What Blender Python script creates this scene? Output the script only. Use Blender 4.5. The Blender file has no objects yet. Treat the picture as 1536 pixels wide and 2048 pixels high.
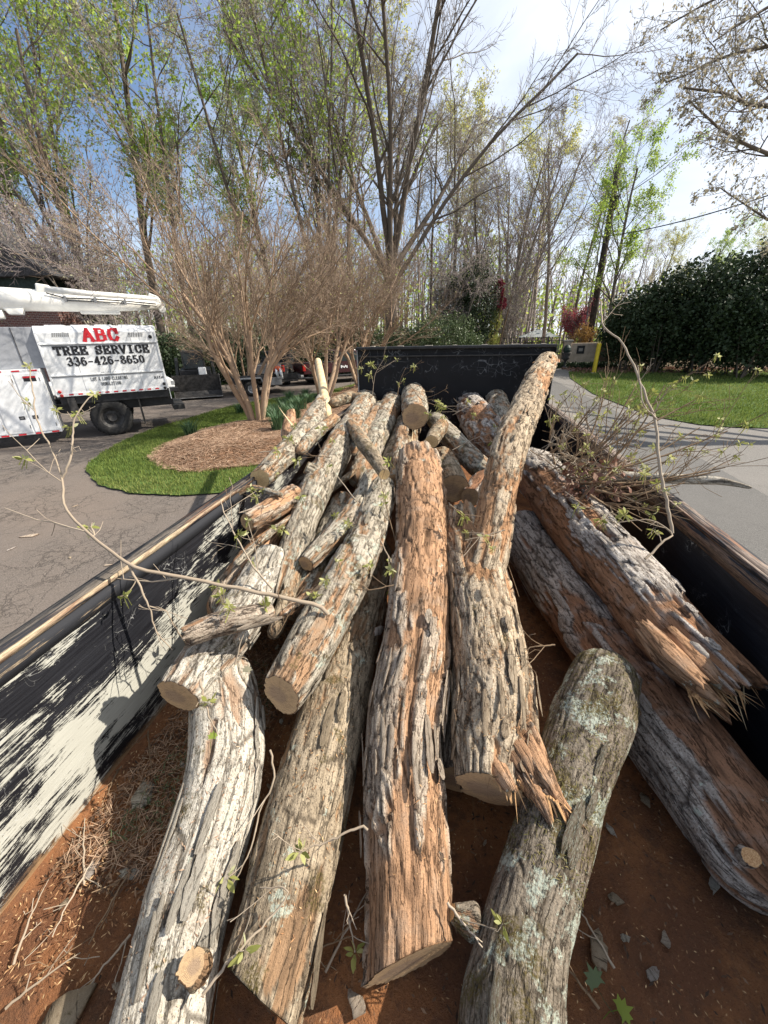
import bpy, bmesh, math, random
import numpy as np
from mathutils import Vector, Matrix
random.seed(7)
RNG = np.random.default_rng(7)
SC = bpy.context.scene
COL = SC.collection
R_ = math.radians

# ------------------------------------------------------------------ camera
CAMH = 2.6
YAW, PITCH, ROLL, FPX = R_(10.3), R_(24.7), R_(1.2), 768.0     # for a 1536 x 2048 frame
_F0 = np.array([-math.sin(YAW), math.cos(YAW), 0.0])
_R0 = np.array([math.cos(YAW), math.sin(YAW), 0.0])
_Z = np.array([0, 0, 1.0])
CF = _F0 * math.cos(PITCH) - _Z * math.sin(PITCH)
_U0 = _F0 * math.sin(PITCH) + _Z * math.cos(PITCH)
CR = _R0 * math.cos(ROLL) - _U0 * math.sin(ROLL)
CU = _R0 * math.sin(ROLL) + _U0 * math.cos(ROLL)
CAM = np.array([0, 0, CAMH])
cam_d = bpy.data.cameras.new('camera')
cam = bpy.data.objects.new('camera', cam_d)
COL.objects.link(cam)
cam_d.sensor_fit = 'HORIZONTAL'
cam_d.sensor_width = 36
cam_d.lens = 18.0
cam_d.clip_start = 0.02
cam_d.clip_end = 900
cam.matrix_world = Matrix(((CR[0], CU[0], -CF[0], 0), (CR[1], CU[1], -CF[1], 0), (CR[2], CU[2], -CF[2], CAMH), (0, 0, 0, 1)))
SC.camera = cam

# ------------------------------------------------------------------ world and sun
SUN_AZ, SUN_EL = R_(74), R_(42)          # azimuth clockwise from +Y
SUNV = np.array([math.sin(SUN_AZ) * math.cos(SUN_EL), math.cos(SUN_AZ) * math.cos(SUN_EL), math.sin(SUN_EL)])
W = bpy.data.worlds.new('World')
SC.world = W
W.use_nodes = True
wt = W.node_tree
wt.nodes.clear()
SC.view_settings.view_transform = 'Standard'
SC.view_settings.look = 'None'
SC.view_settings.gamma = 1
SC.view_settings.exposure = 0.85
SC.view_settings.use_curve_mapping = False
SC.render.film_transparent = False
SC.cycles.max_bounces = 6
SC.cycles.diffuse_bounces = 3
SC.cycles.glossy_bounces = 2
SC.cycles.transparent_max_bounces = 4
SC.cycles.transmission_bounces = 3

class G:
    """small helper for writing node graphs"""
    def __init__(s, nt):
        s.t = nt
    def n(s, typ, ins=None, out=0, **props):
        nd = s.t.nodes.new(typ)
        for k, v in props.items():
            setattr(nd, k, v)
        for k, v in (ins or {}).items():
            if isinstance(v, bpy.types.NodeSocket):
                s.t.links.new(v, nd.inputs[k])
            else:
                sock = nd.inputs[k]
                if sock.type == 'RGBA' and not isinstance(v, (int, float)):
                    v = tuple(v) + (1,) if len(v) == 3 else tuple(v)
                sock.default_value = v
        return nd.outputs[out] if len(nd.outputs) else None
    def math(s, op, a, b=0.0, c=None, clamp=False):
        i = {0: a, 1: b}
        if c is not None:
            i[2] = c
        return s.n('ShaderNodeMath', i, operation=op, use_clamp=clamp)
    def mix(s, f, a, b, blend='MIX'):
        nd = s.t.nodes.new('ShaderNodeMix')
        nd.data_type = 'RGBA'
        nd.blend_type = blend
        nd.clamp_factor = True
        for idx, v in ((0, f), (6, a), (7, b)):
            if isinstance(v, bpy.types.NodeSocket):
                s.t.links.new(v, nd.inputs[idx])
            else:
                if idx and len(v) == 3:
                    v = tuple(v) + (1,)
                nd.inputs[idx].default_value = v
        return nd.outputs[2]
    def ss(s, x, lo, hi):
        nd = s.t.nodes.new('ShaderNodeMapRange')
        nd.interpolation_type = 'SMOOTHSTEP'
        s.t.links.new(x, nd.inputs[0])
        nd.inputs[1].default_value = lo
        nd.inputs[2].default_value = hi
        return nd.outputs[0]
    def coord(s, which='Object'):
        nd = s.t.nodes.new('ShaderNodeTexCoord')
        return nd.outputs[which]
    def vmap(s, v, scale=(1, 1, 1), loc=(0, 0, 0), rot=(0, 0, 0)):
        return s.n('ShaderNodeMapping', {'Vector': v, 'Scale': scale, 'Location': loc, 'Rotation': rot})
    def noise(s, v, scale=1, detail=4, rough=0.6, out=0, dist=0.0):
        return s.n('ShaderNodeTexNoise', {'Vector': v, 'Scale': scale, 'Detail': detail, 'Roughness': rough, 'Distortion': dist}, out)
    def bump(s, h, strength=0.5, dist=0.01, nrm=None):
        i = {'Height': h, 'Strength': strength, 'Distance': dist}
        if nrm is not None:
            i['Normal'] = nrm
        return s.n('ShaderNodeBump', i)

g = G(wt)
sky = g.n('ShaderNodeTexSky', sky_type='NISHITA', sun_disc=False, sun_elevation=SUN_EL, sun_rotation=SUN_AZ,
          air_density=1.0, dust_density=0.6, ozone_density=1.6, altitude=200)
gen = g.coord('Generated')
cv = g.vmap(gen, (1.0, 1.0, 2.6), (0.3, 0.1, 0.0))
c1 = g.noise(cv, 2.1, 6, 0.52, dist=0.35)
c2 = g.noise(g.vmap(gen, (0.7, 0.7, 1.0), (3.3, 1.7, 0)), 1.2, 3, 0.5)
# wispy high cloud, thicker towards the east (right) side of the sky
dx = g.n('ShaderNodeSeparateXYZ', {0: gen})
sx = wt.nodes[-1].outputs
cov = g.math('MULTIPLY_ADD', sx[0], 0.50, g.math('MULTIPLY_ADD', c2, 0.6, g.math('MULTIPLY_ADD', c1, 0.9, -0.43)))
cm = g.ss(cov, -0.05, 0.50)
cloudc = g.mix(c1, (7.4, 8.1, 9.4), (10.6, 10.9, 11.4))
skyc = g.mix(g.math('MULTIPLY', cm, 0.9), g.mix(1.0, sky, (1.3, 1.3, 1.34), 'MULTIPLY'), cloudc)
bg = g.n('ShaderNodeBackground', {'Color': skyc, 'Strength': 0.07})
g.n('ShaderNodeOutputWorld', {'Surface': bg})

sun_d = bpy.data.lights.new('sun', 'SUN')
sun_d.energy = 5.0
sun_d.angle = R_(0.53)
sun_d.color = (1.0, 0.925, 0.81)
sun = bpy.data.objects.new('sun', sun_d)
COL.objects.link(sun)
sun.rotation_euler = Vector(SUNV).to_track_quat('Z', 'Y').to_euler()
sun.location = (30, 10, 30)

# ------------------------------------------------------------------ helpers
def ray(px, py):
    return CR * (px - 768) - CU * (py - 1024) + CF * FPX
def at_z(px, py, z=0.0):
    d = ray(px, py)
    return CAM + d * ((z - CAMH) / d[2])
def at_y(px, py, y):
    d = ray(px, py)
    return CAM + d * (y / d[1])
def at_d(px, py, zd):
    return CAM + ray(px, py) * (zd / FPX)
def at_plane(px, py, p0, n):
    d = ray(px, py)
    return CAM + d * (np.dot(np.array(p0) - CAM, n) / np.dot(d, n))
def zdepth(P):
    return float(np.dot(np.array(P) - CAM, CF))

def mesh_np(name, V, groups, mat=None, smooth=False, attrs=None, uv=None):
    """V (n,3); groups: list of (m,k) index arrays"""
    me = bpy.data.meshes.new(name)
    V = np.asarray(V, dtype=np.float32)
    me.vertices.add(len(V))
    me.vertices.foreach_set('co', V.ravel())
    loops = np.concatenate([np.asarray(q).ravel() for q in groups]).astype(np.int32)
    tot = np.concatenate([np.full(len(q), np.asarray(q).shape[1], dtype=np.int32) for q in groups])
    start = np.concatenate([[0], np.cumsum(tot)[:-1]]).astype(np.int32)
    me.loops.add(len(loops))
    me.loops.foreach_set('vertex_index', loops)
    me.polygons.add(len(tot))
    me.polygons.foreach_set('loop_start', start)
    me.polygons.foreach_set('loop_total', tot)
    if smooth:
        me.polygons.foreach_set('use_smooth', np.ones(len(tot), dtype=bool))
    me.update(calc_edges=True)
    if uv is not None:
        l = me.uv_layers.new(name='UVMap')
        l.data.foreach_set('uv', np.asarray(uv, dtype=np.float32)[loops].ravel())
    for k, a in (attrs or {}).items():
        a = np.asarray(a, dtype=np.float32)
        if a.ndim == 1:
            at = me.attributes.new(k, 'FLOAT', 'POINT')
            at.data.foreach_set('value', a)
        else:
            at = me.attributes.new(k, 'FLOAT_COLOR', 'POINT')
            at.data.foreach_set('color', a.ravel())
    if mat:
        me.materials.append(mat)
    me.validate()
    return me

def link(name, me, parent=None, loc=None):
    o = bpy.data.objects.new(name, me)
    COL.objects.link(o)
    if parent is not None:
        o.parent = parent
    if loc is not None:
        o.location = tuple(loc)
    return o

def tag(o, label=None, cat=None, group=None, kind=None):
    if label: o['label'] = label
    if cat: o['category'] = cat
    if group: o['group'] = group
    if kind: o['kind'] = kind
    return o

def empty(name, loc=(0, 0, 0), rz=0.0, **kw):
    o = bpy.data.objects.new(name, None)
    COL.objects.link(o)
    o.location = tuple(loc)
    o.rotation_euler = (0, 0, rz)
    o.empty_display_size = 0.1
    return tag(o, **kw)

class MB:
    """mesh builder: boxes, prisms, tubes joined to one mesh"""
    def __init__(s):
        s.V, s.Fq, s.n = [], [], 0
    def add(s, V, F):
        V = np.asarray(V, float)
        s.V.append(V)
        for f in F:
            s.Fq.append([i + s.n for i in f])
        s.n += len(V)
        return s
    def box(s, lo, hi, M=None):
        x0, y0, z0 = lo; x1, y1, z1 = hi
        V = [(x0, y0, z0), (x1, y0, z0), (x1, y1, z0), (x0, y1, z0), (x0, y0, z1), (x1, y0, z1), (x1, y1, z1), (x0, y1, z1)]
        if M is not None:
            V = [tuple(M @ Vector(v)) for v in V]
        return s.add(V, [(0, 3, 2, 1), (4, 5, 6, 7), (0, 1, 5, 4), (1, 2, 6, 5), (2, 3, 7, 6), (3, 0, 4, 7)])
    def prism(s, poly, axis, a, b):
        """poly in the two other axes, extruded along axis from a to b"""
        n = len(poly)
        def P(u, v, w):
            return {'x': (w, u, v), 'y': (u, w, v), 'z': (u, v, w)}[axis]
        V = [P(u, v, a) for u, v in poly] + [P(u, v, b) for u, v in poly]
        F = [tuple(range(n))[::-1], tuple(range(n, 2 * n))]
        F += [(i, (i + 1) % n, n + (i + 1) % n, n + i) for i in range(n)]
        return s.add(V, F)
    def tube(s, pts, rad, sides=8, cap=True):
        pts = np.asarray(pts, float)
        m = len(pts)
        rad = np.broadcast_to(np.asarray(rad, float), (m,))
        V, F = tube_rings(pts[None], rad[None], sides)
        s.add(V, F.tolist())
        b = s.n - len(V)
        if cap:
            s.Fq.append([b + i for i in range(sides)][::-1])
            s.Fq.append([b + (m - 1) * sides + i for i in range(sides)])
        return s
    def lathe(s, prof, c=(0, 0, 0), axis='z', seg=24):
        V, F = [], []
        n = len(prof)
        for k in range(seg):
            a = 2 * math.pi * k / seg
            for r, h in prof:
                u, v = r * math.cos(a), r * math.sin(a)
                p = {'z': (u, v, h), 'y': (u, h, v), 'x': (h, u, v)}[axis]
                V.append((p[0] + c[0], p[1] + c[1], p[2] + c[2]))
        for k in range(seg):
            k2 = (k + 1) % seg
            for i in range(n - 1):
                F.append((k * n + i, k2 * n + i, k2 * n + i + 1, k * n + i + 1))
        return s.add(V, F)
    def me(s, name, mat, smooth=False, bevel=0.0):
        me = bpy.data.meshes.new(name)
        me.from_pydata(np.concatenate(s.V).tolist(), [], s.Fq)
        if bevel:
            bm = bmesh.new(); bm.from_mesh(me)
            es = [e for e in bm.edges if len(e.link_faces) == 2 and e.calc_face_angle(0) > 0.6]
            bmesh.ops.bevel(bm, geom=es, offset=bevel, segments=2, affect='EDGES', profile=0.5, clamp_overlap=True)
            bm.to_mesh(me); bm.free()
        bm = bmesh.new(); bm.from_mesh(me)
        bmesh.ops.recalc_face_normals(bm, faces=bm.faces)
        bm.to_mesh(me); bm.free()
        if smooth:
            me.polygons.foreach_set('use_smooth', [True] * len(me.polygons))
        if mat:
            me.materials.append(mat)
        return me
    def build(s, name, mat, parent=None, smooth=False, bevel=0.0, loc=None):
        return link(name, s.me(name, mat, smooth, bevel), parent, loc)

def tube_rings(P, Rd, sides):
    """P (M,n,3), Rd (M,n): open tubes"""
    M, n, _ = P.shape
    T = np.empty_like(P)
    T[:, 1:-1] = P[:, 2:] - P[:, :-2]
    T[:, 0] = P[:, 1] - P[:, 0]
    T[:, -1] = P[:, -1] - P[:, -2]
    T /= np.linalg.norm(T, axis=2, keepdims=True) + 1e-9
    ax = np.where(np.abs(T[:, :1, 2:3]) < 0.8, np.array([0, 0, 1.0]), np.array([1.0, 0, 0]))
    A = np.cross(T, np.broadcast_to(ax, T.shape))
    A /= np.linalg.norm(A, axis=2, keepdims=True) + 1e-9
    B = np.cross(T, A)
    th = np.arange(sides) * 2 * math.pi / sides
    V = P[:, :, None, :] + Rd[:, :, None, None] * (A[:, :, None, :] * np.cos(th)[None, None, :, None] + B[:, :, None, :] * np.sin(th)[None, None, :, None])
    V = V.reshape(-1, 3)
    m = np.arange(M)[:, None, None]; i = np.arange(n - 1)[None, :, None]; k = np.arange(sides)[None, None, :]
    base = m * n * sides + i * sides
    k2 = (k + 1) % sides
    F = np.stack([base + k, base + k2, base + sides + k2, base + sides + k], axis=-1).reshape(-1, 4)
    return V, F

def chains_mesh(name, chains, mat, attr_rnd=True):
    """chains: list of (pts (n,3), radii (n), sides)"""
    groups = {}
    for p, r, s in chains:
        groups.setdefault((len(p), s), []).append((p, r))
    Vs, Fs, As, n0 = [], [], [], 0
    for (n, s), lst in groups.items():
        P = np.array([q[0] for q in lst], float)
        Rr = np.array([q[1] for q in lst], float)
        V, F = tube_rings(P, Rr, s)
        Vs.append(V); Fs.append(F + n0); n0 += len(V)
        As.append(np.repeat(RNG.random(len(lst)), n * s))
    return mesh_np(name, np.concatenate(Vs), [np.concatenate(Fs)], mat, True, {'rnd': np.concatenate(As)})

# ---- vectorised value noise
def _h(ix, iy, iz, seed):
    x = (ix.astype(np.int64) * 374761393 + iy.astype(np.int64) * 668265263 + iz.astype(np.int64) * 2147483647 + seed * 974634777) & 0xFFFFFFFF
    x = ((x ^ (x >> 13)) * 1274126177) & 0xFFFFFFFF
    x = (x ^ (x >> 16))
    return (x & 0xFFFFFF) / float(0xFFFFFF)
def vnoise(P, seed=0):
    P = np.asarray(P, float)
    i = np.floor(P); f = P - i
    f = f * f * (3 - 2 * f)
    i = i.astype(np.int64)
    x, y, z = i[..., 0], i[..., 1], i[..., 2]
    fx, fy, fz = f[..., 0], f[..., 1], f[..., 2]
    def L(a, b, t): return a + (b - a) * t
    v = L(L(L(_h(x, y, z, seed), _h(x + 1, y, z, seed), fx), L(_h(x, y + 1, z, seed), _h(x + 1, y + 1, z, seed), fx), fy),
          L(L(_h(x, y, z + 1, seed), _h(x + 1, y, z + 1, seed), fx), L(_h(x, y + 1, z + 1, seed), _h(x + 1, y + 1, z + 1, seed), fx), fy), fz)
    return v
def fbm(P, seed=0, oct=3):
    a, s, t = 1.0, 0.0, 0.0
    P = np.asarray(P, float)
    for k in range(oct):
        s = s + a * vnoise(P * 2 ** k, seed + k * 17); t += a; a *= 0.5
    return s / t
def sstep(x, a, b):
    t = np.clip((x - a) / (b - a), 0, 1)
    return t * t * (3 - 2 * t)
def voro(u, v, nper, seed):
    """periodic in u with nper cells; returns F1,F2,cell random (two), local v"""
    iu = np.floor(u).astype(np.int64); iv = np.floor(v).astype(np.int64)
    F1 = np.full(u.shape, 9.0); F2 = np.full(u.shape, 9.0)
    r1 = np.zeros(u.shape); r2 = np.zeros(u.shape); lv = np.zeros(u.shape)
    zz = np.zeros_like(iu)
    for du in (-1, 0, 1):
        for dv in (-1, 0, 1):
            cu = iu + du; cw = cu % nper; cv = iv + dv
            px = cu + 0.1 + 0.8 * _h(cw, cv, zz, seed); py = cv + 0.1 + 0.8 * _h(cw, cv, zz + 1, seed)
            d = np.sqrt((u - px) ** 2 + (v - py) ** 2)
            near = d < F1
            F2 = np.where(near, F1, np.minimum(F2, d))
            r1 = np.where(near, _h(cw, cv, zz + 2, seed), r1)
            r2 = np.where(near, _h(cw, cv, zz + 3, seed), r2)
            lv = np.where(near, v - py, lv)
            F1 = np.where(near, d, F1)
    return F1, F2, r1, r2, lv
# ------------------------------------------------------------------ materials
MATS = {}
def newmat(name):
    m = bpy.data.materials.new(name)
    m.use_nodes = True
    m.node_tree.nodes.clear()
    MATS[name] = m
    return m, G(m.node_tree)
def finish(g, col, rough=0.8, normal=None, spec=0.3, metal=0.0, extra=None):
    i = {'Base Color': col, 'Roughness': rough, 'Specular IOR Level': spec, 'Metallic': metal}
    if normal is not None:
        i['Normal'] = normal
    i.update(extra or {})
    b = g.n('ShaderNodeBsdfPrincipled', i)
    g.n('ShaderNodeOutputMaterial', {'Surface': b})
def simple(name, col, rough=0.6, spec=0.4, metal=0.0, var=0.15, nscale=8.0, bump=0.0, bscale=60):
    m, g = newmat(name)
    c = g.coord('Object')
    n = g.noise(c, nscale, 5, 0.65)
    lo = tuple(max(0, x * (1 - var * 1.6)) for x in col); hi = tuple(min(1, x * (1 + var)) for x in col)
    k = g.mix(g.ss(n, 0.3, 0.7), lo, hi)
    nn = g.bump(g.noise(c, bscale, 3, 0.6), bump, 0.01) if bump else None
    finish(g, k, rough, nn, spec, metal)
    return m
def attr(g, name, out=2):
    return g.n('ShaderNodeAttribute', {}, out, attribute_name=name)

def bark_mat(name, outA, outB, inner, dark, moss=0.0, lichen=0.0, inner2=None, streak=1.0):
    m, g = newmat(name)
    nd = m.node_tree.nodes.new('ShaderNodeAttribute'); nd.attribute_name = 'bk'
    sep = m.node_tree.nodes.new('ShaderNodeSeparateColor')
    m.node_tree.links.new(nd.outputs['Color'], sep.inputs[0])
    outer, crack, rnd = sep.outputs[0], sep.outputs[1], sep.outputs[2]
    uv = g.coord('UV'); ob = g.coord('Object')
    fib = g.noise(g.vmap(uv, (260, 26, 1)), 1.0, 5, 0.7)
    fib2 = g.noise(g.vmap(uv, (70, 9, 1)), 1.0, 4, 0.65)
    spk = g.noise(ob, 190, 3, 0.75)
    blot = g.noise(ob, 11, 4, 0.6)
    oc = g.mix(g.ss(g.math('ADD', g.math('MULTIPLY', rnd, 0.5), g.math('MULTIPLY', blot, 0.55)), 0.25, 0.8), outA, outB)
    oc = g.mix(g.math('MULTIPLY', g.ss(fib2, 0.42, 0.78), streak), oc, tuple(x * 0.72 for x in outA))
    bl2 = g.noise(g.vmap(ob, (1, 1, 1), (5.1, 2.2, 7.7)), 5.5, 6, 0.72)
    oc = g.mix(g.math('MULTIPLY', g.ss(bl2, 0.54, 0.64), 0.65), oc, tuple(0.45 * a + 0.3 * b for a, b in zip(outA, inner)))
    oc = g.mix(g.math('MULTIPLY', g.ss(spk, 0.53, 0.68), 0.8), oc, dark)
    oc = g.mix(g.math('MULTIPLY', g.ss(spk, 0.46, 0.3), 0.5), oc, tuple(min(0.75, x * 1.5) for x in outB))
    i2 = inner2 or tuple(x * 1.35 for x in inner)
    ic = g.mix(g.ss(fib2, 0.3, 0.7), inner, i2)
    ic = g.mix(g.math('MULTIPLY', g.ss(fib, 0.5, 0.75), 0.7), ic, tuple(x * 0.4 for x in inner))
    ic = g.mix(g.ss(blot, 0.5, 0.75), ic, tuple(0.5 * a + 0.5 * b for a, b in zip(inner, outA)))
    ic = g.mix(g.math('MULTIPLY', g.ss(spk, 0.54, 0.68), 0.6), ic, tuple(x * 0.3 for x in inner))
    c = g.mix(outer, ic, oc)
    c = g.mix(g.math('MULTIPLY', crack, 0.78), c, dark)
    rn = g.noise(g.vmap(uv, (34, 5.5, 1)), 1.0, 4, 0.6)
    rl = g.math('MULTIPLY', g.ss(g.math('ABSOLUTE', g.math('SUBTRACT', rn, 0.5)), 0.022, 0.006), g.ss(fib2, 0.36, 0.5))
    c = g.mix(g.math('MULTIPLY', rl, 0.45 + 0.2 * streak), c, dark)
    if lichen:
        ln = g.noise(g.vmap(ob, (1, 1, 1), (7.3, 1.9, 4.4)), 10, 6, 0.7); lf = g.noise(ob, 120, 3, 0.7)
        lm = g.math('MULTIPLY', g.ss(ln, 0.66 - 0.16 * lichen, 0.70 - 0.16 * lichen), g.ss(lf, 0.36, 0.55))
        c = g.mix(g.math('MULTIPLY', lm, 0.85), c, (0.42, 0.46, 0.38))
    if moss:
        mn = g.noise(g.vmap(ob, (1, 1, 1), (4, 2, 1)), 6, 5, 0.65); mf = g.noise(ob, 160, 3, 0.7)
        mm = g.math('MULTIPLY', g.ss(mn, 0.66 - 0.2 * moss, 0.74 - 0.2 * moss), g.ss(mf, 0.35, 0.6))
        c = g.mix(mm, c, g.mix(mf, (0.055, 0.04, 0.018), (0.15, 0.12, 0.045)))
    h = g.math('ADD', g.math('MULTIPLY', fib, 0.6), g.math('MULTIPLY', spk, 0.6))
    h = g.math('ADD', h, g.math('MULTIPLY', fib2, 0.9 * streak))
    h = g.math('SUBTRACT', h, g.math('MULTIPLY', rl, 1.0))
    finish(g, c, 0.93, g.bump(h, 1.0, 0.009), 0.1)
    return m

OUT_P, OUT_L = (0.40, 0.37, 0.33), (0.56, 0.53, 0.47)
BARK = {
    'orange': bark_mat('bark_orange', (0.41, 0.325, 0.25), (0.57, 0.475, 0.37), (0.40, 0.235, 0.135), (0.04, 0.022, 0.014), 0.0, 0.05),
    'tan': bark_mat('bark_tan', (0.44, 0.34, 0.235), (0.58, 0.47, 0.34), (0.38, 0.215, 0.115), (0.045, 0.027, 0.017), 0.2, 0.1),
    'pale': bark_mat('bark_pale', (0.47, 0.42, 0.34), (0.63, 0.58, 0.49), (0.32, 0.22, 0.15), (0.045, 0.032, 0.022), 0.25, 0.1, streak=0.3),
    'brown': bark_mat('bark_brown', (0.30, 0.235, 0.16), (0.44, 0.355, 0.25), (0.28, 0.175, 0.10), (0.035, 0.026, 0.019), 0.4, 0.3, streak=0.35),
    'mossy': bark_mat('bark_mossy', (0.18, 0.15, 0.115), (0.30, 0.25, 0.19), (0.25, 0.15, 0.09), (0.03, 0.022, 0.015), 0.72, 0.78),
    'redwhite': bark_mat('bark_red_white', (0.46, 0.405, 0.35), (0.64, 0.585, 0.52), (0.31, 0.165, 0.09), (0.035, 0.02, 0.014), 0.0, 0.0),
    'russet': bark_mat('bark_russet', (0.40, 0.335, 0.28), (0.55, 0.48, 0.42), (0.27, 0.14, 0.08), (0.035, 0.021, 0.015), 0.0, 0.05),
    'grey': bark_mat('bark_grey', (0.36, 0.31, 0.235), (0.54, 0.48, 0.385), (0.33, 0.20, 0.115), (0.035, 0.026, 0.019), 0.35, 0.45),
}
def cut_mat(name, light, darkc, ring=60.0):
    m, g = newmat(name)
    uv = g.coord('UV')                      # metres from the pith, scaled by the log radius
    wob = g.noise(uv, 2.2, 3, 0.6, out=1)
    v = g.mix(0.06, uv, wob)
    ln = g.n('ShaderNodeVectorMath', {0: v}, 1, operation='LENGTH')
    ln2 = g.n('ShaderNodeVectorMath', {0: g.vmap(v, (1.0, 1.25, 1), (0.18, -0.12, 0))}, 1, operation='LENGTH')
    rr = g.math('SINE', g.math('MULTIPLY', ln2, ring))
    saw = g.noise(g.vmap(uv, (2.5, 34, 1), rot=(0, 0, 0.5)), 1, 4, 0.7)
    big = g.noise(uv, 2.4, 4, 0.6)
    c = g.mix(g.ss(g.math('ADD', ln2, g.math('MULTIPLY', g.noise(uv, 3, 4, 0.6), 0.35)), 0.55, 0.80), darkc, light)
    c = g.mix(g.math('MULTIPLY', g.ss(rr, 0.2, 1.0), 0.14), c, tuple(x * 0.55 for x in darkc))
    c = g.mix(g.math('MULTIPLY', g.ss(saw, 0.48, 0.62), 0.65), c, tuple(x * 0.6 for x in darkc))
    c = g.mix(g.ss(big, 0.55, 0.8), c, tuple(0.75 * x for x in light))
    un = g.n('ShaderNodeVectorMath', {0: g.vmap(uv, (1, 1, 1), (0.10, -0.07, 0))}, 0, operation='NORMALIZE')
    rc = g.noise(un, 7.0, 3, 0.7)
    rcm = g.math('MULTIPLY', g.ss(g.math('ABSOLUTE', g.math('SUBTRACT', rc, 0.5)), 0.014, 0.004), g.ss(ln, 0.85, 0.6))
    c = g.mix(g.math('MULTIPLY', rcm, 0.7), c, (0.08, 0.045, 0.025))
    spk = g.noise(uv, 26, 3, 0.8)
    c = g.mix(g.math('MULTIPLY', g.ss(spk, 0.5, 0.7), 0.35), c, tuple(x * 0.5 for x in darkc))
    c = g.mix(g.ss(g.math('ADD', ln, g.math('MULTIPLY', spk, 0.08)), 0.96, 1.0), c, (0.12, 0.065, 0.035))
    finish(g, c, 0.85, g.bump(g.math('ADD', saw, g.math('MULTIPLY', rr, 0.2)), 0.5, 0.003), 0.15)
    return m
CUT = cut_mat('sawn_wood', (0.50, 0.34, 0.19), (0.36, 0.25, 0.16))
CUTB = cut_mat('fresh_sawn_wood', (0.66, 0.47, 0.24), (0.60, 0.41, 0.20))
def wood_mat(name, a, b):
    m, g = newmat(name)
    ob = g.coord('Generated')
    n = g.noise(g.vmap(ob, (14, 14, 1.5)), 1.0, 4, 0.7)
    finish(g, g.mix(g.ss(n, 0.3, 0.7), a, b), 0.85, g.bump(n, 0.5, 0.004), 0.15)
    return m
SPLINT = wood_mat('splintered_wood', (0.34, 0.16, 0.07), (0.62, 0.40, 0.20))
PEELED = wood_mat('peeled_wood', (0.50, 0.36, 0.20), (0.66, 0.52, 0.32))

def twig_mat(name, a, b):
    m, g = newmat(name)
    r = attr(g, 'rnd'); ob = g.coord('Object')
    n = g.noise(ob, 30, 3, 0.6)
    finish(g, g.mix(g.math('ADD', g.math('MULTIPLY', r, 0.6), g.math('MULTIPLY', n, 0.4)), a, b), 0.85, None, 0.15)
    return m
TW_PALE = twig_mat('twig_pale', (0.22, 0.17, 0.12), (0.42, 0.35, 0.27))
TW_BROWN = twig_mat('twig_brown', (0.13, 0.085, 0.05), (0.27, 0.19, 0.12))
CREPE_TW = twig_mat('crepe_twig', (0.17, 0.12, 0.085), (0.33, 0.25, 0.18))
CREPE_TR = twig_mat('crepe_trunk', (0.28, 0.19, 0.125), (0.44, 0.32, 0.22))
TRUNK_D = twig_mat('trunk_dark', (0.09, 0.072, 0.058), (0.18, 0.145, 0.115))
TRUNK_G = twig_mat('trunk_grey', (0.16, 0.135, 0.11), (0.28, 0.24, 0.20))
TWIG_D = twig_mat('tree_twig', (0.17, 0.145, 0.125), (0.33, 0.285, 0.25))
TWIG_P = twig_mat('tree_twig_pink', (0.20, 0.16, 0.15), (0.34, 0.29, 0.27))

def leaf_mat(name, cols, trans=0.35, rough=0.6, spec=0.3):
    m, g = newmat(name)
    r = attr(g, 'rnd')
    nd = m.node_tree.nodes.new('ShaderNodeValToRGB')
    m.node_tree.links.new(r, nd.inputs[0])
    cr = nd.color_ramp
    while len(cr.elements) < len(cols): cr.elements.new(0.5)
    for k, c in enumerate(cols):
        cr.elements[k].position = k / max(1, len(cols) - 1)
        cr.elements[k].color = tuple(c) + (1,)
    b = g.n('ShaderNodeBsdfPrincipled', {'Base Color': nd.outputs[0], 'Roughness': rough, 'Specular IOR Level': spec})
    t = g.n('ShaderNodeBsdfTranslucent', {'Color': nd.outputs[0]})
    s = g.n('ShaderNodeMixShader', {0: trans, 1: b, 2: t})
    g.n('ShaderNodeOutputMaterial', {'Surface': s})
    return m
LF_SPRING = leaf_mat('leaf_spring', [(0.14, 0.24, 0.03), (0.34, 0.46, 0.08), (0.50, 0.56, 0.14)], 0.6)
LF_YEL = leaf_mat('leaf_yellow_green', [(0.32, 0.36, 0.08), (0.50, 0.50, 0.14), (0.52, 0.46, 0.20)], 0.58)
LF_PALE = leaf_mat('leaf_pale', [(0.30, 0.30, 0.16), (0.44, 0.42, 0.28), (0.40, 0.32, 0.24)], 0.4)
LF_HOLLY = leaf_mat('leaf_holly', [(0.02, 0.033, 0.014), (0.035, 0.055, 0.022), (0.07, 0.095, 0.045)], 0.12, 0.55, 0.3)
LF_MID = leaf_mat('leaf_shrub', [(0.04, 0.065, 0.025), (0.08, 0.11, 0.045), (0.13, 0.16, 0.08)], 0.2, 0.5)
LF_RED = leaf_mat('leaf_red', [(0.16, 0.02, 0.03), (0.30, 0.05, 0.07), (0.42, 0.12, 0.14)], 0.35)
LF_TWIG = leaf_mat('leaf_bud', [(0.20, 0.22, 0.05), (0.38, 0.38, 0.12), (0.55, 0.55, 0.32)], 0.4)
LF_BLOOM = leaf_mat('leaf_bloom', [(0.16, 0.14, 0.09), (0.32, 0.28, 0.19), (0.48, 0.44, 0.34)], 0.45)
LF_DAFF = leaf_mat('leaf_daffodil', [(0.035, 0.075, 0.035), (0.07, 0.14, 0.06), (0.12, 0.20, 0.10)], 0.25, 0.5)
LF_DEAD = leaf_mat('leaf_dead', [(0.10, 0.05, 0.035), (0.20, 0.10, 0.07), (0.28, 0.18, 0.12)], 0.15)
LF_SCRAP = leaf_mat('bark_scrap', [(0.035, 0.022, 0.014), (0.09, 0.05, 0.03), (0.24, 0.15, 0.09)], 0.0, 0.9)
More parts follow.
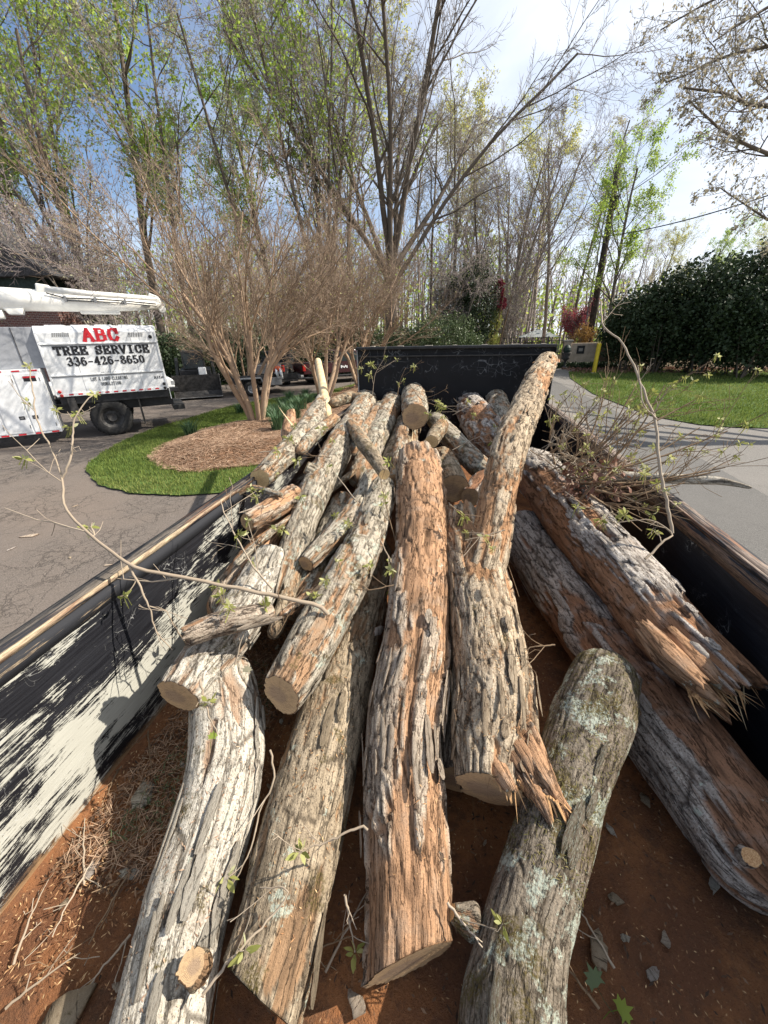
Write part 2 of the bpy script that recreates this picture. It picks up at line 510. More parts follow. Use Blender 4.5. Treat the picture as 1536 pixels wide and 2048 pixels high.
GRASS = leaf_mat('grass_blade', [(0.08, 0.125, 0.024), (0.16, 0.215, 0.045), (0.33, 0.33, 0.12)], 0.35, 0.8)
STRAW = leaf_mat('pine_straw', [(0.15, 0.09, 0.055), (0.34, 0.215, 0.14), (0.52, 0.37, 0.25)], 0.05, 0.85)
DUST = leaf_mat('wood_chips', [(0.14, 0.07, 0.035), (0.32, 0.17, 0.08), (0.55, 0.38, 0.2)], 0.0, 0.9)

# paint worn off the sides of the bed
def wall_mat(name, amount, rustband=True):
    m, g = newmat(name)
    ob = g.coord('Object')
    xyz = g.n('ShaderNodeSeparateXYZ', {0: ob}); S = m.node_tree.nodes[-1].outputs
    warp = g.noise(ob, 2.0, 3, 0.5, out=1)
    v = g.mix(0.05, ob, warp)
    st1 = g.noise(g.vmap(v, (1, 3.2, 95)), 1.0, 7, 0.72)
    st2 = g.noise(g.vmap(v, (1, 9, 210)), 1.0, 5, 0.75)
    big = g.noise(g.vmap(ob, (1, 1.7, 4.5), (0, 0.4, 2.2)), 1.0, 4, 0.6)
    dn = g.noise(g.vmap(ob, (1, 6, 14)), 1.0, 6, 0.78, dist=0.6)
    hz = g.ss(S[2], 1.86, 1.25)         # 0 at the rail, 1 low down
    near = g.ss(S[1], 4.2, 0.3)
    k = g.math('ADD', g.math('MULTIPLY', big, 1.5), g.math('MULTIPLY', hz, 0.42))
    k = g.math('ADD', k, g.math('MULTIPLY', near, 0.10))
    k = g.math('ADD', k, g.math('MULTIPLY', g.ss(g.noise(ob, 1.4, 2, 0.5), 0.42, 0.62), 0.22))
    k = g.math('ADD', k, g.math('MULTIPLY', st1, 1.05))
    k = g.math('ADD', k, g.math('MULTIPLY', st2, 1.15))
    k = g.math('ADD', k, g.math('MULTIPLY', dn, 1.5))
    mask = g.ss(k, 3.68 - amount, 3.76 - amount)
    cream = g.mix(st2, (0.24, 0.235, 0.20), (0.50, 0.49, 0.43))
    black = g.mix(g.ss(st1, 0.3, 0.8), (0.008, 0.008, 0.010), (0.028, 0.029, 0.034))
    c = g.mix(mask, black, cream)
    r1_ = g.noise(g.vmap(ob, (1, 3.5, 6.0)), 1.3, 2, 0.5, dist=1.5)
    r2_ = g.noise(g.vmap(ob, (1, 9, 5.0), (3, 1, 2)), 1.6, 2, 0.5, dist=2.0)
    brk = g.noise(ob, 5, 3, 0.6)
    ln_ = g.math('MAXIMUM', g.ss(g.math('ABSOLUTE', g.math('SUBTRACT', r1_, 0.5)), 0.006, 0.002), g.ss(g.math('ABSOLUTE', g.math('SUBTRACT', r2_, 0.52)), 0.006, 0.002))
    c = g.mix(g.math('MULTIPLY', g.math('MULTIPLY', ln_, g.ss(brk, 0.5, 0.62)), 0.6), c, (0.42, 0.42, 0.40))
    if rustband:
        rb = g.math('MULTIPLY', g.ss(g.math('ADD', g.math('ADD', S[2], g.math('MULTIPLY', st2, 0.10)), g.math('MULTIPLY', dn, 0.10)), 1.27, 1.23), 0.85)
        c = g.mix(rb, c, g.mix(st2, (0.16, 0.075, 0.035), (0.45, 0.30, 0.16)))
    finish(g, c, g.mix(mask, (0.35,) * 3, (0.8,) * 3), g.bump(g.math('ADD', mask, st2), 0.35, 0.003), 0.2)
    return m
WALL = wall_mat('worn_black_paint', 0.66)
WALLR = wall_mat('black_paint_right', 0.22)
def headboard_mat():
    m, g = newmat('scratched_black_paint')
    ob = g.coord('Object')
    v1 = g.mix(0.35, g.vmap(ob, (3.0, 1, 2.2)), g.noise(ob, 2.0, 3, 0.6, out=1))
    n1 = g.noise(g.vmap(ob, (2.0, 1, 4.5), rot=(0, 0.6, 0)), 1.4, 2, 0.4, dist=1.2)
    n2 = g.noise(g.vmap(ob, (6.0, 1, 2.0), (3, 1, 2), rot=(0, 0.35, 0)), 1.5, 2, 0.4, dist=1.0)
    s1 = g.math('ABSOLUTE', g.math('SUBTRACT', n1, 0.5))
    s2 = g.math('ABSOLUTE', g.math('SUBTRACT', n2, 0.47))
    brk = g.noise(ob, 3.5, 3, 0.6)
    sm = g.math('MAXIMUM', g.ss(s1, 0.009, 0.003), g.ss(s2, 0.009, 0.003))
    sm = g.math('MULTIPLY', sm, g.ss(brk, 0.48, 0.66))
    st = g.noise(g.vmap(ob, (60, 1, 2.0)), 1, 5, 0.75)
    sm = g.math('MAXIMUM', sm, g.math('MULTIPLY', g.ss(st, 0.62, 0.75), g.ss(g.noise(ob, 4, 3, 0.6), 0.5, 0.68)))
    c = g.mix(g.noise(ob, 6, 4, 0.6), (0.005, 0.0055, 0.007), (0.014, 0.015, 0.018))
    c = g.mix(g.math('MULTIPLY', sm, 0.5), c, (0.22, 0.23, 0.24))
    finish(g, c, 0.55, None, 0.2)
    return m
HEADM = headboard_mat()
def rail_mat(name, black_amt, tint=(0.62, 0.47, 0.28)):
    m, g = newmat(name)
    ob = g.coord('Object')
    st = g.noise(g.vmap(ob, (70, 2.2, 70)), 1, 6, 0.72)
    st2 = g.noise(g.vmap(ob, (300, 16, 300)), 1, 5, 0.8)
    b = g.noise(g.vmap(ob, (12, 1.6, 12)), 1, 5, 0.65)
    c = g.mix(g.ss(st2, 0.40, 0.62), tuple(0.35 * t for t in tint), tint)
    c = g.mix(g.ss(b, 0.5, 0.62), c, (0.17, 0.09, 0.055))
    c = g.mix(g.ss(g.math('ADD', g.math('MULTIPLY', st, 0.6), g.math('MULTIPLY', b, 0.4)), 0.62 - black_amt, 0.66 - black_amt), c, (0.022, 0.023, 0.027))
    finish(g, c, 0.75, g.bump(st, 0.5, 0.004), 0.2)
    return m
RAIL_W = rail_mat('worn_rail_wood', 0.09, (0.50, 0.39, 0.26))
RAIL_I = rail_mat('worn_black_rail', 0.22, (0.42, 0.32, 0.21))
RAIL_B = rail_mat('black_rail', 0.13, (0.17, 0.145, 0.12))
RAIL_R = rail_mat('brown_rail', 0.13, (0.20, 0.13, 0.09))
RAIL_G = rail_mat('grey_brown_rail', 0.12, (0.24, 0.185, 0.15))
def floor_mat():
    m, g = newmat('rusty_floor')
    ob = g.coord('Object')
    a = g.noise(ob, 2.3, 6, 0.65); b = g.noise(ob, 7, 5, 0.7); f = g.noise(ob, 130, 3, 0.8)
    st = g.noise(g.vmap(ob, (60, 4, 60)), 1, 5, 0.7)
    c = g.mix(g.ss(a, 0.35, 0.65), (0.15, 0.068, 0.036), (0.31, 0.135, 0.055))
    c = g.mix(g.ss(b, 0.5, 0.72), c, (0.085, 0.05, 0.032))
    c = g.mix(g.math('MULTIPLY', g.math('MULTIPLY', g.ss(st, 0.52, 0.7), g.ss(a, 0.45, 0.6)), 0.5), c, (0.38, 0.22, 0.12))
    soil = g.noise(ob, 26, 6, 0.8)
    c = g.mix(g.math('MULTIPLY', g.ss(soil, 0.5, 0.62), 0.7), c, (0.13, 0.065, 0.038))
    c = g.mix(g.math('MULTIPLY', g.ss(f, 0.60, 0.72), 0.55), c, (0.40, 0.23, 0.12))
    c = g.mix(g.math('MULTIPLY', g.ss(f, 0.42, 0.3), 0.5), c, (0.04, 0.02, 0.012))
    h = g.math('ADD', g.math('MULTIPLY', f, 0.6), g.math('MULTIPLY', soil, 1.6))
    finish(g, c, 0.92, g.bump(h, 0.9, 0.014), 0.15)
    return m
FLOORM = floor_mat()

def asphalt(name, base, warm, crack=0.5, grit=1.0, cscale=1.6, shade=None):
    m, g = newmat(name)
    ob = g.coord('Object')
    f = g.noise(ob, 85, 4, 0.85); big = g.noise(ob, 0.35, 6, 0.6); mid = g.noise(ob, 2.2, 5, 0.65)
    c = g.mix(g.ss(f, 0.3, 0.7), tuple(x * 0.55 for x in base), tuple(x * 1.45 for x in base))
    c = g.mix(g.math('MULTIPLY', g.ss(f, 0.62, 0.72), grit), c, (0.42, 0.39, 0.36))
    c = g.mix(g.math('MULTIPLY', g.ss(big, 0.4, 0.7), 0.6), c, warm)
    c = g.mix(g.math('MULTIPLY', g.ss(mid, 0.5, 0.8), 0.35), c, tuple(x * 0.6 for x in base))
    h = f
    if crack:
        wv = g.mix(0.22, ob, g.noise(ob, 3.0, 5, 0.75, out=1))
        cr = g.n('ShaderNodeTexVoronoi', {'Vector': wv, 'Scale': cscale}, 0, feature='DISTANCE_TO_EDGE')
        cr2 = g.n('ShaderNodeTexVoronoi', {'Vector': wv, 'Scale': cscale * 3.3}, 0, feature='DISTANCE_TO_EDGE')
        brk = g.noise(ob, 0.9, 3, 0.5)
        cm = g.math('MAXIMUM', g.math('MULTIPLY', g.ss(cr, 0.020, 0.005), g.ss(brk, 0.38, 0.55)), g.math('MULTIPLY', g.ss(cr2, 0.05, 0.012), g.ss(brk, 0.45, 0.6)))
        c = g.mix(g.math('MULTIPLY', cm, crack), c, (0.02, 0.018, 0.016))
        h = g.math('SUBTRACT', f, g.math('MULTIPLY', cm, 1.5))
    finish(g, c, 0.92, g.bump(h, 0.5, 0.01), 0.2)
    return m
ASPH = asphalt('old_asphalt', (0.135, 0.115, 0.10), (0.18, 0.142, 0.115), 0.5, 0.7, cscale=2.6)
ASPH_D = asphalt('dark_asphalt', (0.12, 0.115, 0.108), (0.135, 0.128, 0.12), 0.0, 0.5)
ASPH_L = asphalt('pale_aggregate', (0.165, 0.155, 0.142), (0.20, 0.185, 0.168), 0.0, 1.0)
ASPH_S = asphalt('tan_edge_strip', (0.19, 0.172, 0.15), (0.22, 0.198, 0.17), 0.0, 0.8)
ASPH_F = asphalt('far_road', (0.17, 0.155, 0.14), (0.23, 0.20, 0.175), 0.3, 0.6)

def brick_mat():
    m, g = newmat('brick_wall')
    ob = g.coord('UV')
    nd = m.node_tree.nodes.new('ShaderNodeTexBrick')
    m.node_tree.links.new(ob, nd.inputs['Vector'])
    nd.inputs['Color1'].default_value = (0.16, 0.055, 0.04, 1); nd.inputs['Color2'].default_value = (0.09, 0.035, 0.03, 1)
    nd.inputs['Mortar'].default_value = (0.28, 0.25, 0.22, 1)
    nd.inputs['Scale'].default_value = 1.0; nd.inputs['Mortar Size'].default_value = 0.008
    nd.inputs['Brick Width'].default_value = 0.22; nd.inputs['Row Height'].default_value = 0.075
    finish(g, nd.outputs[0], 0.9, g.bump(nd.outputs[1], -0.6, 0.01))
    return m
BRICKM = brick_mat()
M = dict(
    white=simple('white_paint', (0.76, 0.77, 0.77), 0.35, 0.5, var=0.10, nscale=3.5),
    cream=simple('boom_white', (0.80, 0.78, 0.72), 0.4, 0.5, var=0.08, nscale=3),
    grey=simple('grey_shade_and_trim', (0.30, 0.31, 0.33), 0.45, 0.4, var=0.08),
    black=simple('black_metal', (0.018, 0.018, 0.02), 0.45, 0.4, var=0.3),
    dark=simple('dark_steel', (0.045, 0.042, 0.04), 0.6, 0.4, var=0.4),
    rubber=simple('rubber', (0.03, 0.029, 0.028), 0.8, 0.3, var=0.3, nscale=14),
    red=simple('red_print', (0.55, 0.018, 0.03), 0.5, 0.4, var=0.06),
    ink=simple('black_print', (0.015, 0.015, 0.018), 0.5, 0.4, var=0.1),
    redlamp=simple('red_lens', (0.42, 0.02, 0.015), 0.25, 0.5, var=0.1),
    maroon=simple('maroon_paint', (0.04, 0.007, 0.009), 0.25, 0.6, var=0.15),
    silver=simple('silver_paint', (0.36, 0.37, 0.38), 0.35, 0.5, var=0.1, metal=0.3),
    steel=simple('steel', (0.30, 0.30, 0.30), 0.45, 0.5, var=0.2, metal=0.5),
    glass=simple('vehicle_glass', (0.03, 0.04, 0.045), 0.08, 0.6, var=0.1),
    orange=simple('orange_plastic', (0.60, 0.11, 0.04), 0.5, 0.4, var=0.1),
    yellow=simple('yellow_paint', (0.62, 0.46, 0.03), 0.5, 0.4, var=0.1, nscale=5),
    stucco=simple('beige_stucco', (0.46, 0.37, 0.28), 0.95, 0.2, var=0.12, nscale=3, bump=0.4),
    cap=simple('stone_cap', (0.34, 0.31, 0.27), 0.9, 0.2, var=0.15),
    shingle=simple('roof_shingle', (0.07, 0.068, 0.07), 0.9, 0.2, var=0.35, nscale=14, bump=0.5),
    soil=simple('woodland_soil', (0.10, 0.075, 0.045), 0.95, 0.1, var=0.4, nscale=1.2, bump=0.6),
    lawn=simple('lawn_base', (0.07, 0.11, 0.028), 0.95, 0.1, var=0.3, nscale=3, bump=0.6),
    mulch=simple('mulch_base', (0.17, 0.095, 0.055), 0.95, 0.1, var=0.4, nscale=9, bump=0.8),
    pole=simple('pole_wood', (0.07, 0.055, 0.045), 0.9, 0.2, var=0.3, nscale=5),
    slat=simple('slat_wood', (0.12, 0.085, 0.06), 0.9, 0.2, var=0.3, nscale=5),
    clay=simple('clay_path', (0.42, 0.24, 0.15), 0.95, 0.1, var=0.15),
    tent=simple('pale_roof', (0.22, 0.235, 0.235), 0.7, 0.3, var=0.1),
    green=simple('dark_green', (0.02, 0.035, 0.03), 0.6, 0.3, var=0.3),
    wire=simple('cable', (0.03, 0.03, 0.03), 0.6, 0.3),
)
# ------------------------------------------------------------------ ground and roads
FL = 1.11                                     # top of the bed floor
def sheet(name, pts2, z, mat, **kw):
    me = bpy.data.meshes.new(name)
    me.from_pydata([(p[0], p[1], z) for p in pts2], [], [list(range(len(pts2)))])
    if me.polygons[0].normal.z < 0:
        me.flip_normals()
    me.materials.append(mat)
    return tag(link(name, me), kind='structure', **kw)
def gpt(px, py):
    q = at_z(px, py, 0.0)
    return (float(q[0]), float(q[1]))
def smooth_loop(pts, n=8):
    P = np.array(pts, float); m = len(P); out = []
    for i in range(m):
        p0, p1, p2, p3 = P[i - 1], P[i], P[(i + 1) % m], P[(i + 2) % m]
        for k in range(n):
            t = k / n
            out.append(0.5 * ((2 * p1) + (-p0 + p2) * t + (2 * p0 - 5 * p1 + 4 * p2 - p3) * t * t + (-p0 + 3 * p1 - 3 * p2 + p3) * t ** 3))
    return np.array(out)
def inside(pts, poly):
    x, y = pts[:, 0], pts[:, 1]
    r = np.zeros(len(pts), bool)
    n = len(poly)
    for i in range(n):
        x0, y0 = poly[i]; x1, y1 = poly[(i + 1) % n]
        c = ((y0 > y) != (y1 > y)) & (x < (x1 - x0) * (y - y0) / (y1 - y0 + 1e-12) + x0)
        r ^= c
    return r

sheet('ground', [(-300, -120), (300, -120), (300, 420), (-300, 420)], 0.0, M['soil'])
sheet('driveway', [(-40, -14), (1.35, -14), (1.35, 30), (-4, 34), (-24, 30), (-40, 24)], 0.004, ASPH)
sheet('road_right', [(1.35, -14), (60, -14), (60, 5), (26, 10.5), (9.2, 13.4), (6.9, 14.2), (6.6, 20), (9.0, 33.5), (6.4, 60), (4.4, 60), (1.35, 33)], 0.004, ASPH_L)
A_ = [gpt(*q) for q in [(1101, 791), (1178, 845), (1217, 886), (1317, 975), (1377, 1017), (1536, 1142)]]
B_ = [gpt(*q) for q in [(1169, 791), (1270, 842), (1341, 886), (1410, 922), (1536, 993)]]
print('road A', [tuple(round(x, 2) for x in q) for q in A_]); print('road B', [tuple(round(x, 2) for x in q) for q in B_])
xa = float(np.median([q[0] for q in A_[2:]])); 
sheet('road_edge_strip', [(1.35, -14), (A_[-1][0], -14)] + [A_[-1], A_[3], A_[2]] + [(A_[1][0], A_[1][1]), (A_[0][0], 30), (1.35, 30)], 0.012, ASPH_S)
sheet('asphalt_patch', [(A_[-1][0], -14), (B_[-1][0] + 0.3, -14)] + B_[::-1] + [(B_[0][0], 33), (A_[0][0], 33), A_[1], A_[2], A_[3], A_[-1]], 0.008, ASPH_D)
# lawn on the right
LAWN = [(60, 5.2), (26, 10.8), gpt(1536, 858), gpt(1465, 856), gpt(1400, 851), gpt(1310, 835), gpt(1245, 812), gpt(1185, 788), gpt(1140, 757), gpt(1137, 745), (12, 33.0), (16, 31.0), (60, 30)]
sheet('lawn', LAWN, 0.03, M['lawn'])
# island: lawn ring with a mulch bed
def rough(P, a=0.05):
    n = np.c_[P * 3.1, np.zeros(len(P))]
    return P + (np.c_[fbm(n, 3, 3), fbm(n, 9, 3)] - 0.5) * 2 * a
ISL = smooth_loop([gpt(*q) for q in [(176, 940), (200, 970), (255, 987), (330, 993), (400, 992), (455, 986), (520, 962), (640, 935)]] +
                  [(-1.9, 10.0), (-2.1, 16.0), (-3.4, 23.0), (-5.2, 24.5)] + [gpt(*q) for q in [(640, 787), (560, 797), (470, 812), (380, 838), (285, 868), (210, 905)]], 12)
ISL = rough(ISL, 0.07)
sheet('island_lawn', ISL, 0.035, M['lawn'])
BED_ = smooth_loop([gpt(*q) for q in [(303, 915), (318, 935), (365, 948), (430, 946), (500, 937), (560, 928)]] +
                   [(-2.5, 10.0), (-2.7, 16.0), (-3.9, 22.0), (-5.2, 23.3)] + [gpt(*q) for q in [(655, 800), (600, 812), (545, 838), (470, 850), (400, 866), (335, 890)]], 8)
BED_ = rough(BED_, 0.10)
cen = BED_.mean(0)
def mound_h(P):
    """height of the mulch mound at ground points"""
    c = np.array([(-5.6, 10.2), (-5.1, 14.0), (-4.8, 18.5)])
    d = np.min(np.linalg.norm(P[:, None, :] - c[None], axis=2), axis=1)
    e = np.min(np.linalg.norm(P[:, None, :] - BED_[None, ::2], axis=2), axis=1)
    return 0.05 + 0.24 * sstep(e, 0.0, 1.2) + 0.05 * vnoise(np.c_[P * 2.5, np.zeros(len(P))], 3)
rings = 14
V, F = [], []
nB = len(BED_)
for k in range(rings + 1):
    V.append(cen + (BED_ - cen) * (1 - k / rings * 0.999))
V = np.concatenate(V)
Z = mound_h(V); Z[:nB] = 0.02
F = [(k * nB + i, k * nB + (i + 1) % nB, (k + 1) * nB + (i + 1) % nB, (k + 1) * nB + i) for k in range(rings) for i in range(nB)]
me = mesh_np('mulch_bed', np.c_[V, Z], [np.array(F)], M['mulch'], True)
tag(link('mulch_bed', me), kind='structure')
sheet('verge', [gpt(285, 812), gpt(372, 798), gpt(372, 786), (-14, 25), (-24, 24), (-24, 20)], 0.014, M['lawn'])
sheet('clay_path', [(7.2, 35.2), (9.0, 35.2), (11, 48), (5.5, 48)], 0.02, M['clay'])

def scatter(poly, n, edge_noise=0.0, ymax=None):
    poly = np.asarray(poly, float)
    lo, hi = poly.min(0), poly.max(0)
    if ymax: hi[1] = min(hi[1], ymax)
    P = lo + RNG.random((n, 2)) * (hi - lo)
    return P[inside(P, poly)]
def blades(name, P, z0, h, w, mat, lean=0.5, kind='stuff'):
    n = len(P)
    a = RNG.random(n) * 2 * math.pi
    hh = h * (0.5 + RNG.random(n)); ww = w * (0.6 + 0.8 * RNG.random(n))
    dx, dy = np.cos(a), np.sin(a)
    b = RNG.random(n) * 2 * math.pi; l = lean * RNG.random(n) * hh
    base = np.c_[P, np.broadcast_to(z0, (n,))]
    V = np.stack([base - np.c_[dx, dy, 0 * a] * ww[:, None] / 2, base + np.c_[dx, dy, 0 * a] * ww[:, None] / 2,
                  base + np.c_[np.cos(b) * l, np.sin(b) * l, hh]], axis=1).reshape(-1, 3)
    F = np.arange(3 * n).reshape(-1, 3)
    r = np.repeat(np.clip(0.55 * vnoise(np.c_[P * 0.7, 0 * a], 5) + 0.15 + 0.4 * (RNG.random(n) - 0.3), 0, 1), 3)
    return tag(link(name, mesh_np(name, V, [F], mat, False, {'rnd': r})), kind=kind)
P = scatter(ISL, 150000)
P = P[~inside(P, BED_ * 0.97 + cen * 0.03)]
P += (RNG.random(P.shape) - 0.5) * 0.05
P = P[np.argsort(P[:, 1])][:62000]
tag(blades('island_grass', P, 0.035, 0.055, 0.018, GRASS), 'short green grass round the mulch island', 'grass')
P = scatter([q for q in LAWN], 420000, ymax=32)
P = P[P[:, 0] < 34]
dd = np.linalg.norm(P, axis=1)
P = P[RNG.random(len(P)) < np.clip((15 / dd) ** 1.5, 0, 1)][:70000]
tag(blades('lawn_grass', P, 0.03, 0.085, 0.034, GRASS), 'bright green lawn grass beside the right drive', 'grass')
def straws(name, P, z, ln, w, mat, thick=0.4):
    n = len(P)
    a = RNG.random(n) * 2 * math.pi
    l = ln * (0.4 + RNG.random(n))
    d = np.c_[np.cos(a), np.sin(a), (RNG.random(n) - 0.4) * thick] * l[:, None] / 2
    s = np.c_[-np.sin(a), np.cos(a), 0.3 * RNG.random(n)] * w / 2
    c = np.c_[P, z]
    V = np.stack([c - d, c - s + d * 0.1, c + d, c + s - d * 0.1], axis=1).reshape(-1, 3)
    return link(name, mesh_np(name, V, [np.arange(4 * n).reshape(-1, 4)], mat, False, {'rnd': np.repeat(RNG.random(n), 4)}))
P = scatter(BED_, 60000, ymax=20)[:42000]
tag(straws('pine_straw', P, mound_h(P) + 0.01, 0.20, 0.012, STRAW), 'reddish brown pine straw covering the island mulch bed', 'mulch', kind='stuff')
# ------------------------------------------------------------------ the bed
XL, XR, YH, YB = -1.18, 1.08, 5.02, -0.35
RZ = 1.82
bed = empty('dump_bed', (0, 2.3, FL), label='scratched black dump bed with worn side rails, loaded with cut logs', cat='truck bed')
def bpart(mb, name, mat, bevel=0.0, label=None):
    o = mb.build(name, mat, None, bevel=bevel)
    o.parent = bed
    o.location = (0, -2.3, -FL)
    if label: o['label'] = label
    return o
# floor with slight dents
nx, ny = 90, 200
gx, gy = np.meshgrid(np.linspace(XL, XR, nx), np.linspace(YB, YH, ny))
P = np.c_[gx.ravel(), gy.ravel(), np.zeros(nx * ny)]
hz = 0.014 * fbm(P * 3.1, 2, 3) + 0.008 * fbm(P * 19, 9, 2)
edge = np.minimum(P[:, 0] - XL, XR - P[:, 0])
hz += 0.03 * np.clip(1 - edge / 0.05, 0, 1) ** 1.5          # dirt and a fillet along the sides
P[:, 2] = FL - 0.014 + hz
i = np.arange(nx * ny).reshape(ny, nx)
F = np.stack([i[:-1, :-1], i[:-1, 1:], i[1:, 1:], i[1:, :-1]], -1).reshape(-1, 4)
fo = link('floor_plate', mesh_np('floor_plate', P, [F], FLOORM, True))
fo.parent = bed; fo.location = (0, -2.3, -FL)
for sx, x, mt, mr, mtop in ((-1, XL, WALL, RAIL_I, RAIL_W), (1, XR, WALLR, RAIL_R, RAIL_G)):
    s = sx
    mb = MB(); mb.box((min(x, x + s * 0.022), YB, FL - 0.05), (max(x, x + s * 0.022), YH, RZ - 0.075)); bpart(mb, 'side_wall', mt)
    def strip(a, b, z0, z1, name, mat, seed, amp=0.006):
        """a rail strip running along the bed with worn, uneven edges"""
        n = 90
        ys = np.linspace(YB, YH, n)
        q = np.c_[ys * 3.0, np.zeros(n), np.zeros(n)]
        e = [(fbm(q + k * 9.3, seed + k, 3) - 0.5) * 2 * amp for k in range(4)]
        lo, hi = min(a, b), max(a, b)
        V = np.stack([np.c_[lo + e[0], ys, z0 + 0 * ys], np.c_[hi + 0 * e[1], ys, z0 + 0 * ys], np.c_[hi + e[1], ys, z1 + e[2] * 0.6], np.c_[lo + e[0], ys, z1 + e[3] * 0.6]], axis=1).reshape(-1, 3)
        i = np.arange(n - 1)[:, None] * 4; k = np.arange(4)[None]
        F = np.stack([i + k, i + (k + 1) % 4, i + 4 + (k + 1) % 4, i + 4 + k], -1).reshape(-1, 4)
        o = link(name, mesh_np(name, V, [F, np.array([[3, 2, 1, 0], [4 * n - 4, 4 * n - 3, 4 * n - 2, 4 * n - 1]])], mat))
        o.parent = bed; o.location = (0, -2.3, -FL)
        return o
    strip(x - s * 0.004, x + s * 0.0215, RZ - 0.074, RZ - 0.020, 'inner_rail', mr, 3 + s)
    strip(x + s * 0.006, x + s * 0.018, RZ - 0.019, RZ + 0.002, 'top_rail', mtop, 13 + s, 0.004)
    strip(x + s * 0.0225, x + s * 0.085, RZ - 0.09, RZ - 0.006, 'outer_rail', RAIL_B if s < 0 else RAIL_G, 23 + s, 0.003)
    mb = MB(); mb.box((min(x + s * 0.03, x + s * 0.05), YB, FL - 0.16), (max(x + s * 0.03, x + s * 0.05), YH, RZ - 0.094)); bpart(mb, 'outer_panel', M['black'])
    for k in range(6):
        y = 0.3 + k * 0.9
        mb = MB(); mb.box((min(x + s * 0.052, x + s * 0.12), y, FL - 0.16), (max(x + s * 0.052, x + s * 0.12), y + 0.09, RZ - 0.1)); bpart(mb, 'side_post', M['black'], 0.006)
# headboard
mb = MB(); mb.box((XL - 0.02, YH, FL - 0.05), (XR + 0.03, YH + 0.035, 2.44)); bpart(mb, 'headboard', HEADM)
mb = MB(); mb.box((XL - 0.035, YH - 0.055, 2.443), (XR + 0.045, YH + 0.06, 2.475)); bpart(mb, 'headboard_cap', M['black'], 0.006, 'worn steel cap along the top of the headboard')
mb = MB(); mb.box((XL - 0.034, YH - 0.012, FL - 0.05), (XL - 0.021, YH + 0.055, 2.44)); bpart(mb, 'headboard_edge', M['steel'])
mb = MB(); mb.box((XR + 0.031, YH - 0.05, FL - 0.05), (XR + 0.043, YH + 0.055, 2.44)); bpart(mb, 'headboard_edge', M['black'])
mb = MB(); mb.box((XL - 0.01, YH - 0.03, 2.36), (XR + 0.02, YH - 0.003, 2.372)); bpart(mb, 'headboard_seam', M['dark'])
for k in range(7):
    x = XL + 0.15 + k * 0.33
    mb = MB(); mb.box((x, YH - 0.05, 2.476), (x + 0.05 + 0.02 * (k % 3), YH + 0.03, 2.482)); bpart(mb, 'bark_scrap', M['cap'])
# chassis under the floor
mb = MB()
for x in (-0.45, 0.37): mb.box((x, YB, FL - 0.40), (x + 0.09, YH + 0.3, FL - 0.165))
mb.box((XL, YB, FL - 0.16), (XR, YH, FL - 0.055)); bpart(mb, 'chassis_frame', M['black'])
for x, y in ((-1.0, 1.2), (0.92, 1.2), (-1.0, 4.1), (0.92, 4.1)):
    mb = MB(); mb.lathe([(0.0, -0.13), (0.22, -0.13), (0.26, -0.10), (0.26, -0.12), (0.44, -0.13), (0.48, -0.09), (0.48, 0.09), (0.44, 0.13), (0.0, 0.13)], (x, y, 0.485), 'x', 28)
    bpart(mb, 'wheel', M['rubber'])
# ------------------------------------------------------------------ logs
def catmull(P, n):
    """resample points (k,d) by a Catmull-Rom curve to n rows, even in arc length"""
    P = np.asarray(P, float)
    Q = np.concatenate([[2 * P[0] - P[1]], P, [2 * P[-1] - P[-2]]])
    out = []
    for i in range(len(P) - 1):
        t = np.linspace(0, 1, 24, endpoint=False)[:, None]
        p0, p1, p2, p3 = Q[i], Q[i + 1], Q[i + 2], Q[i + 3]
        out.append(0.5 * (2 * p1 + (p2 - p0) * t + (2 * p0 - 5 * p1 + 4 * p2 - p3) * t * t + (-p0 + 3 * p1 - 3 * p2 + p3) * t ** 3))
    out = np.concatenate(out + [P[-1:]])
    s = np.concatenate([[0], np.cumsum(np.linalg.norm(np.diff(out[:, :3], axis=0), axis=1))])
    q = np.linspace(0, s[-1], n)
    return np.stack([np.interp(q, s, out[:, k]) for k in range(out.shape[1])], 1), s[-1]

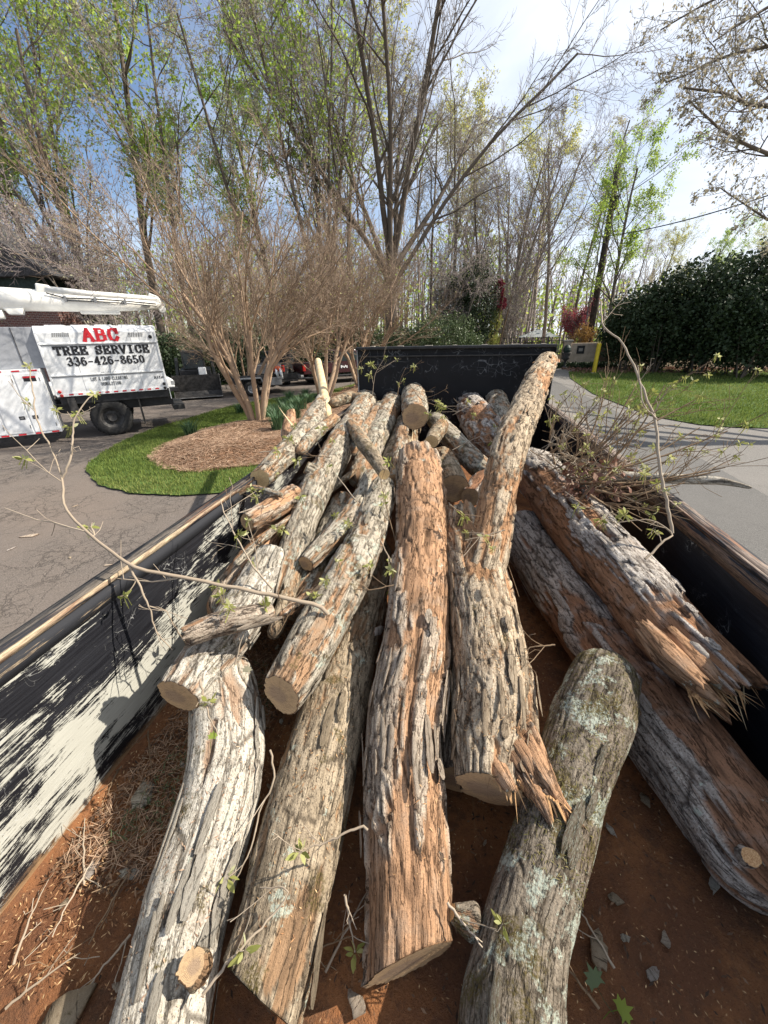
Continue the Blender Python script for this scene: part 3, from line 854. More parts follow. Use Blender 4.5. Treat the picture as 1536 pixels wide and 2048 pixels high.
LOGS = {}
WSC = {'fork_limb': 0.84, 'pale': 0.94, 'right_lower': 0.93, 'extra6': 0.8, 'mossy': 0.85, 'left_cut': 0.9, 'centre_left': 0.82, 'long_slender': 0.80, 'far_left': 0.78, 'left_stub': 0.85, 'mid_cut': 0.85, 'diagonal': 0.9, 'up_mid': 0.80, 'grey_down': 0.88, 'white_plate': 0.95, 'right_upper': 0.93, 'fork': 0.95, 'brown': 0.96}
def make_log(key, name, spec, mat='grey', label=None, cat='log', group=None, parent=None, seed=0, res=1.25, amp=1.0, cover=0.55,
             plate=(0.035, 0.16), ends=('cut', 'round'), tilt=((0, 0), (0, 0)), lump=0.07, cutm=None, world=None, kmin=0.0, gro=1.0, knots=(), coverf=None, flake=0):
    """spec rows: (px, py, width in px, height of the axis above the bed floor)"""
    rows = []
    if world is not None:
        rows = [tuple(r) for r in world]
    else:
        ws = WSC.get(key, 1.0)
        for px, py, w, h in spec:
            w = w * ws
            c = at_z(px, py, FL + h); zd = zdepth(c)
            rows.append((c[0], c[1], c[2], 0.5 * w / FPX * zd))
    rows = np.array(rows, float)
    zmean = np.mean([zdepth(r[:3]) for r in rows])
    step = max(0.0026, res * zmean / 384.0) * 1.25
    _, L = catmull(rows, 50)
    nv = int(max(14, L / step)); nv = min(nv, 620)
    C, L = catmull(rows, nv)
    ctr, rad = C[:, :3], C[:, 3]
    rm = rad.mean()
    nu = int(max(14, 2 * math.pi * rm / step)); nu = min(nu, 230)
    T = np.gradient(ctr, axis=0); T /= np.linalg.norm(T, axis=1, keepdims=True)
    A = np.zeros_like(T)
    a = np.cross(T[0], [0.0, 0.0, 1.0]); a /= np.linalg.norm(a)
    for i in range(nv):
        a = a - T[i] * np.dot(a, T[i]); a /= np.linalg.norm(a); A[i] = a
    B = np.cross(T, A)
    th = np.arange(nu) * 2 * math.pi / nu
    s = np.linspace(0, L, nv)
    TH, S = np.meshgrid(th, s)
    ct, st = np.cos(TH), np.sin(TH)
    radial = ct[..., None] * A[:, None] + st[..., None] * B[:, None]
    # unwrapped noise coordinates
    cyl = np.stack([ct * rm, st * rm, S], -1) + seed * 3.17
    C_ = 2 * math.pi * rm
    ncell = max(4, int(round(C_ / (plate[0] * (rm / 0.10) ** 0.3))))
    wu = (fbm(cyl * np.array([6, 6, 4.0]), seed + 1, 3) - 0.5)
    wv = (fbm(cyl * np.array([7, 7, 3.0]), seed + 5, 2) - 0.5)
    u = TH / (2 * math.pi) * ncell + wu * 1.5
    v = S / (plate[1] * 1.3) + wv * 1.9
    F1, F2, r1, r2, lv = voro(u, v, ncell, seed + 11)
    e = F2 - F1
    n2 = ncell * 3
    G1, G2, q1, q2, _ = voro(TH / (2 * math.pi) * n2 + wu * 5, S / (plate[1] * 0.42) + wv * 4, n2, seed + 31)
    e2 = G2 - G1
    low = fbm(cyl * np.array([5, 5, 1.6]), seed + 41, 3)
    cvr = cover if coverf is None else coverf(S / L, TH)
    outer = sstep(cvr + 1.1 * (low - 0.5) - 0.38 * (r2 - 0.5) - 0.3 * (q2 - 0.5) * 0.6, 0.47, 0.53)
    H = 0.0086 * amp * (rm / 0.10) ** 0.5
    body = sstep(e, 0.0, 0.10)
    hp = H * (0.50 + 0.50 * r1) * (0.35 + 0.65 * body) + H * 0.28 * np.clip(lv, -0.6, 0.6) * body
    fine = H * 0.20 * (sstep(e2, 0, 0.2) * (0.5 + 0.5 * q1) - 0.5)
    fibre = fbm(cyl * np.array([95, 95, 9.0]), seed + 51, 2) - 0.5
    fib2 = fbm(cyl * np.array([42, 42, 4.5]), seed + 52, 2) - 0.5
    d = outer * (hp + fine + H * 0.45 * fibre) + (1 - outer) * (-H * 0.45 + H * 0.75 * fib2 + H * 0.5 * fibre)
    grooves = sstep(np.abs(fbm(cyl * np.array([17, 17, 2.1]), seed + 61, 3) - 0.5), 0.035, 0.0)
    grooves = grooves * gro
    d = d - H * 0.55 * grooves
    lmp = (fbm(cyl * np.array([4, 4, 3.0]), seed + 71, 3) - 0.5) * 2 * lump * rm
    R = rad[:, None] * 1.0 - H * 0.3 + d + lmp
    for (kt, ks, kr, kh) in knots:
        dd = np.sqrt(((np.angle(np.exp(1j * (TH - kt)))) * rm) ** 2 + (S - ks * L) ** 2)
        R = R + kh * np.exp(-(dd / kr) ** 2) - kh * 0.6 * np.exp(-(dd / (kr * 0.35)) ** 2)
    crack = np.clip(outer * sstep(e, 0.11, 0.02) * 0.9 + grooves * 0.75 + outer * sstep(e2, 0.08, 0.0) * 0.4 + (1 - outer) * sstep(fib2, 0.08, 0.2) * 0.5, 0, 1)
    # ends
    shift = np.zeros_like(S)
    for k, (kind, (ta, tb)) in enumerate(zip(ends, tilt)):
        dist = S if k == 0 else L - S
        sg = -1 if k == 0 else 1
        if kind == 'round':
            q = np.clip(dist / (rm * 0.9), 0, 1)
            R = R * np.sqrt(np.clip(1 - (1 - q) ** 2.4, 0.03, 1))
        elif kind == 'broken':
            jag = (fbm(np.stack([ct * 2.6, st * 2.6, 0 * S], -1) + seed, seed + 81, 3) - 0.3)
            shift += sg * sstep(dist, rm * 1.2, 0) * jag * rm * 1.7
        if ta or tb:
            shift += sg * sstep(dist, rm * 3.0, 0.0) * (ct * ta + st * tb) * R
    P = ctr[:, None] + radial * R[..., None] + T[:, None] * shift[..., None]
    org = ctr[nv // 2].copy()
    V = (P - org).reshape(-1, 3)
    i = np.arange(nv * nu).reshape(nv, nu)
    ir = np.roll(i, -1, axis=1)
    F = np.stack([i[:-1], ir[:-1], ir[1:], i[1:]], -1).reshape(-1, 4)
    extraV, tri = [], []
    for k, kind in enumerate(ends):
        row = i[0] if k == 0 else i[-1]
        c = P[0 if k == 0 else -1].mean(0)
        if kind == 'broken': c = c + T[0 if k == 0 else -1] * (0.35 * rm if k == 0 else -0.35 * rm)
        idx = nv * nu + len(extraV); extraV.append(c - org)
        t = np.stack([row, np.roll(row, -1), np.full(nu, idx)], 1)
        tri.append(t[:, ::-1] if k == 0 else t)
    V = np.concatenate([V, np.array(extraV)])
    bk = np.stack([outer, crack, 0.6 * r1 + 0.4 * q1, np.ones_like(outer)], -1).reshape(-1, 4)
    bk = np.concatenate([bk, [[0, 0.3, 0.5, 1]] * len(extraV)])
    UV = np.stack([TH * rm, S], -1).reshape(-1, 2)
    UV = np.concatenate([UV, [[0, 0]] * len(extraV)])
    F = F[:, ::-1]; tri = [t[:, ::-1] for t in tri]
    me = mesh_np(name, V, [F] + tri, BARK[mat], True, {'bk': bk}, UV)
    o = link(name, me)
    if parent is not None:
        o.parent = parent; o.location = tuple(org - np.array(parent.location))
    else:
        o.location = tuple(org)
    tag(o, label, cat if parent is None else None, group)
    rootloc = np.array(parent.location) if parent is not None else org
    root = parent if parent is not None else o
    # sawn faces
    for k, kind in enumerate(ends):
        if kind not in ('cut', 'cutb'): continue
        j = 0 if k == 0 else -1
        ring = P[j]; c = ring.mean(0); t = T[j] * (-1 if k == 0 else 1)
        n = np.zeros(3)
        for q in range(nu):
            n += np.cross(ring[q] - c, ring[(q + 1) % nu] - c)
        n /= np.linalg.norm(n)
        if np.dot(n, t) < 0: n = -n
        nr = 5; vs, uvs = [], []
        ring2 = c + (ring - c) * 0.985 + n * 0.0015
        r0 = np.linalg.norm(ring2 - c, axis=1).mean()
        for m_ in range(nr):
            f = 1 - m_ / nr
            w = 0.0
            vs.append(c + (ring2 - c) * f + n * w)
            uvs.append(np.stack([np.cos(th) * f, np.sin(th) * f], 1))
        vs.append(c[None]); uvs.append(np.array([[0.0, 0.0]]))
        VV = np.concatenate(vs) - org
        ii = np.arange(nr * nu).reshape(nr, nu); jr = np.roll(ii, -1, axis=1)
        FF = np.stack([ii[:-1], jr[:-1], jr[1:], ii[1:]], -1).reshape(-1, 4)
        TT = np.stack([ii[-1], jr[-1], np.full(nu, nr * nu)], 1)
        me2 = mesh_np('cut_face', VV, [FF, TT], cutm or (CUTB if kind == 'cutb' else CUT), False, None, np.concatenate(uvs))
        f_ = link('cut_face', me2, root)
        f_.location = tuple(org - rootloc)
    info = dict(o=o, root=root, rootloc=rootloc, P=P, ctr=ctr, T=T, radial=radial, R=R, nu=nu, nv=nv, L=L, rm=rm, outer=outer, org=org, step=L / nv)
    LOGS[key] = info
    if flake: add_flakes(info, flake, mat, seed)
    return info

def flake_mesh(seed, mat):
    """a thin curled strip of bark, unit length along x, unit width along y, with thickness"""
    r = np.random.default_rng(seed)
    n = 8
    xs = np.linspace(-0.5, 0.5, n)
    w0 = 0.5 * (1 - np.abs(xs * 2) ** 3 * 0.65) * (0.7 + 0.5 * r.random(n))
    w1 = 0.5 * (1 - np.abs(xs * 2) ** 3 * 0.65) * (0.7 + 0.5 * r.random(n))
    V = []
    for x, a, b in zip(xs, w0, w1):
        for y in (-a, 0.06 * (r.random() - .5), b):
            z = -0.35 * (y * 1.0) ** 2
            V.append((x, y, z + 0.05 * r.random()))
    V = np.array(V)
    Bm = V.copy(); Bm[:, 2] -= 0.11
    n_ = len(V)
    i = np.arange(n_).reshape(n, 3)
    F = np.stack([i[:-1, :-1], i[1:, :-1], i[1:, 1:], i[:-1, 1:]], -1).reshape(-1, 4)
    Fb = F[:, ::-1] + n_
    rim = list(i[:, 0]) + list(i[-1, 1:]) + list(i[::-1, 2][1:]) + [i[0, 1]]
    rim = np.array(rim)
    Fr = np.stack([rim, np.roll(rim, -1), np.roll(rim, -1) + n_, rim + n_], 1)[:, ::-1]
    VV = np.concatenate([V, Bm])
    bk = np.ones((len(VV), 4)); bk[:, 1] = 0; bk[n_:, 0] = 0; bk[:, 2] = r.random()
    uv = np.c_[VV[:, 1] * 0.05 + seed, VV[:, 0] * 0.2]
    return mesh_np('bark_flake', VV, [F, Fb, Fr], BARK[mat], False, {'bk': bk}, uv)
FLK = {}
def add_flakes(info, n, mat, seed):
    if mat not in FLK:
        FLK[mat] = [flake_mesh(100 + k + 10 * len(FLK), mat) for k in range(4)]
    r = np.random.default_rng(seed + 500)
    got = 0
    for _ in range(n * 30):
        if got >= n: break
        i = r.integers(int(info['nv'] * 0.05), int(info['nv'] * 0.93)); j = r.integers(0, info['nu'])
        p = info['P'][i, j]; nrm = info['radial'][i, j]
        toc = CAM - p; toc /= np.linalg.norm(toc)
        if np.dot(nrm, toc) < -0.12 or info['outer'][i, j] < 0.4: continue
        t = info['T'][i] * (1 if r.random() < 0.5 else -1)
        t = t + nrm * 0.10 * r.random() + np.cross(nrm, t) * 0.12 * (r.random() - 0.5)
        t /= np.linalg.norm(t)
        y = np.cross(nrm, t); y /= np.linalg.norm(y); z = np.cross(t, y)
        ln = 0.05 + 0.14 * r.random() ** 1.5; wd = 0.014 + 0.018 * r.random(); tk = 0.016
        o = link('bark_flake', FLK[mat][got % 4], info['root'])
        Mx = Matrix.Identity(4)
        cpos = p + nrm * (0.004 + 0.005 * r.random()) + nrm * 0.004 - info['rootloc']
        for k in range(3):
            Mx[k][0] = t[k] * ln; Mx[k][1] = y[k] * wd; Mx[k][2] = z[k] * tk; Mx[k][3] = cpos[k]
        o.matrix_local = Mx
        got += 1

def shard_mesh(seed, mat):
    r = np.random.default_rng(seed)
    n = 5; V = []
    for k in range(n):
        t = k / (n - 1)
        w = (1 - t) ** 0.8 * (0.8 + 0.4 * r.random()) + 0.02
        oy, oz = 0.25 * (r.random() - .5), 0.3 * t * t
        V += [(t, -0.5 * w + oy * t, oz - 0.15 * w), (t, 0.5 * w + oy * t, oz - 0.2 * w * r.random()), (t, 0.3 * w + oy * t, oz + 0.2 * w), (t, -0.35 * w + oy * t, oz + 0.25 * w * r.random())]
    F = [(3, 2, 1, 0)] + [(4 * k + a, 4 * k + (a + 1) % 4, 4 * k + 4 + (a + 1) % 4, 4 * k + 4 + a) for k in range(n - 1) for a in range(4)] + [(4 * n - 4, 4 * n - 3, 4 * n - 2, 4 * n - 1)]
    me = bpy.data.meshes.new('splinter'); me.from_pydata(V, [], F); me.materials.append(mat)
    return me
SH = [shard_mesh(k, SPLINT) for k in range(4)]
SHP = [shard_mesh(k + 9, PEELED) for k in range(3)]
def shards(info, base, tips, width, thick=0.4, name='splinter', meshes=None, up=(0, 0, 1)):
    """splinters from base points to tip points (world)"""
    for k, (b, t) in enumerate(zip(base, tips)):
        b = np.array(b); t = np.array(t); d = t - b; ln = np.linalg.norm(d); d /= ln
        y = np.cross(np.array(up, float), d); y /= np.linalg.norm(y); z = np.cross(d, y)
        w = width * (0.6 + 0.8 * random.random())
        Mx = Matrix.Identity(4); c = b - info['rootloc']
        for q in range(3):
            Mx[q][0] = d[q] * ln; Mx[q][1] = y[q] * w; Mx[q][2] = z[q] * w * thick * 2; Mx[q][3] = c[q]
        o = link(name, (meshes or SH)[k % len(meshes or SH)], info['root'])
        o.matrix_local = Mx

# ---- near logs, from left to right
L1 = make_log('pale', 'log', [(300, 2150, 195, .12), (330, 1990, 185, .13), (375, 1800, 172, .15), (432, 1620, 160, .19), (455, 1490, 150, .24), (447, 1385, 128, .29), (440, 1340, 100, .30)], 'pale',
              'thick pale grey log with a sawn knot, nearest the scratched left wall', seed=1, cover=0.84, plate=(0.07, 0.32), ends=('cut', 'broken'), lump=0.10, amp=0.8, flake=16, gro=0.35)
make_log('knot', 'branch_stub', [(400, 1938, 66, .20), (383, 1932, 54, .27)], 'brown', parent=L1['o'], seed=44, ends=('round', 'cut'), cutm=CUT, amp=0.7)
L2 = make_log('brown', 'log', [(520, 1985, 196, .12), (560, 1850, 184, .13), (600, 1680, 172, .15), (645, 1500, 150, .18), (690, 1320, 122, .22), (722, 1200, 104, .26), (745, 1090, 84, .30)], 'brown',
              'thick speckled brown log between the pale grey log and the long orange log', seed=2, cover=0.66, plate=(0.028, 0.12), ends=('cut', 'round'), tilt=((0.30, -0.1), (0, 0)), lump=0.05, amp=0.62, flake=6, gro=0.55)
L3 = make_log('orange', 'log', [(822, 1925, 178, .125), (820, 1800, 170, .14), (812, 1620, 160, .19), (808, 1460, 148, .27), (832, 1300, 134, .37), (843, 1150, 118, .48), (846, 1030, 104, .57), (840, 940, 88, .64), (838, 925, 84, .65)], 'orange',
              'long orange log with peeling grey bark plates in the middle of the bed', seed=3, cover=0.53, plate=(0.034, 0.26), ends=('cut', 'broken'), tilt=((-0.35, 0.0), (0, 0)), lump=0.07, amp=1.15, flake=40,
              coverf=lambda f, t: 0.53 - 0.20 * np.cos(t + 1.0) + 0.05 * np.sin(9 * f) - 0.22 * sstep(f, 0.2, 0.06))
L4 = make_log('fork', 'log', [(982, 1580, 150, .235), (985, 1500, 168, .26), (985, 1400, 162, .31), (972, 1280, 142, .38), (958, 1180, 128, .45), (938, 1100, 120, .50), (928, 1050, 100, .53)], 'tan',
              'forked tan log with one long limb rising against the black headboard', seed=4, cover=0.60, plate=(0.034, 0.17), ends=('cut', 'broken'), lump=0.10, amp=1.0, flake=34)
make_log('fork_limb', 'limb', [(950, 1195, 96, .44), (975, 1110, 94, .56), (995, 1000, 88, .72), (1018, 900, 82, .88), (1050, 820, 70, 1.00), (1078, 755, 58, 1.12), (1095, 722, 46, 1.18)], 'tan',
         parent=L4['o'], seed=5, cover=0.56, plate=(0.030, 0.13), ends=('round', 'round'), lump=0.07, amp=0.95, flake=30)
L5 = make_log('right_upper', 'log', [(1430, 1350, 130, .40), (1345, 1270, 150, .42), (1260, 1170, 140, .45), (1180, 1080, 128, .49), (1115, 1000, 114, .53), (1072, 945, 92, .55)], 'redwhite',
              'orange log with torn splintered end beside the right wall', seed=6, ends=('broken', 'broken'), plate=(0.032, 0.24), lump=0.07, amp=1.15, flake=26,
              coverf=lambda f, t: 0.50 + 0.26 * np.cos(t + 0.75) - 0.35 * sstep(f, 0.26, 0.12))
L6 = make_log('right_lower', 'log', [(1610, 1830, 210, .14), (1530, 1725, 214, .14), (1440, 1600, 206, .15), (1345, 1470, 190, .16), (1250, 1350, 165, .18), (1165, 1235, 140, .21), (1090, 1130, 118, .24), (1035, 1050, 100, .27)], 'russet',
              'big shaded russet log with flaking grey plates, lying on the right of the floor', seed=7, cover=0.52, plate=(0.042, 0.22), ends=('round', 'round'), lump=0.08, amp=0.95, flake=30)
make_log('rknot', 'branch_stub', [(1490, 1712, 40, .22), (1502, 1714, 30, .275)], 'russet', parent=L6['o'], seed=45, ends=('round', 'cut'), cutm=SPLINT, amp=0.6)
L7 = make_log('mossy', 'log', [(1012, 2150, 222, .13), (1025, 2000, 218, .14), (1050, 1850, 188, .16), (1090, 1715, 172, .19), (1125, 1600, 164, .22), (1160, 1500, 160, .26), (1190, 1410, 158, .31), (1208, 1345, 130, .34), (1215, 1318, 90, .345)], 'mossy',
              'bent mossy log with pale green lichen patches in the right foreground', seed=8, cover=0.70, plate=(0.030, 0.11), ends=('cut', 'round'), lump=0.13, amp=0.7, flake=8)
make_log('mstub', 'branch_stub', [(1255, 1425, 34, .30), (1272, 1417, 28, .31)], 'mossy', parent=L7['o'], seed=46, ends=('round', 'cutb'), amp=0.6)
make_log('mstub2', 'branch_stub', [(960, 1850, 70, .16), (925, 1835, 44, .17), (905, 1825, 26, .18)], 'mossy', parent=L7['o'], seed=47, ends=('round', 'cutb'), amp=0.6)
L8 = make_log('left_cut', 'log', [(357, 1392, 98, .40), (400, 1335, 104, .41), (455, 1270, 106, .43), (505, 1195, 96, .45), (550, 1110, 84, .47)], 'pale',
              'short log with a shaded round cut face touching the left wall', seed=9, cover=0.60, plate=(0.036, 0.14), ends=('cut', 'round'), lump=0.06, amp=0.7, flake=5)
L9 = make_log('centre_left', 'log', [(563, 1388, 104, .40), (600, 1330, 116, .41), (650, 1240, 112, .45), (692, 1160, 108, .49), (727, 1090, 94, .53), (752, 1020, 74, .57), (768, 965, 54, .60)], 'grey',
              'lichen grey log with an oval sawn end resting on the speckled brown log', seed=10, cover=0.56, plate=(0.034, 0.13), ends=('cut', 'round'), tilt=((0.1, 0.25), (0, 0)), lump=0.09, amp=0.8, flake=10)
L10 = make_log('left_short', 'log', [(378, 1270, 42, .58), (430, 1250, 48, .58), (490, 1236, 46, .58), (550, 1222, 40, .57)], 'orange',
               'thin pale branch log lying across the pile beside the left wall', seed=11, cover=0.62, plate=(0.022, 0.12), ends=('broken', 'round'), lump=0.07, amp=0.55, flake=3)
L11 = make_log('long_slender', 'log', [(562, 1185, 52, .44), (585, 1110, 66, .48), (612, 1030, 72, .55), (645, 955, 76, .62), (685, 885, 72, .67), (720, 830, 64, .70), (742, 778, 50, .73)], 'grey',
               'long slender lichen grey log rising to the headboard with a small yellow cut stub', seed=12, cover=0.6, plate=(0.030, 0.12), ends=('broken', 'round'), lump=0.09, amp=0.75, flake=8)
make_log('ystub', 'branch_stub', [(640, 952, 40, .64), (622, 940, 28, .70), (612, 935, 27, .72)], 'grey', parent=L11['o'], seed=48, ends=('round', 'cutb'), amp=0.5)
L12 = make_log('far_left', 'log', [(520, 957, 50, .70), (560, 918, 56, .71), (600, 878, 56, .72), (630, 835, 50, .74), (648, 800, 38, .76)], 'grey',
               'lichen spotted log with a square sawn end overhanging the left wall', seed=13, cover=0.58, plate=(0.03, 0.12), ends=('cutb', 'round'), lump=0.10, amp=0.75, flake=5)
L12b = make_log('peeled', 'log', [(655, 835, 20, .70), (650, 800, 19, .80), (643, 760, 17, .92), (636, 722, 13, 1.06)], 'orange',
                'bare yellow peeled stub standing upright at the left of the pile', seed=14, cover=0.05, ends=('round', 'round'), lump=0.08, amp=0.3)
L12b['o'].data.materials[0] = PEELED
L12c = make_log('stub_left', 'log', [(578, 895, 28, .66), (578, 860, 30, .74), (582, 828, 20, .82)], 'orange',
                'short reddish stub with a torn white sliver at the left edge of the pile', seed=15, cover=0.3, ends=('round', 'broken'), lump=0.1, amp=0.5)
L13 = make_log('left_stub', 'log', [(494, 1046, 44, .62), (525, 1030, 54, .62), (560, 1008, 56, .62), (595, 985, 52, .62)], 'orange',
               'short reddish log with a pale chopped end below the yellow cut stub', seed=16, cover=0.42, plate=(0.026, 0.1), ends=('cut', 'round'), lump=0.07, amp=0.7, flake=2)
L14 = make_log('mid_cut', 'log', [(612, 1128, 42, .50), (650, 1090, 52, .52), (690, 1050, 56, .54), (722, 1005, 54, .57), (748, 950, 46, .60)], 'grey',
               'grey log with a small brown cut end between two lichen grey logs', seed=17, cover=0.6, plate=(0.03, 0.12), ends=('cut', 'round'), lump=0.08, amp=0.7, flake=3)
L15 = make_log('diagonal', 'log', [(769, 949, 24, .76), (748, 915, 32, .77), (722, 880, 32, .78), (702, 848, 28, .79)], 'brown',
               'thin dark diagonal log with a bright yellow cut end near the middle', seed=18, cover=0.6, plate=(0.02, 0.09), ends=('cutb', 'round'), lump=0.05, amp=0.5)
L16 = make_log('round_top', 'log', [(830, 833, 52, .80), (829, 812, 52, .80), (827, 788, 46, .80), (825, 774, 36, .78)], 'grey',
               'log with the largest round brown sawn face at the top centre of the pile', seed=19, cover=0.6, plate=(0.03, 0.1), ends=('cut', 'round'), lump=0.05, amp=0.7, flake=2)
L17 = make_log('up_mid', 'log', [(715, 965, 56, .52), (740, 905, 60, .58), (765, 850, 58, .66), (785, 805, 52, .71), (795, 776, 40, .73)], 'grey',
               'lichen covered log between the long slender log and the round sawn face', seed=20, cover=0.62, plate=(0.028, 0.11), ends=('round', 'round'), lump=0.11, amp=0.75, flake=6)
L18 = make_log('small_round', 'log', [(863, 884, 26, .72), (872, 868, 30, .71), (885, 850, 30, .70)], 'brown',
               'small log with a bright orange round cut just below the large sawn face', seed=21, cover=0.6, ends=('cutb', 'round'), lump=0.05, amp=0.5)
L19 = make_log('grey_down', 'log', [(868, 838, 38, .66), (895, 868, 46, .62), (930, 905, 48, .56), (970, 945, 50, .50), (1000, 975, 50, .45)], 'grey',
               'grey log sloping down to the right behind the rising limb', seed=22, cover=0.64, plate=(0.028, 0.11), ends=('round', 'round'), lump=0.08, amp=0.7, flake=4)
L20 = make_log('white_plate', 'log', [(1010, 915, 76, .52), (985, 880, 76, .57), (958, 842, 72, .62), (935, 808, 54, .66), (928, 797, 38, .67)], 'redwhite',
               'dark reddish log with raised white bark plates in front of the headboard', seed=23, cover=0.55, plate=(0.03, 0.12), ends=('round', 'round'), lump=0.08, amp=1.2, flake=14)
L21 = make_log('upright_mossy', 'log', [(1012, 868, 40, .58), (1002, 835, 44, .66), (992, 800, 42, .74), (986, 783, 30, .77)], 'grey',
               'short mossy grey log end poking up behind the white plated log', seed=24, cover=0.65, plate=(0.026, 0.09), ends=('round', 'round'), lump=0.09, amp=0.7, flake=2)
L22 = make_log('shade_round', 'log', [(908, 978, 58, .50), (895, 950, 60, .51), (880, 915, 58, .52)], 'brown',
               'shaded round cut log end in the gap right of the long orange log', seed=25, cover=0.5, ends=('cut', 'round'), lump=0.05, amp=0.6, flake=3)
L23 = make_log('shade_brown', 'log', [(940, 995, 40, .46), (965, 968, 50, .46), (995, 940, 50, .46)], 'russet',
               'reddish brown log end tucked under the rising limb', seed=26, cover=0.3, ends=('cut', 'round'), lump=0.08, amp=0.6)
L24 = make_log('under_left', 'log', [(590, 1240, 56, .33), (622, 1170, 66, .36), (650, 1100, 60, .40), (690, 1000, 54, .42)], 'grey',
               'shaded grey log in the gap under the lichen grey log', seed=27, cover=0.6, plate=(0.03, 0.12), ends=('round', 'round'), lump=0.08, amp=0.7, flake=3)
L25 = make_log('under_slender', 'log', [(430, 1235, 60, .34), (480, 1160, 70, .38), (530, 1090, 60, .43), (580, 1010, 54, .47)], 'orange',
               'reddish log lying low between the left wall and the long slender log', seed=28, cover=0.35, plate=(0.03, 0.12), ends=('round', 'round'), lump=0.08, amp=0.7, flake=3)
L26 = make_log('mossy_cross', 'log', [(752, 772, 22, .80), (785, 776, 26, .80), (822, 782, 24, .79)], 'brown',
               'short mossy piece lying crossways at the top of the pile', seed=29, cover=0.6, ends=('round', 'round'), lump=0.15, amp=0.5)
L27 = make_log('dark_centre', 'log', [(735, 1070, 50, .36), (765, 990, 56, .42), (800, 900, 60, .50), (815, 850, 56, .55)], 'brown',
               'dark log in the gap behind the top of the long orange log', seed=30, cover=0.6, plate=(0.03, 0.12), ends=('round', 'round'), lump=0.08, amp=0.7)
L28 = make_log('under_fork', 'log', [(915, 1560, 90, .12), (925, 1430, 90, .14), (925, 1300, 84, .18), (918, 1180, 80, .24)], 'orange',
               'grey and orange log half hidden under the forked tan log', seed=31, cover=0.62, plate=(0.034, 0.2), ends=('cut', 'round'), lump=0.06, amp=1.0, flake=8)
L29 = make_log('dead_limb', 'dead_limb', None, 'pale', 'dead silvery limb split at its tip hanging out over the right rail', 'branch', seed=32,
               world=[(*at_d(*q[:2], q[2]), q[3]) for q in [(1140, 975, 2.2, .028), (1210, 955, 2.1, .03), (1290, 955, 2.0, .026), (1370, 958, 1.95, .024), (1440, 962, 1.9, .018), (1505, 976, 1.85, .006)]],
               cover=0.85, plate=(0.02, 0.2), ends=('round', 'round'), lump=0.2, amp=0.6)
for k, (sp, mt, nm, lab) in enumerate([
    ([(655, 985, 11, .56), (690, 958, 13, .58), (730, 925, 12, .60)], 'brown', 'branch', 'thin grey branch wedged between the long slender log and the dark diagonal log'),
    ([(470, 1130, 12, .55), (530, 1075, 14, .57), (600, 1020, 12, .58)], 'grey', 'branch', 'thin grey branch under the pale chopped end'),
    ([(545, 1275, 26, .42), (570, 1210, 30, .43), (588, 1150, 28, .45)], 'brown', 'log', 'short dark piece standing behind the thin pale branch log'),
    ([(676, 1210, 30, .36), (704, 1130, 34, .40), (742, 1040, 32, .44)], 'brown', 'log', 'thin dark log just right of the lichen grey log with the oval end'),
    ([(598, 905, 22, .73), (628, 870, 26, .75), (668, 838, 22, .77)], 'grey', 'branch', 'crooked lichen branch on top of the far left log'),
    ([(700, 905, 22, .66), (728, 862, 24, .70), (760, 812, 22, .74)], 'grey', 'branch', 'slim lichen branch beside the dark diagonal log'),
    ([(788, 960, 30, .60), (800, 900, 34, .64), (806, 850, 30, .68)], 'grey', 'log', 'lichen log end directly behind the broken top of the orange log'),
    ([(662, 808, 18, .80), (700, 795, 22, .80), (735, 800, 18, .79)], 'brown', 'branch', 'mossy crooked branch at the back left of the pile'),
    ([(1045, 905, 20, .50), (1085, 925, 24, .52), (1130, 950, 20, .54)], 'redwhite', 'branch', 'white barked branch piece beside the broken end of the orange splintered log'),
    ([(640, 1175, 22, .46), (600, 1205, 24, .46), (560, 1235, 20, .46)], 'orange', 'branch', 'reddish branch stub beside the end of the long slender log'),
    ([(470, 990, 10, .68), (505, 975, 12, .70), (560, 990, 10, .70)], 'grey', 'branch', 'thin stick lying under the square sawn end at the left rail'),
    ([(1000, 1075, 12, .58), (955, 1050, 14, .60), (905, 1060, 10, .58)], 'pale', 'branch', 'pale torn strip of bark across the crotch of the forked log')]):
    make_log('extra%d' % k, nm, sp, mt, lab, cat='log' if nm == 'log' else 'branch', seed=140 + k, cover=0.55, plate=(0.02, 0.08), ends=('round', 'broken') if k % 3 else ('cut', 'round'), lump=0.14, amp=0.8)
# splinters
def P5(px, py, h): return at_z(px, py, FL + h)
for k, (sp, par) in enumerate([([(990, 1440, 66, .330), (1032, 1510, 74, .325), (1062, 1566, 44, .31)], L4), ([(1035, 1440, 60, .325), (1078, 1530, 70, .325), (1112, 1592, 46, .31), (1130, 1635, 20, .30)], L4), ([(975, 1500, 34, .33), (1000, 1540, 40, .33), (1020, 1575, 26, .32)], L4),
                               ([(1090, 1560, 30, .325), (1125, 1608, 26, .31), (1165, 1652, 12, .29)], L4), ([(1060, 1560, 36, .32), (1085, 1610, 30, .31), (1100, 1648, 14, .30)], L4),
                               ([(1290, 1262, 40, .50), (1340, 1318, 56, .485), (1390, 1362, 40, .46)], L5), ([(1340, 1268, 44, .50), (1395, 1325, 60, .47), (1450, 1378, 34, .44)], L5), ([(1385, 1255, 30, .47), (1440, 1315, 48, .45), (1490, 1362, 22, .42)], L5), ([(1360, 1340, 34, .45), (1400, 1375, 40, .43), (1445, 1412, 16, .40)], L5)]):
    make_log('torn%d' % k, 'torn_piece', sp, 'orange', parent=par['o'], seed=51 + k, cover=0.16, plate=(0.02, 0.05), ends=('broken', 'broken'), lump=0.45, amp=2.2)
_r = np.random.default_rng(4)
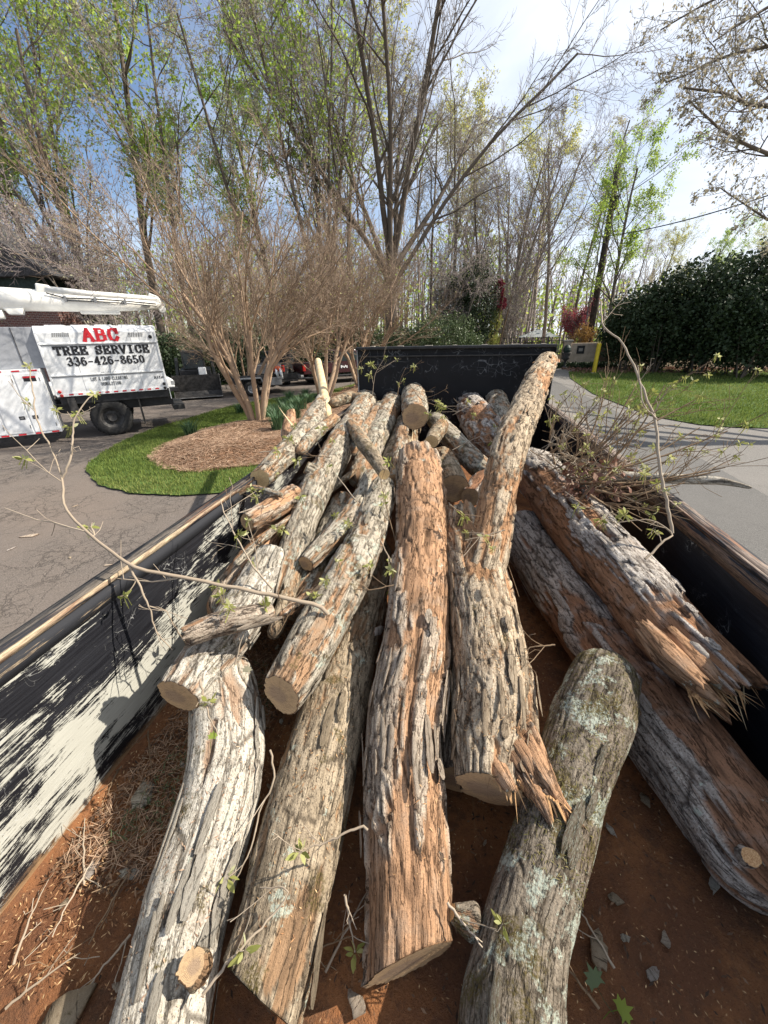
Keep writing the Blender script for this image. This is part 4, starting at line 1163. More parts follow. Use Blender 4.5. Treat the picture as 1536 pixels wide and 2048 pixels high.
def spray(info, n, a, b, spread, length, h0, h1, width, meshes=None):
    """n thin splinters leaving the line a-b in the direction given by length (px)"""
    bs, ts = [], []
    for k in range(n):
        t = (k + _r.random()) / n
        x, y = a[0] + (b[0] - a[0]) * t, a[1] + (b[1] - a[1]) * t
        f = 0.35 + 0.75 * _r.random()
        bs.append(P5(x, y, h0)); ts.append(P5(x + length[0] * f + spread * _r.normal(), y + length[1] * f + spread * _r.normal(), h1))
    shards(info, bs, ts, width, 0.35, meshes=meshes)
spray(L4, 24, (1010, 1545), (1130, 1610), 16, (34, 62), .33, .28, 0.007)
spray(L4, 9, (975, 1530), (1020, 1570), 6, (8, 40), .33, .31, 0.010)
spray(L5, 40, (1375, 1395), (1480, 1325), 20, (48, 48), .42, .38, 0.008)
spray(L5, 26, (1390, 1390), (1490, 1350), 20, (56, 50), .40, .36, 0.005, SHP)
spray(L5, 7, (1370, 1370), (1400, 1395), 6, (25, 45), .42, .38, 0.014)
shards(L3, [P5(820, 940, .68), P5(836, 935, .68)], [P5(826, 858, .84), P5(818, 872, .80)], 0.03, 0.3, meshes=SHP)
shards(L12c, [P5(600, 872, .76)], [P5(556, 812, .92)], 0.03, 0.3, meshes=SHP)
shards(L3, [P5(905 - 4 * k, 1330 + 22 * k, .30) for k in range(3)], [P5(868 - 2 * k, 1430 + 18 * k, .26) for k in range(3)], 0.04, 0.35)
# ------------------------------------------------------------------ lettering
GLY = {  # strokes in a 0..1 by 0..1 box; 's' marks slab serifs at the ends
 'A': [[(0.08, 0), (0.5, 1), (0.92, 0)], [(0.26, 0.36), (0.74, 0.36)], 's', (-0.04, .24, 0), (.72, 1.06, 0)],
 'B': [[(0.18, 0), (0.18, 1)], [(0.18, 1), (0.62, 1), (0.80, 0.88), (0.80, 0.66), (0.62, 0.53), (0.18, 0.53)], [(0.62, 0.53), (0.86, 0.40), (0.86, 0.14), (0.64, 0.0), (0.18, 0)], 's', (0, .3, 0), (0, .3, 1)],
 'C': [[(0.88, 0.74), (0.72, 0.96), (0.48, 1.0), (0.22, 0.88), (0.12, 0.5), (0.22, 0.12), (0.48, 0.0), (0.72, 0.04), (0.90, 0.26)], [(0.88, 0.66), (0.88, 1.0)]],
 'T': [[(0.5, 0), (0.5, 1)], [(0.06, 1), (0.94, 1)], [(0.06, 1), (0.06, 0.78)], [(0.94, 1), (0.94, 0.78)], 's', (.26, .74, 0)],
 'R': [[(0.18, 0), (0.18, 1)], [(0.18, 1), (0.64, 1), (0.82, 0.86), (0.82, 0.64), (0.64, 0.5), (0.18, 0.5)], [(0.52, 0.5), (0.86, 0)], 's', (0, .36, 0), (0, .3, 1), (.72, 1.04, 0)],
 'E': [[(0.18, 0), (0.18, 1)], [(0.0, 1), (0.86, 1), (0.86, 0.78)], [(0.18, 0.52), (0.62, 0.52)], [(0.62, .40), (0.62, .64)], [(0.0, 0), (0.88, 0), (0.88, 0.24)]],
 'S': [[(0.84, 0.76), (0.68, 0.97), (0.34, 0.98), (0.16, 0.80), (0.22, 0.60), (0.76, 0.42), (0.86, 0.22), (0.68, 0.03), (0.32, 0.02), (0.14, 0.24)], [(0.84, .68), (0.84, 1)], [(0.14, 0), (0.14, .32)]],
 'V': [[(0.08, 1), (0.5, 0), (0.92, 1)], 's', (-0.04, .26, 1), (.74, 1.04, 1)],
 'I': [[(0.5, 0), (0.5, 1)], 's', (.22, .78, 0), (.22, .78, 1)],
 '3': [[(0.14, 0.82), (0.34, 1.0), (0.66, 1.0), (0.80, 0.84), (0.76, 0.62), (0.44, 0.53)], [(0.44, 0.53), (0.80, 0.44), (0.88, 0.22), (0.68, 0.0), (0.30, 0.0), (0.12, 0.2)]],
 '6': [[(0.80, 0.84), (0.62, 1.0), (0.36, 0.94), (0.16, 0.60), (0.14, 0.26), (0.32, 0.0), (0.66, 0.0), (0.86, 0.2), (0.80, 0.5), (0.56, 0.6), (0.22, 0.46)]],
 '-': [[(0.16, 0.42), (0.84, 0.42)]],
 '4': [[(0.66, 0), (0.66, 1), (0.10, 0.30), (0.92, 0.30)], 's', (.44, .90, 0)],
 '2': [[(0.16, 0.76), (0.30, 0.98), (0.66, 1.0), (0.82, 0.80), (0.74, 0.54), (0.14, 0.02), (0.86, 0.02), (0.86, .2)]],
 '8': [[(0.5, 0.53), (0.22, 0.68), (0.22, 0.88), (0.40, 1.0), (0.62, 1.0), (0.78, 0.88), (0.78, 0.68), (0.5, 0.53), (0.16, 0.36), (0.16, 0.12), (0.36, 0.0), (0.66, 0.0), (0.86, 0.12), (0.86, 0.36), (0.5, 0.53)]],
 '5': [[(0.80, 0.98), (0.24, 0.98), (0.20, 0.56), (0.58, 0.60), (0.84, 0.42), (0.84, 0.16), (0.62, 0.0), (0.30, 0.0), (0.14, 0.18)]],
 '0': [[(0.5, 1), (0.22, 0.86), (0.14, 0.5), (0.22, 0.14), (0.5, 0), (0.78, 0.14), (0.86, 0.5), (0.78, 0.86), (0.5, 1)]],
 'L': [[(0.2, 0), (0.2, 1)], [(0.0, 0), (0.86, 0), (0.86, 0.24)], 's', (0, .4, 1)],
 'O': [[(0.5, 1), (0.22, 0.86), (0.12, 0.5), (0.22, 0.14), (0.5, 0), (0.78, 0.14), (0.88, 0.5), (0.78, 0.86), (0.5, 1)]],
 'G': [[(0.86, 0.76), (0.70, 0.96), (0.44, 1.0), (0.20, 0.86), (0.12, 0.5), (0.22, 0.12), (0.48, 0.0), (0.84, 0.10), (0.84, 0.42), (0.56, 0.42)]],
 'D': [[(0.18, 0), (0.18, 1), (0.56, 1), (0.84, 0.8), (0.88, 0.5), (0.84, 0.2), (0.56, 0), (0.18, 0)]],
 'N': [[(0.14, 0), (0.14, 1), (0.84, 0), (0.84, 1)]],
 'M': [[(0.10, 0), (0.10, 1), (0.5, 0.2), (0.9, 1), (0.9, 0)]],
 '&': [[(0.9, 0), (0.3, 0.75), (0.36, 1), (0.6, 0.98), (0.62, 0.76), (0.2, 0.44), (0.14, 0.14), (0.36, 0), (0.7, 0.1), (0.86, 0.4)]],
 'l': [[(0.5, 0), (0.5, 1)]], 't': [[(0.5, 0.9), (0.5, 0.06), (0.7, 0)], [(0.2, 0.66), (0.8, 0.66)]],
 'e': [[(0.2, 0.36), (0.8, 0.36), (0.76, 0.6), (0.5, 0.68), (0.2, 0.5), (0.2, 0.16), (0.5, 0), (0.8, 0.12)]],
 'c': [[(0.8, 0.54), (0.5, 0.68), (0.2, 0.5), (0.2, 0.16), (0.5, 0), (0.8, 0.14)]],
}
def lettering(mb, text, O, ux, uz, un, h, cw, sp, th, depth=0.004):
    """strokes of text as thin raised bars; O origin (3), ux/uz/un unit axes"""
    O, ux, uz, un = [np.array(a, float) for a in (O, ux, uz, un)]
    x = 0.0
    def bar(a, b, w, k):
        a = np.array(a, float); b = np.array(b, float); d = b - a; L = np.linalg.norm(d)
        if L < 1e-6: return
        d /= L; n = np.array([-d[1], d[0]]); a = a - d * w * 0.35; b = b + d * w * 0.35
        q = [a + n * w / 2, b + n * w / 2, b - n * w / 2, a - n * w / 2]
        dd = depth + 0.0003 * (k % 9)
        V = [O + ux * p[0] + uz * p[1] + un * 0.0 for p in q] + [O + ux * p[0] + uz * p[1] + un * dd for p in q]
        mb.add(V, [(3, 2, 1, 0), (4, 5, 6, 7), (0, 1, 5, 4), (1, 2, 6, 5), (2, 3, 7, 6), (3, 0, 4, 7)])
    k = 0
    for ch in text:
        if ch == ' ':
            x += cw * 0.75 + sp; continue
        gl = GLY[ch]; serif = False
        for st in gl:
            if st == 's': serif = True; continue
            if serif:
                bar((x + st[0] * cw, st[2] * h), (x + st[1] * cw, st[2] * h), th * 0.55, k); k += 1; continue
            for a, b in zip(st[:-1], st[1:]):
                vert = abs(a[0] - b[0]) < abs(a[1] - b[1]) * 0.9
                bar((x + a[0] * cw, a[1] * h), (x + b[0] * cw, b[1] * h), th if vert else th * 0.62, k); k += 1
        x += cw + sp
    return x
def text_w(text, cw, sp): return sum((cw * 0.75 + sp) if c == ' ' else cw + sp for c in text) - sp

# ------------------------------------------------------------------ bucket truck
TA = np.array([-10.79, 9.24, 0.0])
TU = np.array([2.11, 1.80, 0.0]); TU /= np.linalg.norm(TU)
TN = np.array([TU[1], -TU[0], 0.0])          # out of the sign side, towards the camera
rz = math.atan2(TU[1], TU[0])
truck = empty('bucket_truck', TA, rz, label='white bucket truck with red ABC lettering and raised white boom parked on the left', cat='truck')
# local frame: x along the side (to the rear), y away from the camera, z up
def tp(mb, name, mat, bevel=0.0, label=None, parent=None, smooth=False):
    o = mb.build(name, mat, parent or truck, bevel=bevel, smooth=smooth)
    if label: o['label'] = label
    return o
def t_from_px(px, py, off=0.0):
    """a pixel on the sign side of the truck -> local x,z"""
    P = at_plane(px, py, TA + TN * off, TN)
    d = P - TA
    return float(np.dot(d, TU)), float(P[2])
LX, ZB = t_from_px(338, 778); _, ZT = t_from_px(62, 650); X0, Z0 = t_from_px(108, 795); XT, ZT2 = t_from_px(303, 652)
print('truck box', X0, Z0, LX, ZB, 'top', ZT, XT, ZT2, 'cab', t_from_px(85, 737), t_from_px(118, 863), t_from_px(0, 655), t_from_px(0, 893), 'boom', t_from_px(0, 575), t_from_px(330, 600))
ZB = 1.25; ZT = 0.5 * (ZT + ZT2); LX = max(LX, XT)
BW = 2.3
cham = 0.16
mb = MB(); mb.prism([(0, ZB), (BW, ZB), (BW, ZT - cham), (BW - cham, ZT), (cham * 0.7, ZT), (0, ZT - cham)], 'x', 0, LX); tp(mb, 'chip_box', M['white'], 0.012)
for f in (0.245, 0.70):
    z = ZT - f * (ZT - ZB)
    mb = MB(); mb.box((0.03, -0.028, z - 0.03), (LX - 0.03, -0.002, z + 0.012)); tp(mb, 'panel_rib', M['white'], 0.008)
    mb = MB(); mb.box((0.05, -0.012, z - 0.052), (LX - 0.05, -0.0025, z - 0.031)); tp(mb, 'panel_groove', M['grey'])
for x in (0.0, LX - 0.05):
    mb = MB(); mb.box((x, -0.02, ZB), (x + 0.05, -0.002, ZT - cham)); tp(mb, 'corner_post', M['white'], 0.006)
mb = MB(); mb.box((0.02, -0.018, ZB - 0.03), (LX - 0.06, -0.002, ZB + 0.05)); tp(mb, 'lower_sill', M['white'])
for k in range(11):
    x = 0.30 + k * (LX - 0.45) / 11
    mb = MB(); mb.box((x, -0.0225, ZB - 0.005), (x + 0.10, -0.0185, ZB + 0.032)); tp(mb, 'reflective_tape', M['red'])
for x, z in ((0.11, ZB + 0.10), (0.13, ZB + 0.0), (LX - 0.10, ZB + 0.02), (LX - 0.10, ZB + 0.14)):
    mb = MB(); mb.lathe([(0, -0.045), (0.03, -0.042), (0.042, -0.03), (0.042, -0.0)], (x, 0, z), 'y', 16); tp(mb, 'marker_lamp', M['redlamp'] if x < 1 else M['black'])
mb = MB(); mb.lathe([(0, -0.02), (0.045, -0.018), (0.05, 0)], (LX - 0.16, 0, ZT - 0.30), 'y', 16); tp(mb, 'marker_lamp', M['black'])
mb = MB(); mb.box((LX, 0.05, ZB - 0.32), (LX + 0.02, 0.16, ZB)); tp(mb, 'rear_post', M['white'])
# words on the side (local axes)
def word(text, px0, py0, px1, py1, hfrac, mat, name, th=0.24, squeeze=None, label=None):
    """lettering whose baseline runs between two pixels of the side"""
    xa, za = t_from_px(px0, py0); xb, zb = t_from_px(px1, py1)
    W_ = xb - xa; n = len(text)
    cw = W_ / text_w(text, 1.0, 0.22); h = hfrac
    if h < 0.12:
        mb = MB(); lettering(mb, text, (xa, -0.0045, (za + zb) / 2), (1, 0, 0), (0, 0, 1), (0, -1, 0), h, cw, cw * 0.22, th * cw); tp(mb, name, mat); return
    x = xa
    for ch in text:
        if ch != ' ':
            mb = MB(); lettering(mb, ch, (x, -0.0045, (za + zb) / 2), (1, 0, 0), (0, 0, 1), (0, -1, 0), h, cw, 0, th * cw); tp(mb, 'letter', mat)
        x += (cw * 0.75 if ch == ' ' else cw) + cw * 0.22
zh = lambda px, a, b: t_from_px(px, a)[1] - t_from_px(px, b)[1]
word('ABC', 168, 682, 239, 680, zh(204, 658, 681), M['red'], 'lettering', 0.35)
word('TREE SERVICE', 111, 711, 299, 703, zh(204, 693, 708), M['ink'], 'lettering', 0.37)
word('336-426-8650', 137, 732, 290, 724, zh(210, 713, 728), M['ink'], 'lettering', 0.37)
word('GRADING', 203, 751, 234, 749, zh(218, 743, 749.5), M['ink'], 'lettering', 0.2)
word('LOT & LAND CLEARING', 183, 762, 256, 757, zh(218, 753.5, 760), M['ink'], 'lettering', 0.2)
word('DEMOLITION', 204, 771, 243, 768, zh(222, 763.5, 770), M['ink'], 'lettering', 0.2)
xa, za = t_from_px(309, 757); mb = MB(); lettering(mb, 'Altec', (xa, -0.0045, za), (1, 0, 0), (0, 0, 1), (0, -1, 0), 0.075, 0.055, 0.006, 0.014); tp(mb, 'lettering', M['ink'])
for px in (104, 256):
    x, z = t_from_px(px, 674)
    for k in range(9):
        mb = MB(); xx = x + k * 0.042
        mb.add([(xx, -0.0045, z), (xx + 0.014, -0.0045, z), (xx + 0.044, -0.0045, z + 0.11), (xx + 0.03, -0.0045, z + 0.11), (xx, -0.008, z), (xx + 0.014, -0.008, z), (xx + 0.044, -0.008, z + 0.11), (xx + 0.03, -0.008, z + 0.11)], [(0, 1, 2, 3), (7, 6, 5, 4), (0, 4, 5, 1), (1, 5, 6, 2), (2, 6, 7, 3), (3, 7, 4, 0)])
        tp(mb, 'vent_slot', M['dark'])
# utility body in front of the box: cabinet, shade-grey panel
cx1, cz1 = t_from_px(86, 737, 0.08); cx2, cz2 = t_from_px(118, 864, 0.08)
CT, CBm, CXR = cz1, cz2, 0.5 * (cx1 + cx2)
mb = MB(); mb.box((-3.2, -0.08, CBm), (CXR, 0.5, CT)); tp(mb, 'utility_cabinet', M['white'], 0.015)
mb = MB(); mb.box((-3.2, 0.10, CT + 0.002), (-0.012, 0.9, ZT - 0.02)); tp(mb, 'shade_grey_panel', M['grey'], 0.01)  # grey colour stands in for shade on the unlit end of the chip box
for k in range(5):
    x = -0.45 - k * 0.52
    mb = MB(); mb.box((x, 0.085, CT + 0.01), (x + 0.012, 0.099, ZT - 0.04)); tp(mb, 'panel_seam', M['dark'])
for k in range(4):
    x1 = CXR - 0.05 - k * 0.56; x0 = x1 - 0.52
    mb = MB(); mb.box((x0, -0.095, CBm + 0.07), (x1, -0.081, CT - 0.10)); d = tp(mb, 'cabinet_door', M['white'], 0.006)
    mb = MB(); mb.box((x0 + (0.06 if k % 2 == 0 else 0.34), -0.103, CBm + 0.42), (x0 + (0.18 if k % 2 == 0 else 0.46), -0.0955, CBm + 0.51)); tp(mb, 'door_latch', M['black'], 0.004, parent=d)
    mb = MB(); mb.box((x0 + (0.08 if k % 2 == 0 else 0.36), -0.108, CBm + 0.45), (x0 + (0.15 if k % 2 == 0 else 0.43), -0.1035, CBm + 0.48)); tp(mb, 'latch_lever', M['steel'], 0.0, parent=d)
for z in (CT - 0.055, CBm + 0.012):
    for k in range(8):
        x = CXR - 0.22 - k * 0.36
        mb = MB(); mb.box((x, -0.0865, z), (x + 0.16, -0.0812, z + 0.04)); tp(mb, 'reflective_tape', M['red'])
x, z = t_from_px(60, 752, 0.1)
mb = MB(); mb.box((x - 0.16, -0.1005, z - 0.13), (x + 0.10, -0.0965, z)); pl = tp(mb, 'notice_plate', M['ink'])
mb = MB(); mb.box((x - 0.16, -0.1035, z - 0.045), (x + 0.10, -0.101, z - 0.002)); tp(mb, 'notice_header', M['red'], parent=pl)
for i in range(5):      # handwritten lines on the cabinet door
    mb = MB(); xx = CXR - 1.42; zz = CT - 0.22 - i * 0.075
    for j in range(9):
        mb.box((xx + j * 0.045, -0.0985, zz + 0.01 * math.sin(j * 2.1 + i)), (xx + j * 0.045 + 0.03, -0.0957, zz + 0.012 + 0.02 * abs(math.sin(j * 1.3 + i))))
    tp(mb, 'door_writing', M['grey'])
# undercarriage, wheels, mud flap
mb = MB(); mb.box((-3.4, 0.35, 0.72), (LX + 0.05, 0.5, 0.98)); mb.box((-3.4, BW - 0.5, 0.72), (LX + 0.05, BW - 0.35, 0.98)); mb.box((0.05, 0.06, 1.0), (LX - 0.02, BW - 0.06, ZB - 0.032)); tp(mb, 'truck_frame', M['black'])
mb = MB(); mb.box((-3.0, 0.0, CBm - 0.12), (CXR - 0.1, 0.3, CBm - 0.003)); tp(mb, 'cabinet_bracket', M['dark'])
def wheel(parent, x, y, z, r, w, rim=M['dark'], side=-1, axis='y', nm='wheel'):
    mb = MB()
    prof = [(r * 0.56, -w / 2), (r * 0.62, -w / 2 - 0.012), (r * 0.80, -w / 2 - 0.02), (r * 0.95, -w / 2), (r, -w * 0.32), (r, w * 0.32), (r * 0.95, w / 2), (r * 0.8, w / 2 + 0.02), (r * 0.56, w / 2)]
    mb.lathe(prof, (x, y, z), 'y', 36)
    wh = mb.build(nm, M['rubber'], parent, smooth=True)
    mb = MB(); q = side * w / 2
    mb.lathe([(0.0, q * 0.35), (r * 0.2, q * 0.35), (r * 0.24, q * 0.55), (r * 0.2, q * 0.2), (r * 0.42, q * 0.12), (r * 0.52, q * 0.85), (r * 0.565, q * 0.95)], (x, y, z), 'y', 28)
    rm_ = mb.build('rim', rim, wh, smooth=True)
    mb = MB()
    for k in range(8):
        a = k * math.pi / 4
        mb.box((x + r * 0.3 * math.cos(a) - 0.014, y + min(q * 0.1, q * 0.42), z + r * 0.3 * math.sin(a) - 0.014), (x + r * 0.3 * math.cos(a) + 0.014, y + max(q * 0.1, q * 0.42), z + r * 0.3 * math.sin(a) + 0.014))
    mb.build('lug_nuts', M['steel'] if rim is not M['dark'] else M['dark'], wh)
    n = 44; V = []
    mb = MB()
    for k in range(n):
        a = 2 * math.pi * k / n; a2 = a + 0.075
        for s0, s1 in ((-w * 0.42, -w * 0.08), (w * 0.08, w * 0.42)):
            q4 = []
            for rr in (r - 0.004, r + 0.013):
                for aa, ss in ((a, s0), (a2, s0), (a2, s1), (a, s1)):
                    q4.append((x + rr * math.cos(aa), y + ss, z + rr * math.sin(aa)))
            mb.add(q4, [(4, 5, 6, 7), (0, 1, 5, 4), (1, 2, 6, 5), (2, 3, 7, 6), (3, 0, 4, 7)])
    tr = mb.build('tread', M['rubber'], wh); tr['kind'] = 'stuff'
    return wh
wx, _ = t_from_px(222, 830)
print('wheel x', wx)
wheel(truck, wx, 0.22, 0.525, 0.525, 0.27)
wheel(truck, wx, 0.52, 0.525, 0.52, 0.27)
wheel(truck, wx, BW - 0.22, 0.525, 0.525, 0.27, side=1)
wheel(truck, -4.3, 0.25, 0.525, 0.525, 0.27); wheel(truck, -4.3, BW - 0.25, 0.525, 0.525, 0.27, side=1)
fx, _ = t_from_px(283, 820)
mb = MB(); mb.box((fx - 0.02, 0.03, 0.26), (fx + 0.02, 0.62, 1.0)); tp(mb, 'mud_flap', M['rubber'])
mb = MB(); mb.prism([(0, 1.18), (0, 0.75), (0.03, 0.72), (0.5, 0.95), (0.62, 1.18)], 'x', wx - 0.9, wx - 0.72); tp(mb, 'mud_guard', M['dark'])
mb = MB(); mb.box((-5.6, 0.1, 0.9), (-3.4, BW - 0.1, 2.5)); tp(mb, 'cab', M['white'], 0.05)
mb = MB(); mb.box((LX + 0.02, 0.3, 0.55), (LX + 0.35, BW - 0.3, 0.7)); tp(mb, 'hitch_bar', M['dark'])
# hatch scraps on the roof of the box
for k in range(4):
    x = 0.25 + 0.55 * k
    mb = MB(); mb.box((x, 0.15 + 0.1 * (k % 2), ZT + 0.002), (x + 0.4, 0.75, ZT + 0.025)); tp(mb, 'roof_panel', M['white'], 0.008)
# boom
bz0 = t_from_px(0, 598, -1.0); bz1 = t_from_px(330, 606, -1.0)
def tl(px, py, off):           # local coordinates on a plane set back by off
    P = at_plane(px, py, TA - TN * off, TN); d = P - TA
    return (float(np.dot(d, TU)), off, float(P[2]))
b0 = tl(-60, 596, 1.1); b1 = tl(200, 607, 1.1); b2 = tl(322, 608, 1.1)
mb = MB(); mb.tube([b0, tl(60, 600, 1.1), b1, b2], [0.30, 0.27, 0.22, 0.15], 20); tp(mb, 'upper_boom', M['cream'], smooth=True)
a0 = tl(92, 580, 1.0); a1 = tl(318, 598, 1.0)
mb = MB(); mb.tube([a0, tl(180, 588, 1.0), a1], [0.10, 0.085, 0.06], 14); tp(mb, 'leveling_arm', M['cream'], smooth=True)
mb = MB(); q = tl(88, 584, 1.05); mb.prism([(q[0] - 0.22, q[2] - 0.30), (q[0] + 0.35, q[2] - 0.30), (q[0] + 0.16, q[2] + 0.16), (q[0] - 0.12, q[2] + 0.2)], 'y', 0.92, 1.28); tp(mb, 'boom_knuckle', M['cream'], 0.03)
q = tl(300, 596, 1.05); mb = MB(); mb.prism([(q[0] - 0.2, q[2] - 0.18), (q[0] + 0.28, q[2] - 0.16), (q[0] + 0.2, q[2] + 0.05), (q[0] + 0.0, q[2] + 0.13)], 'y', 0.95, 1.25); tp(mb, 'boom_tip', M['cream'], 0.025)
q = tl(325, 618, 1.05); mb = MB(); mb.lathe([(0, -0.10), (0.09, -0.10), (0.10, 0.1), (0, 0.1)], (q[0], 1.1, q[2]), 'y', 16); tp(mb, 'boom_pulley', M['cream'])
q = tl(30, 616, 1.0); mb = MB(); mb.prism([(q[0] - 0.3, q[2] + 0.1), (q[0] + 0.25, q[2] + 0.1), (q[0] + 0.12, q[2] - 0.16), (q[0] - 0.16, q[2] - 0.16)], 'y', 0.9, 1.2); tp(mb, 'boom_bracket', M['cream'], 0.02)
mb = MB(); mb.tube([tl(-80, 628, 1.0), tl(8, 628, 1.0)], [0.14, 0.12], 16); tp(mb, 'lower_boom', M['cream'], smooth=True)
q = tl(160, 622, 1.1); q2 = tl(240, 622, 1.1); mb = MB(); mb.box((q[0], 1.0, q[2] - 0.08), (q2[0], 1.22, q[2] + 0.12)); tp(mb, 'boom_underside', M['cream'], 0.03)
mb = MB(); mb.tube([(-2.5, 1.1, ZT - 0.3), (-2.4, 1.1, 4.1)], [0.35, 0.25], 16); tp(mb, 'turret', M['cream'])

for x in (0.72, 1.42, 2.12):
    mb = MB(); mb.box((x, -0.004, ZB + 0.06), (x + 0.006, -0.0012, ZT - cham - 0.02)); tp(mb, 'vertical_seam', M['grey'])
for k in range(4):
    x1 = CXR - 0.05 - k * 0.56
    for z in (CBm + 0.18, CT - 0.30):
        mb = MB(); mb.box((x1 - 0.03, -0.100, z), (x1 - 0.008, -0.0955, z + 0.09)); tp(mb, 'hinge', M['steel'])
hs = [tl(92, 586, 0.84), tl(130, 596, 0.84), tl(190, 598, 0.84), tl(250, 602, 0.84), tl(312, 608, 0.84)]
mb = MB(); mb.tube(hs, 0.018, 6); tp(mb, 'hydraulic_hose', M['black'])
mb = MB(); mb.tube([(h[0], h[1], h[2] - 0.06) for h in hs[1:]], 0.014, 6); tp(mb, 'hydraulic_hose', M['black'])
for q in (hs[1], hs[2], hs[3]):
    mb = MB(); mb.box((q[0] - 0.03, q[1] - 0.02, q[2] - 0.1), (q[0] + 0.03, q[1] + 0.05, q[2] + 0.05)); tp(mb, 'hose_clamp', M['steel'])
# ------------------------------------------------------------------ vehicles behind the island
def vbox(root, name, mat, lo, hi, bevel=0.02, parent=None, **kw):
    mb = MB(); mb.box(lo, hi); o = mb.build(name, mat, parent or root, bevel=bevel)
    return o
q = at_z(352, 803, 0)
pk = empty('parked_pickup', (q[0] - 0.1, q[1] + 0.3, 0), rz + 0.05, label='white pickup with a black bumper seen behind the bucket truck', cat='pickup')
# x = forward (towards the right of the picture)
mb = MB(); mb.prism([(-5.2, 0.62), (-5.2, 1.02), (-3.6, 1.08), (-2.9, 1.62), (-1.9, 1.66), (-1.25, 1.12), (-0.12, 1.02), (0.0, 0.9), (0.0, 0.60)], 'y', 0, 1.8); mb.build('body', M['white'], pk, bevel=0.04)
mb = MB(); mb.prism([(-2.85, 1.12), (-2.75, 1.54), (-1.98, 1.56), (-1.5, 1.13)], 'y', -0.006, 0.002); mb.build('side_window', M['glass'], pk)
vbox(pk, 'bumper', M['black'], (-0.35, -0.03, 0.42), (0.12, 1.83, 0.60))
vbox(pk, 'headlight', M['silver'], (-0.12, -0.012, 0.72), (0.02, 0.3, 0.9))
vbox(pk, 'grille', M['black'], (0.002, 0.32, 0.64), (0.03, 1.48, 0.92))
wheel(pk, -0.85, 0.12, 0.37, 0.37, 0.22, M['steel']); wheel(pk, -4.1, 0.12, 0.37, 0.37, 0.22, M['steel'])
wheel(pk, -0.85, 1.68, 0.37, 0.37, 0.22, M['steel'], side=1)

# skid steer loader with an open bucket
q = at_z(398, 800, 0)
fr = np.array(q); 
sk = empty('skid_loader', (q[0], q[1] + 0.1, 0), math.atan2(q[1], q[0]) + R_(-92), label='black skid loader with its wide empty bucket lowered on the drive', cat='loader')
# local: x right, y away
mb = MB(); mb.prism([(0.0, 0.10), (0.75, 0.06), (1.0, 0.25), (0.86, 1.05), (0.82, 1.05), (0.93, 0.30), (0.72, 0.13), (0.0, 0.13)], 'x', -1.02, 1.02); bk = mb.build('bucket', M['dark'], sk)
for x in (-1.05, 1.022):
    mb = MB(); mb.prism([(0.0, 0.09), (0.78, 0.05), (1.03, 0.25), (0.88, 1.07)], 'x', x, x + 0.028); mb.build('bucket_side', M['dark'], bk)
mb = MB(); mb.box((-1.02, -0.06, 0.10), (1.02, -0.002, 0.128)); mb.build('cutting_edge', M['steel'], bk)
for s in (-1, 1):
    mb = MB(); mb.prism([(1.02, 0.4), (1.25, 0.25), (1.5, 0.5), (3.4, 1.45), (3.3, 1.75), (1.5, 0.85)], 'x', s * 0.85 - 0.07, s * 0.85 + 0.07); mb.build('lift_arm', M['black'], sk, bevel=0.01)
    mb = MB(); mb.tube([(s * 0.62, 1.15, 0.9), (s * 0.7, 2.0, 0.7)], 0.05, 10); mb.build('hydraulic_ram', M['steel'], sk)
mb = MB(); mb.box((-0.72, 1.6, 0.4), (0.72, 3.6, 1.25)); mb.build('body', M['black'], sk, bevel=0.05)
mb = MB(); mb.prism([(1.62, 1.253), (1.7, 2.1), (2.9, 2.1), (3.1, 1.253)], 'x', -0.5, 0.5); mb.build('cab_cage', M['dark'], sk, bevel=0.03)
mb = MB(); mb.box((-0.42, 1.59, 1.3), (0.42, 1.625, 1.98)); mb.build('windshield', M['glass'], sk)
for x in (-0.88, 0.72 + 0.16):
    for y in (2.0, 3.1):
        mb = MB(); mb.lathe([(0, -0.13), (0.2, -0.13), (0.26, -0.08), (0.40, -0.14), (0.43, -0.08), (0.43, 0.08), (0.40, 0.14), (0, 0.14)], (x, y, 0.43), 'x', 24); mb.build('wheel', M['rubber'], sk)
mb = MB(); mb.box((0.15, 1.2, 1.0), (0.5, 1.58, 1.35)); mb.build('work_lamp', M['white'], sk, bevel=0.03)

# small utility trailer, silver pickup and maroon pickup
q = at_z(505, 792, 0)
tr = empty('equipment_trailer', (q[0], q[1], 0), rz - 0.05, label='black equipment trailer with pale mudguards and an orange bundle on top', cat='trailer')
vbox(tr, 'deck', M['dark'], (-0.9, 0.05, 0.55), (2.4, 1.9, 0.68)); vbox(tr, 'deck_rail', M['black'], (-0.9, 0.02, 0.685), (2.4, 0.08, 0.95))
mb = MB(); mb.prism([(-0.62, 0.5), (-0.5, 0.86), (0.5, 0.86), (0.62, 0.5), (0.57, 0.5), (0.46, 0.81), (-0.46, 0.81), (-0.57, 0.5)], 'y', -0.28, 0.02); mb.build('mudguard', M['silver'], tr)
wheel(tr, 0.0, -0.12, 0.36, 0.36, 0.2, M['silver'])
wheel(tr, 0.0, 2.05, 0.36, 0.36, 0.2, M['silver'], side=1)
vbox(tr, 'tool_box', M['steel'], (0.75, -0.2, 0.45), (1.5, 0.018, 0.82))
mb = MB(); mb.tube([(2.4, 0.9, 0.6), (3.5, 0.95, 0.55)], 0.06, 8); mb.build('drawbar', M['black'], tr)
bd = empty('tarp_bundle', tuple(np.array(tr.matrix_basis @ Vector((0, 0, 0))) + 0), 0, label='orange and white bundle lying on the black trailer', cat='tarp')
bq = at_plane(553, 742, q + np.array([0, 0.8, 0]), np.array([0, 1.0, 0])); bd.location = tuple(bq)
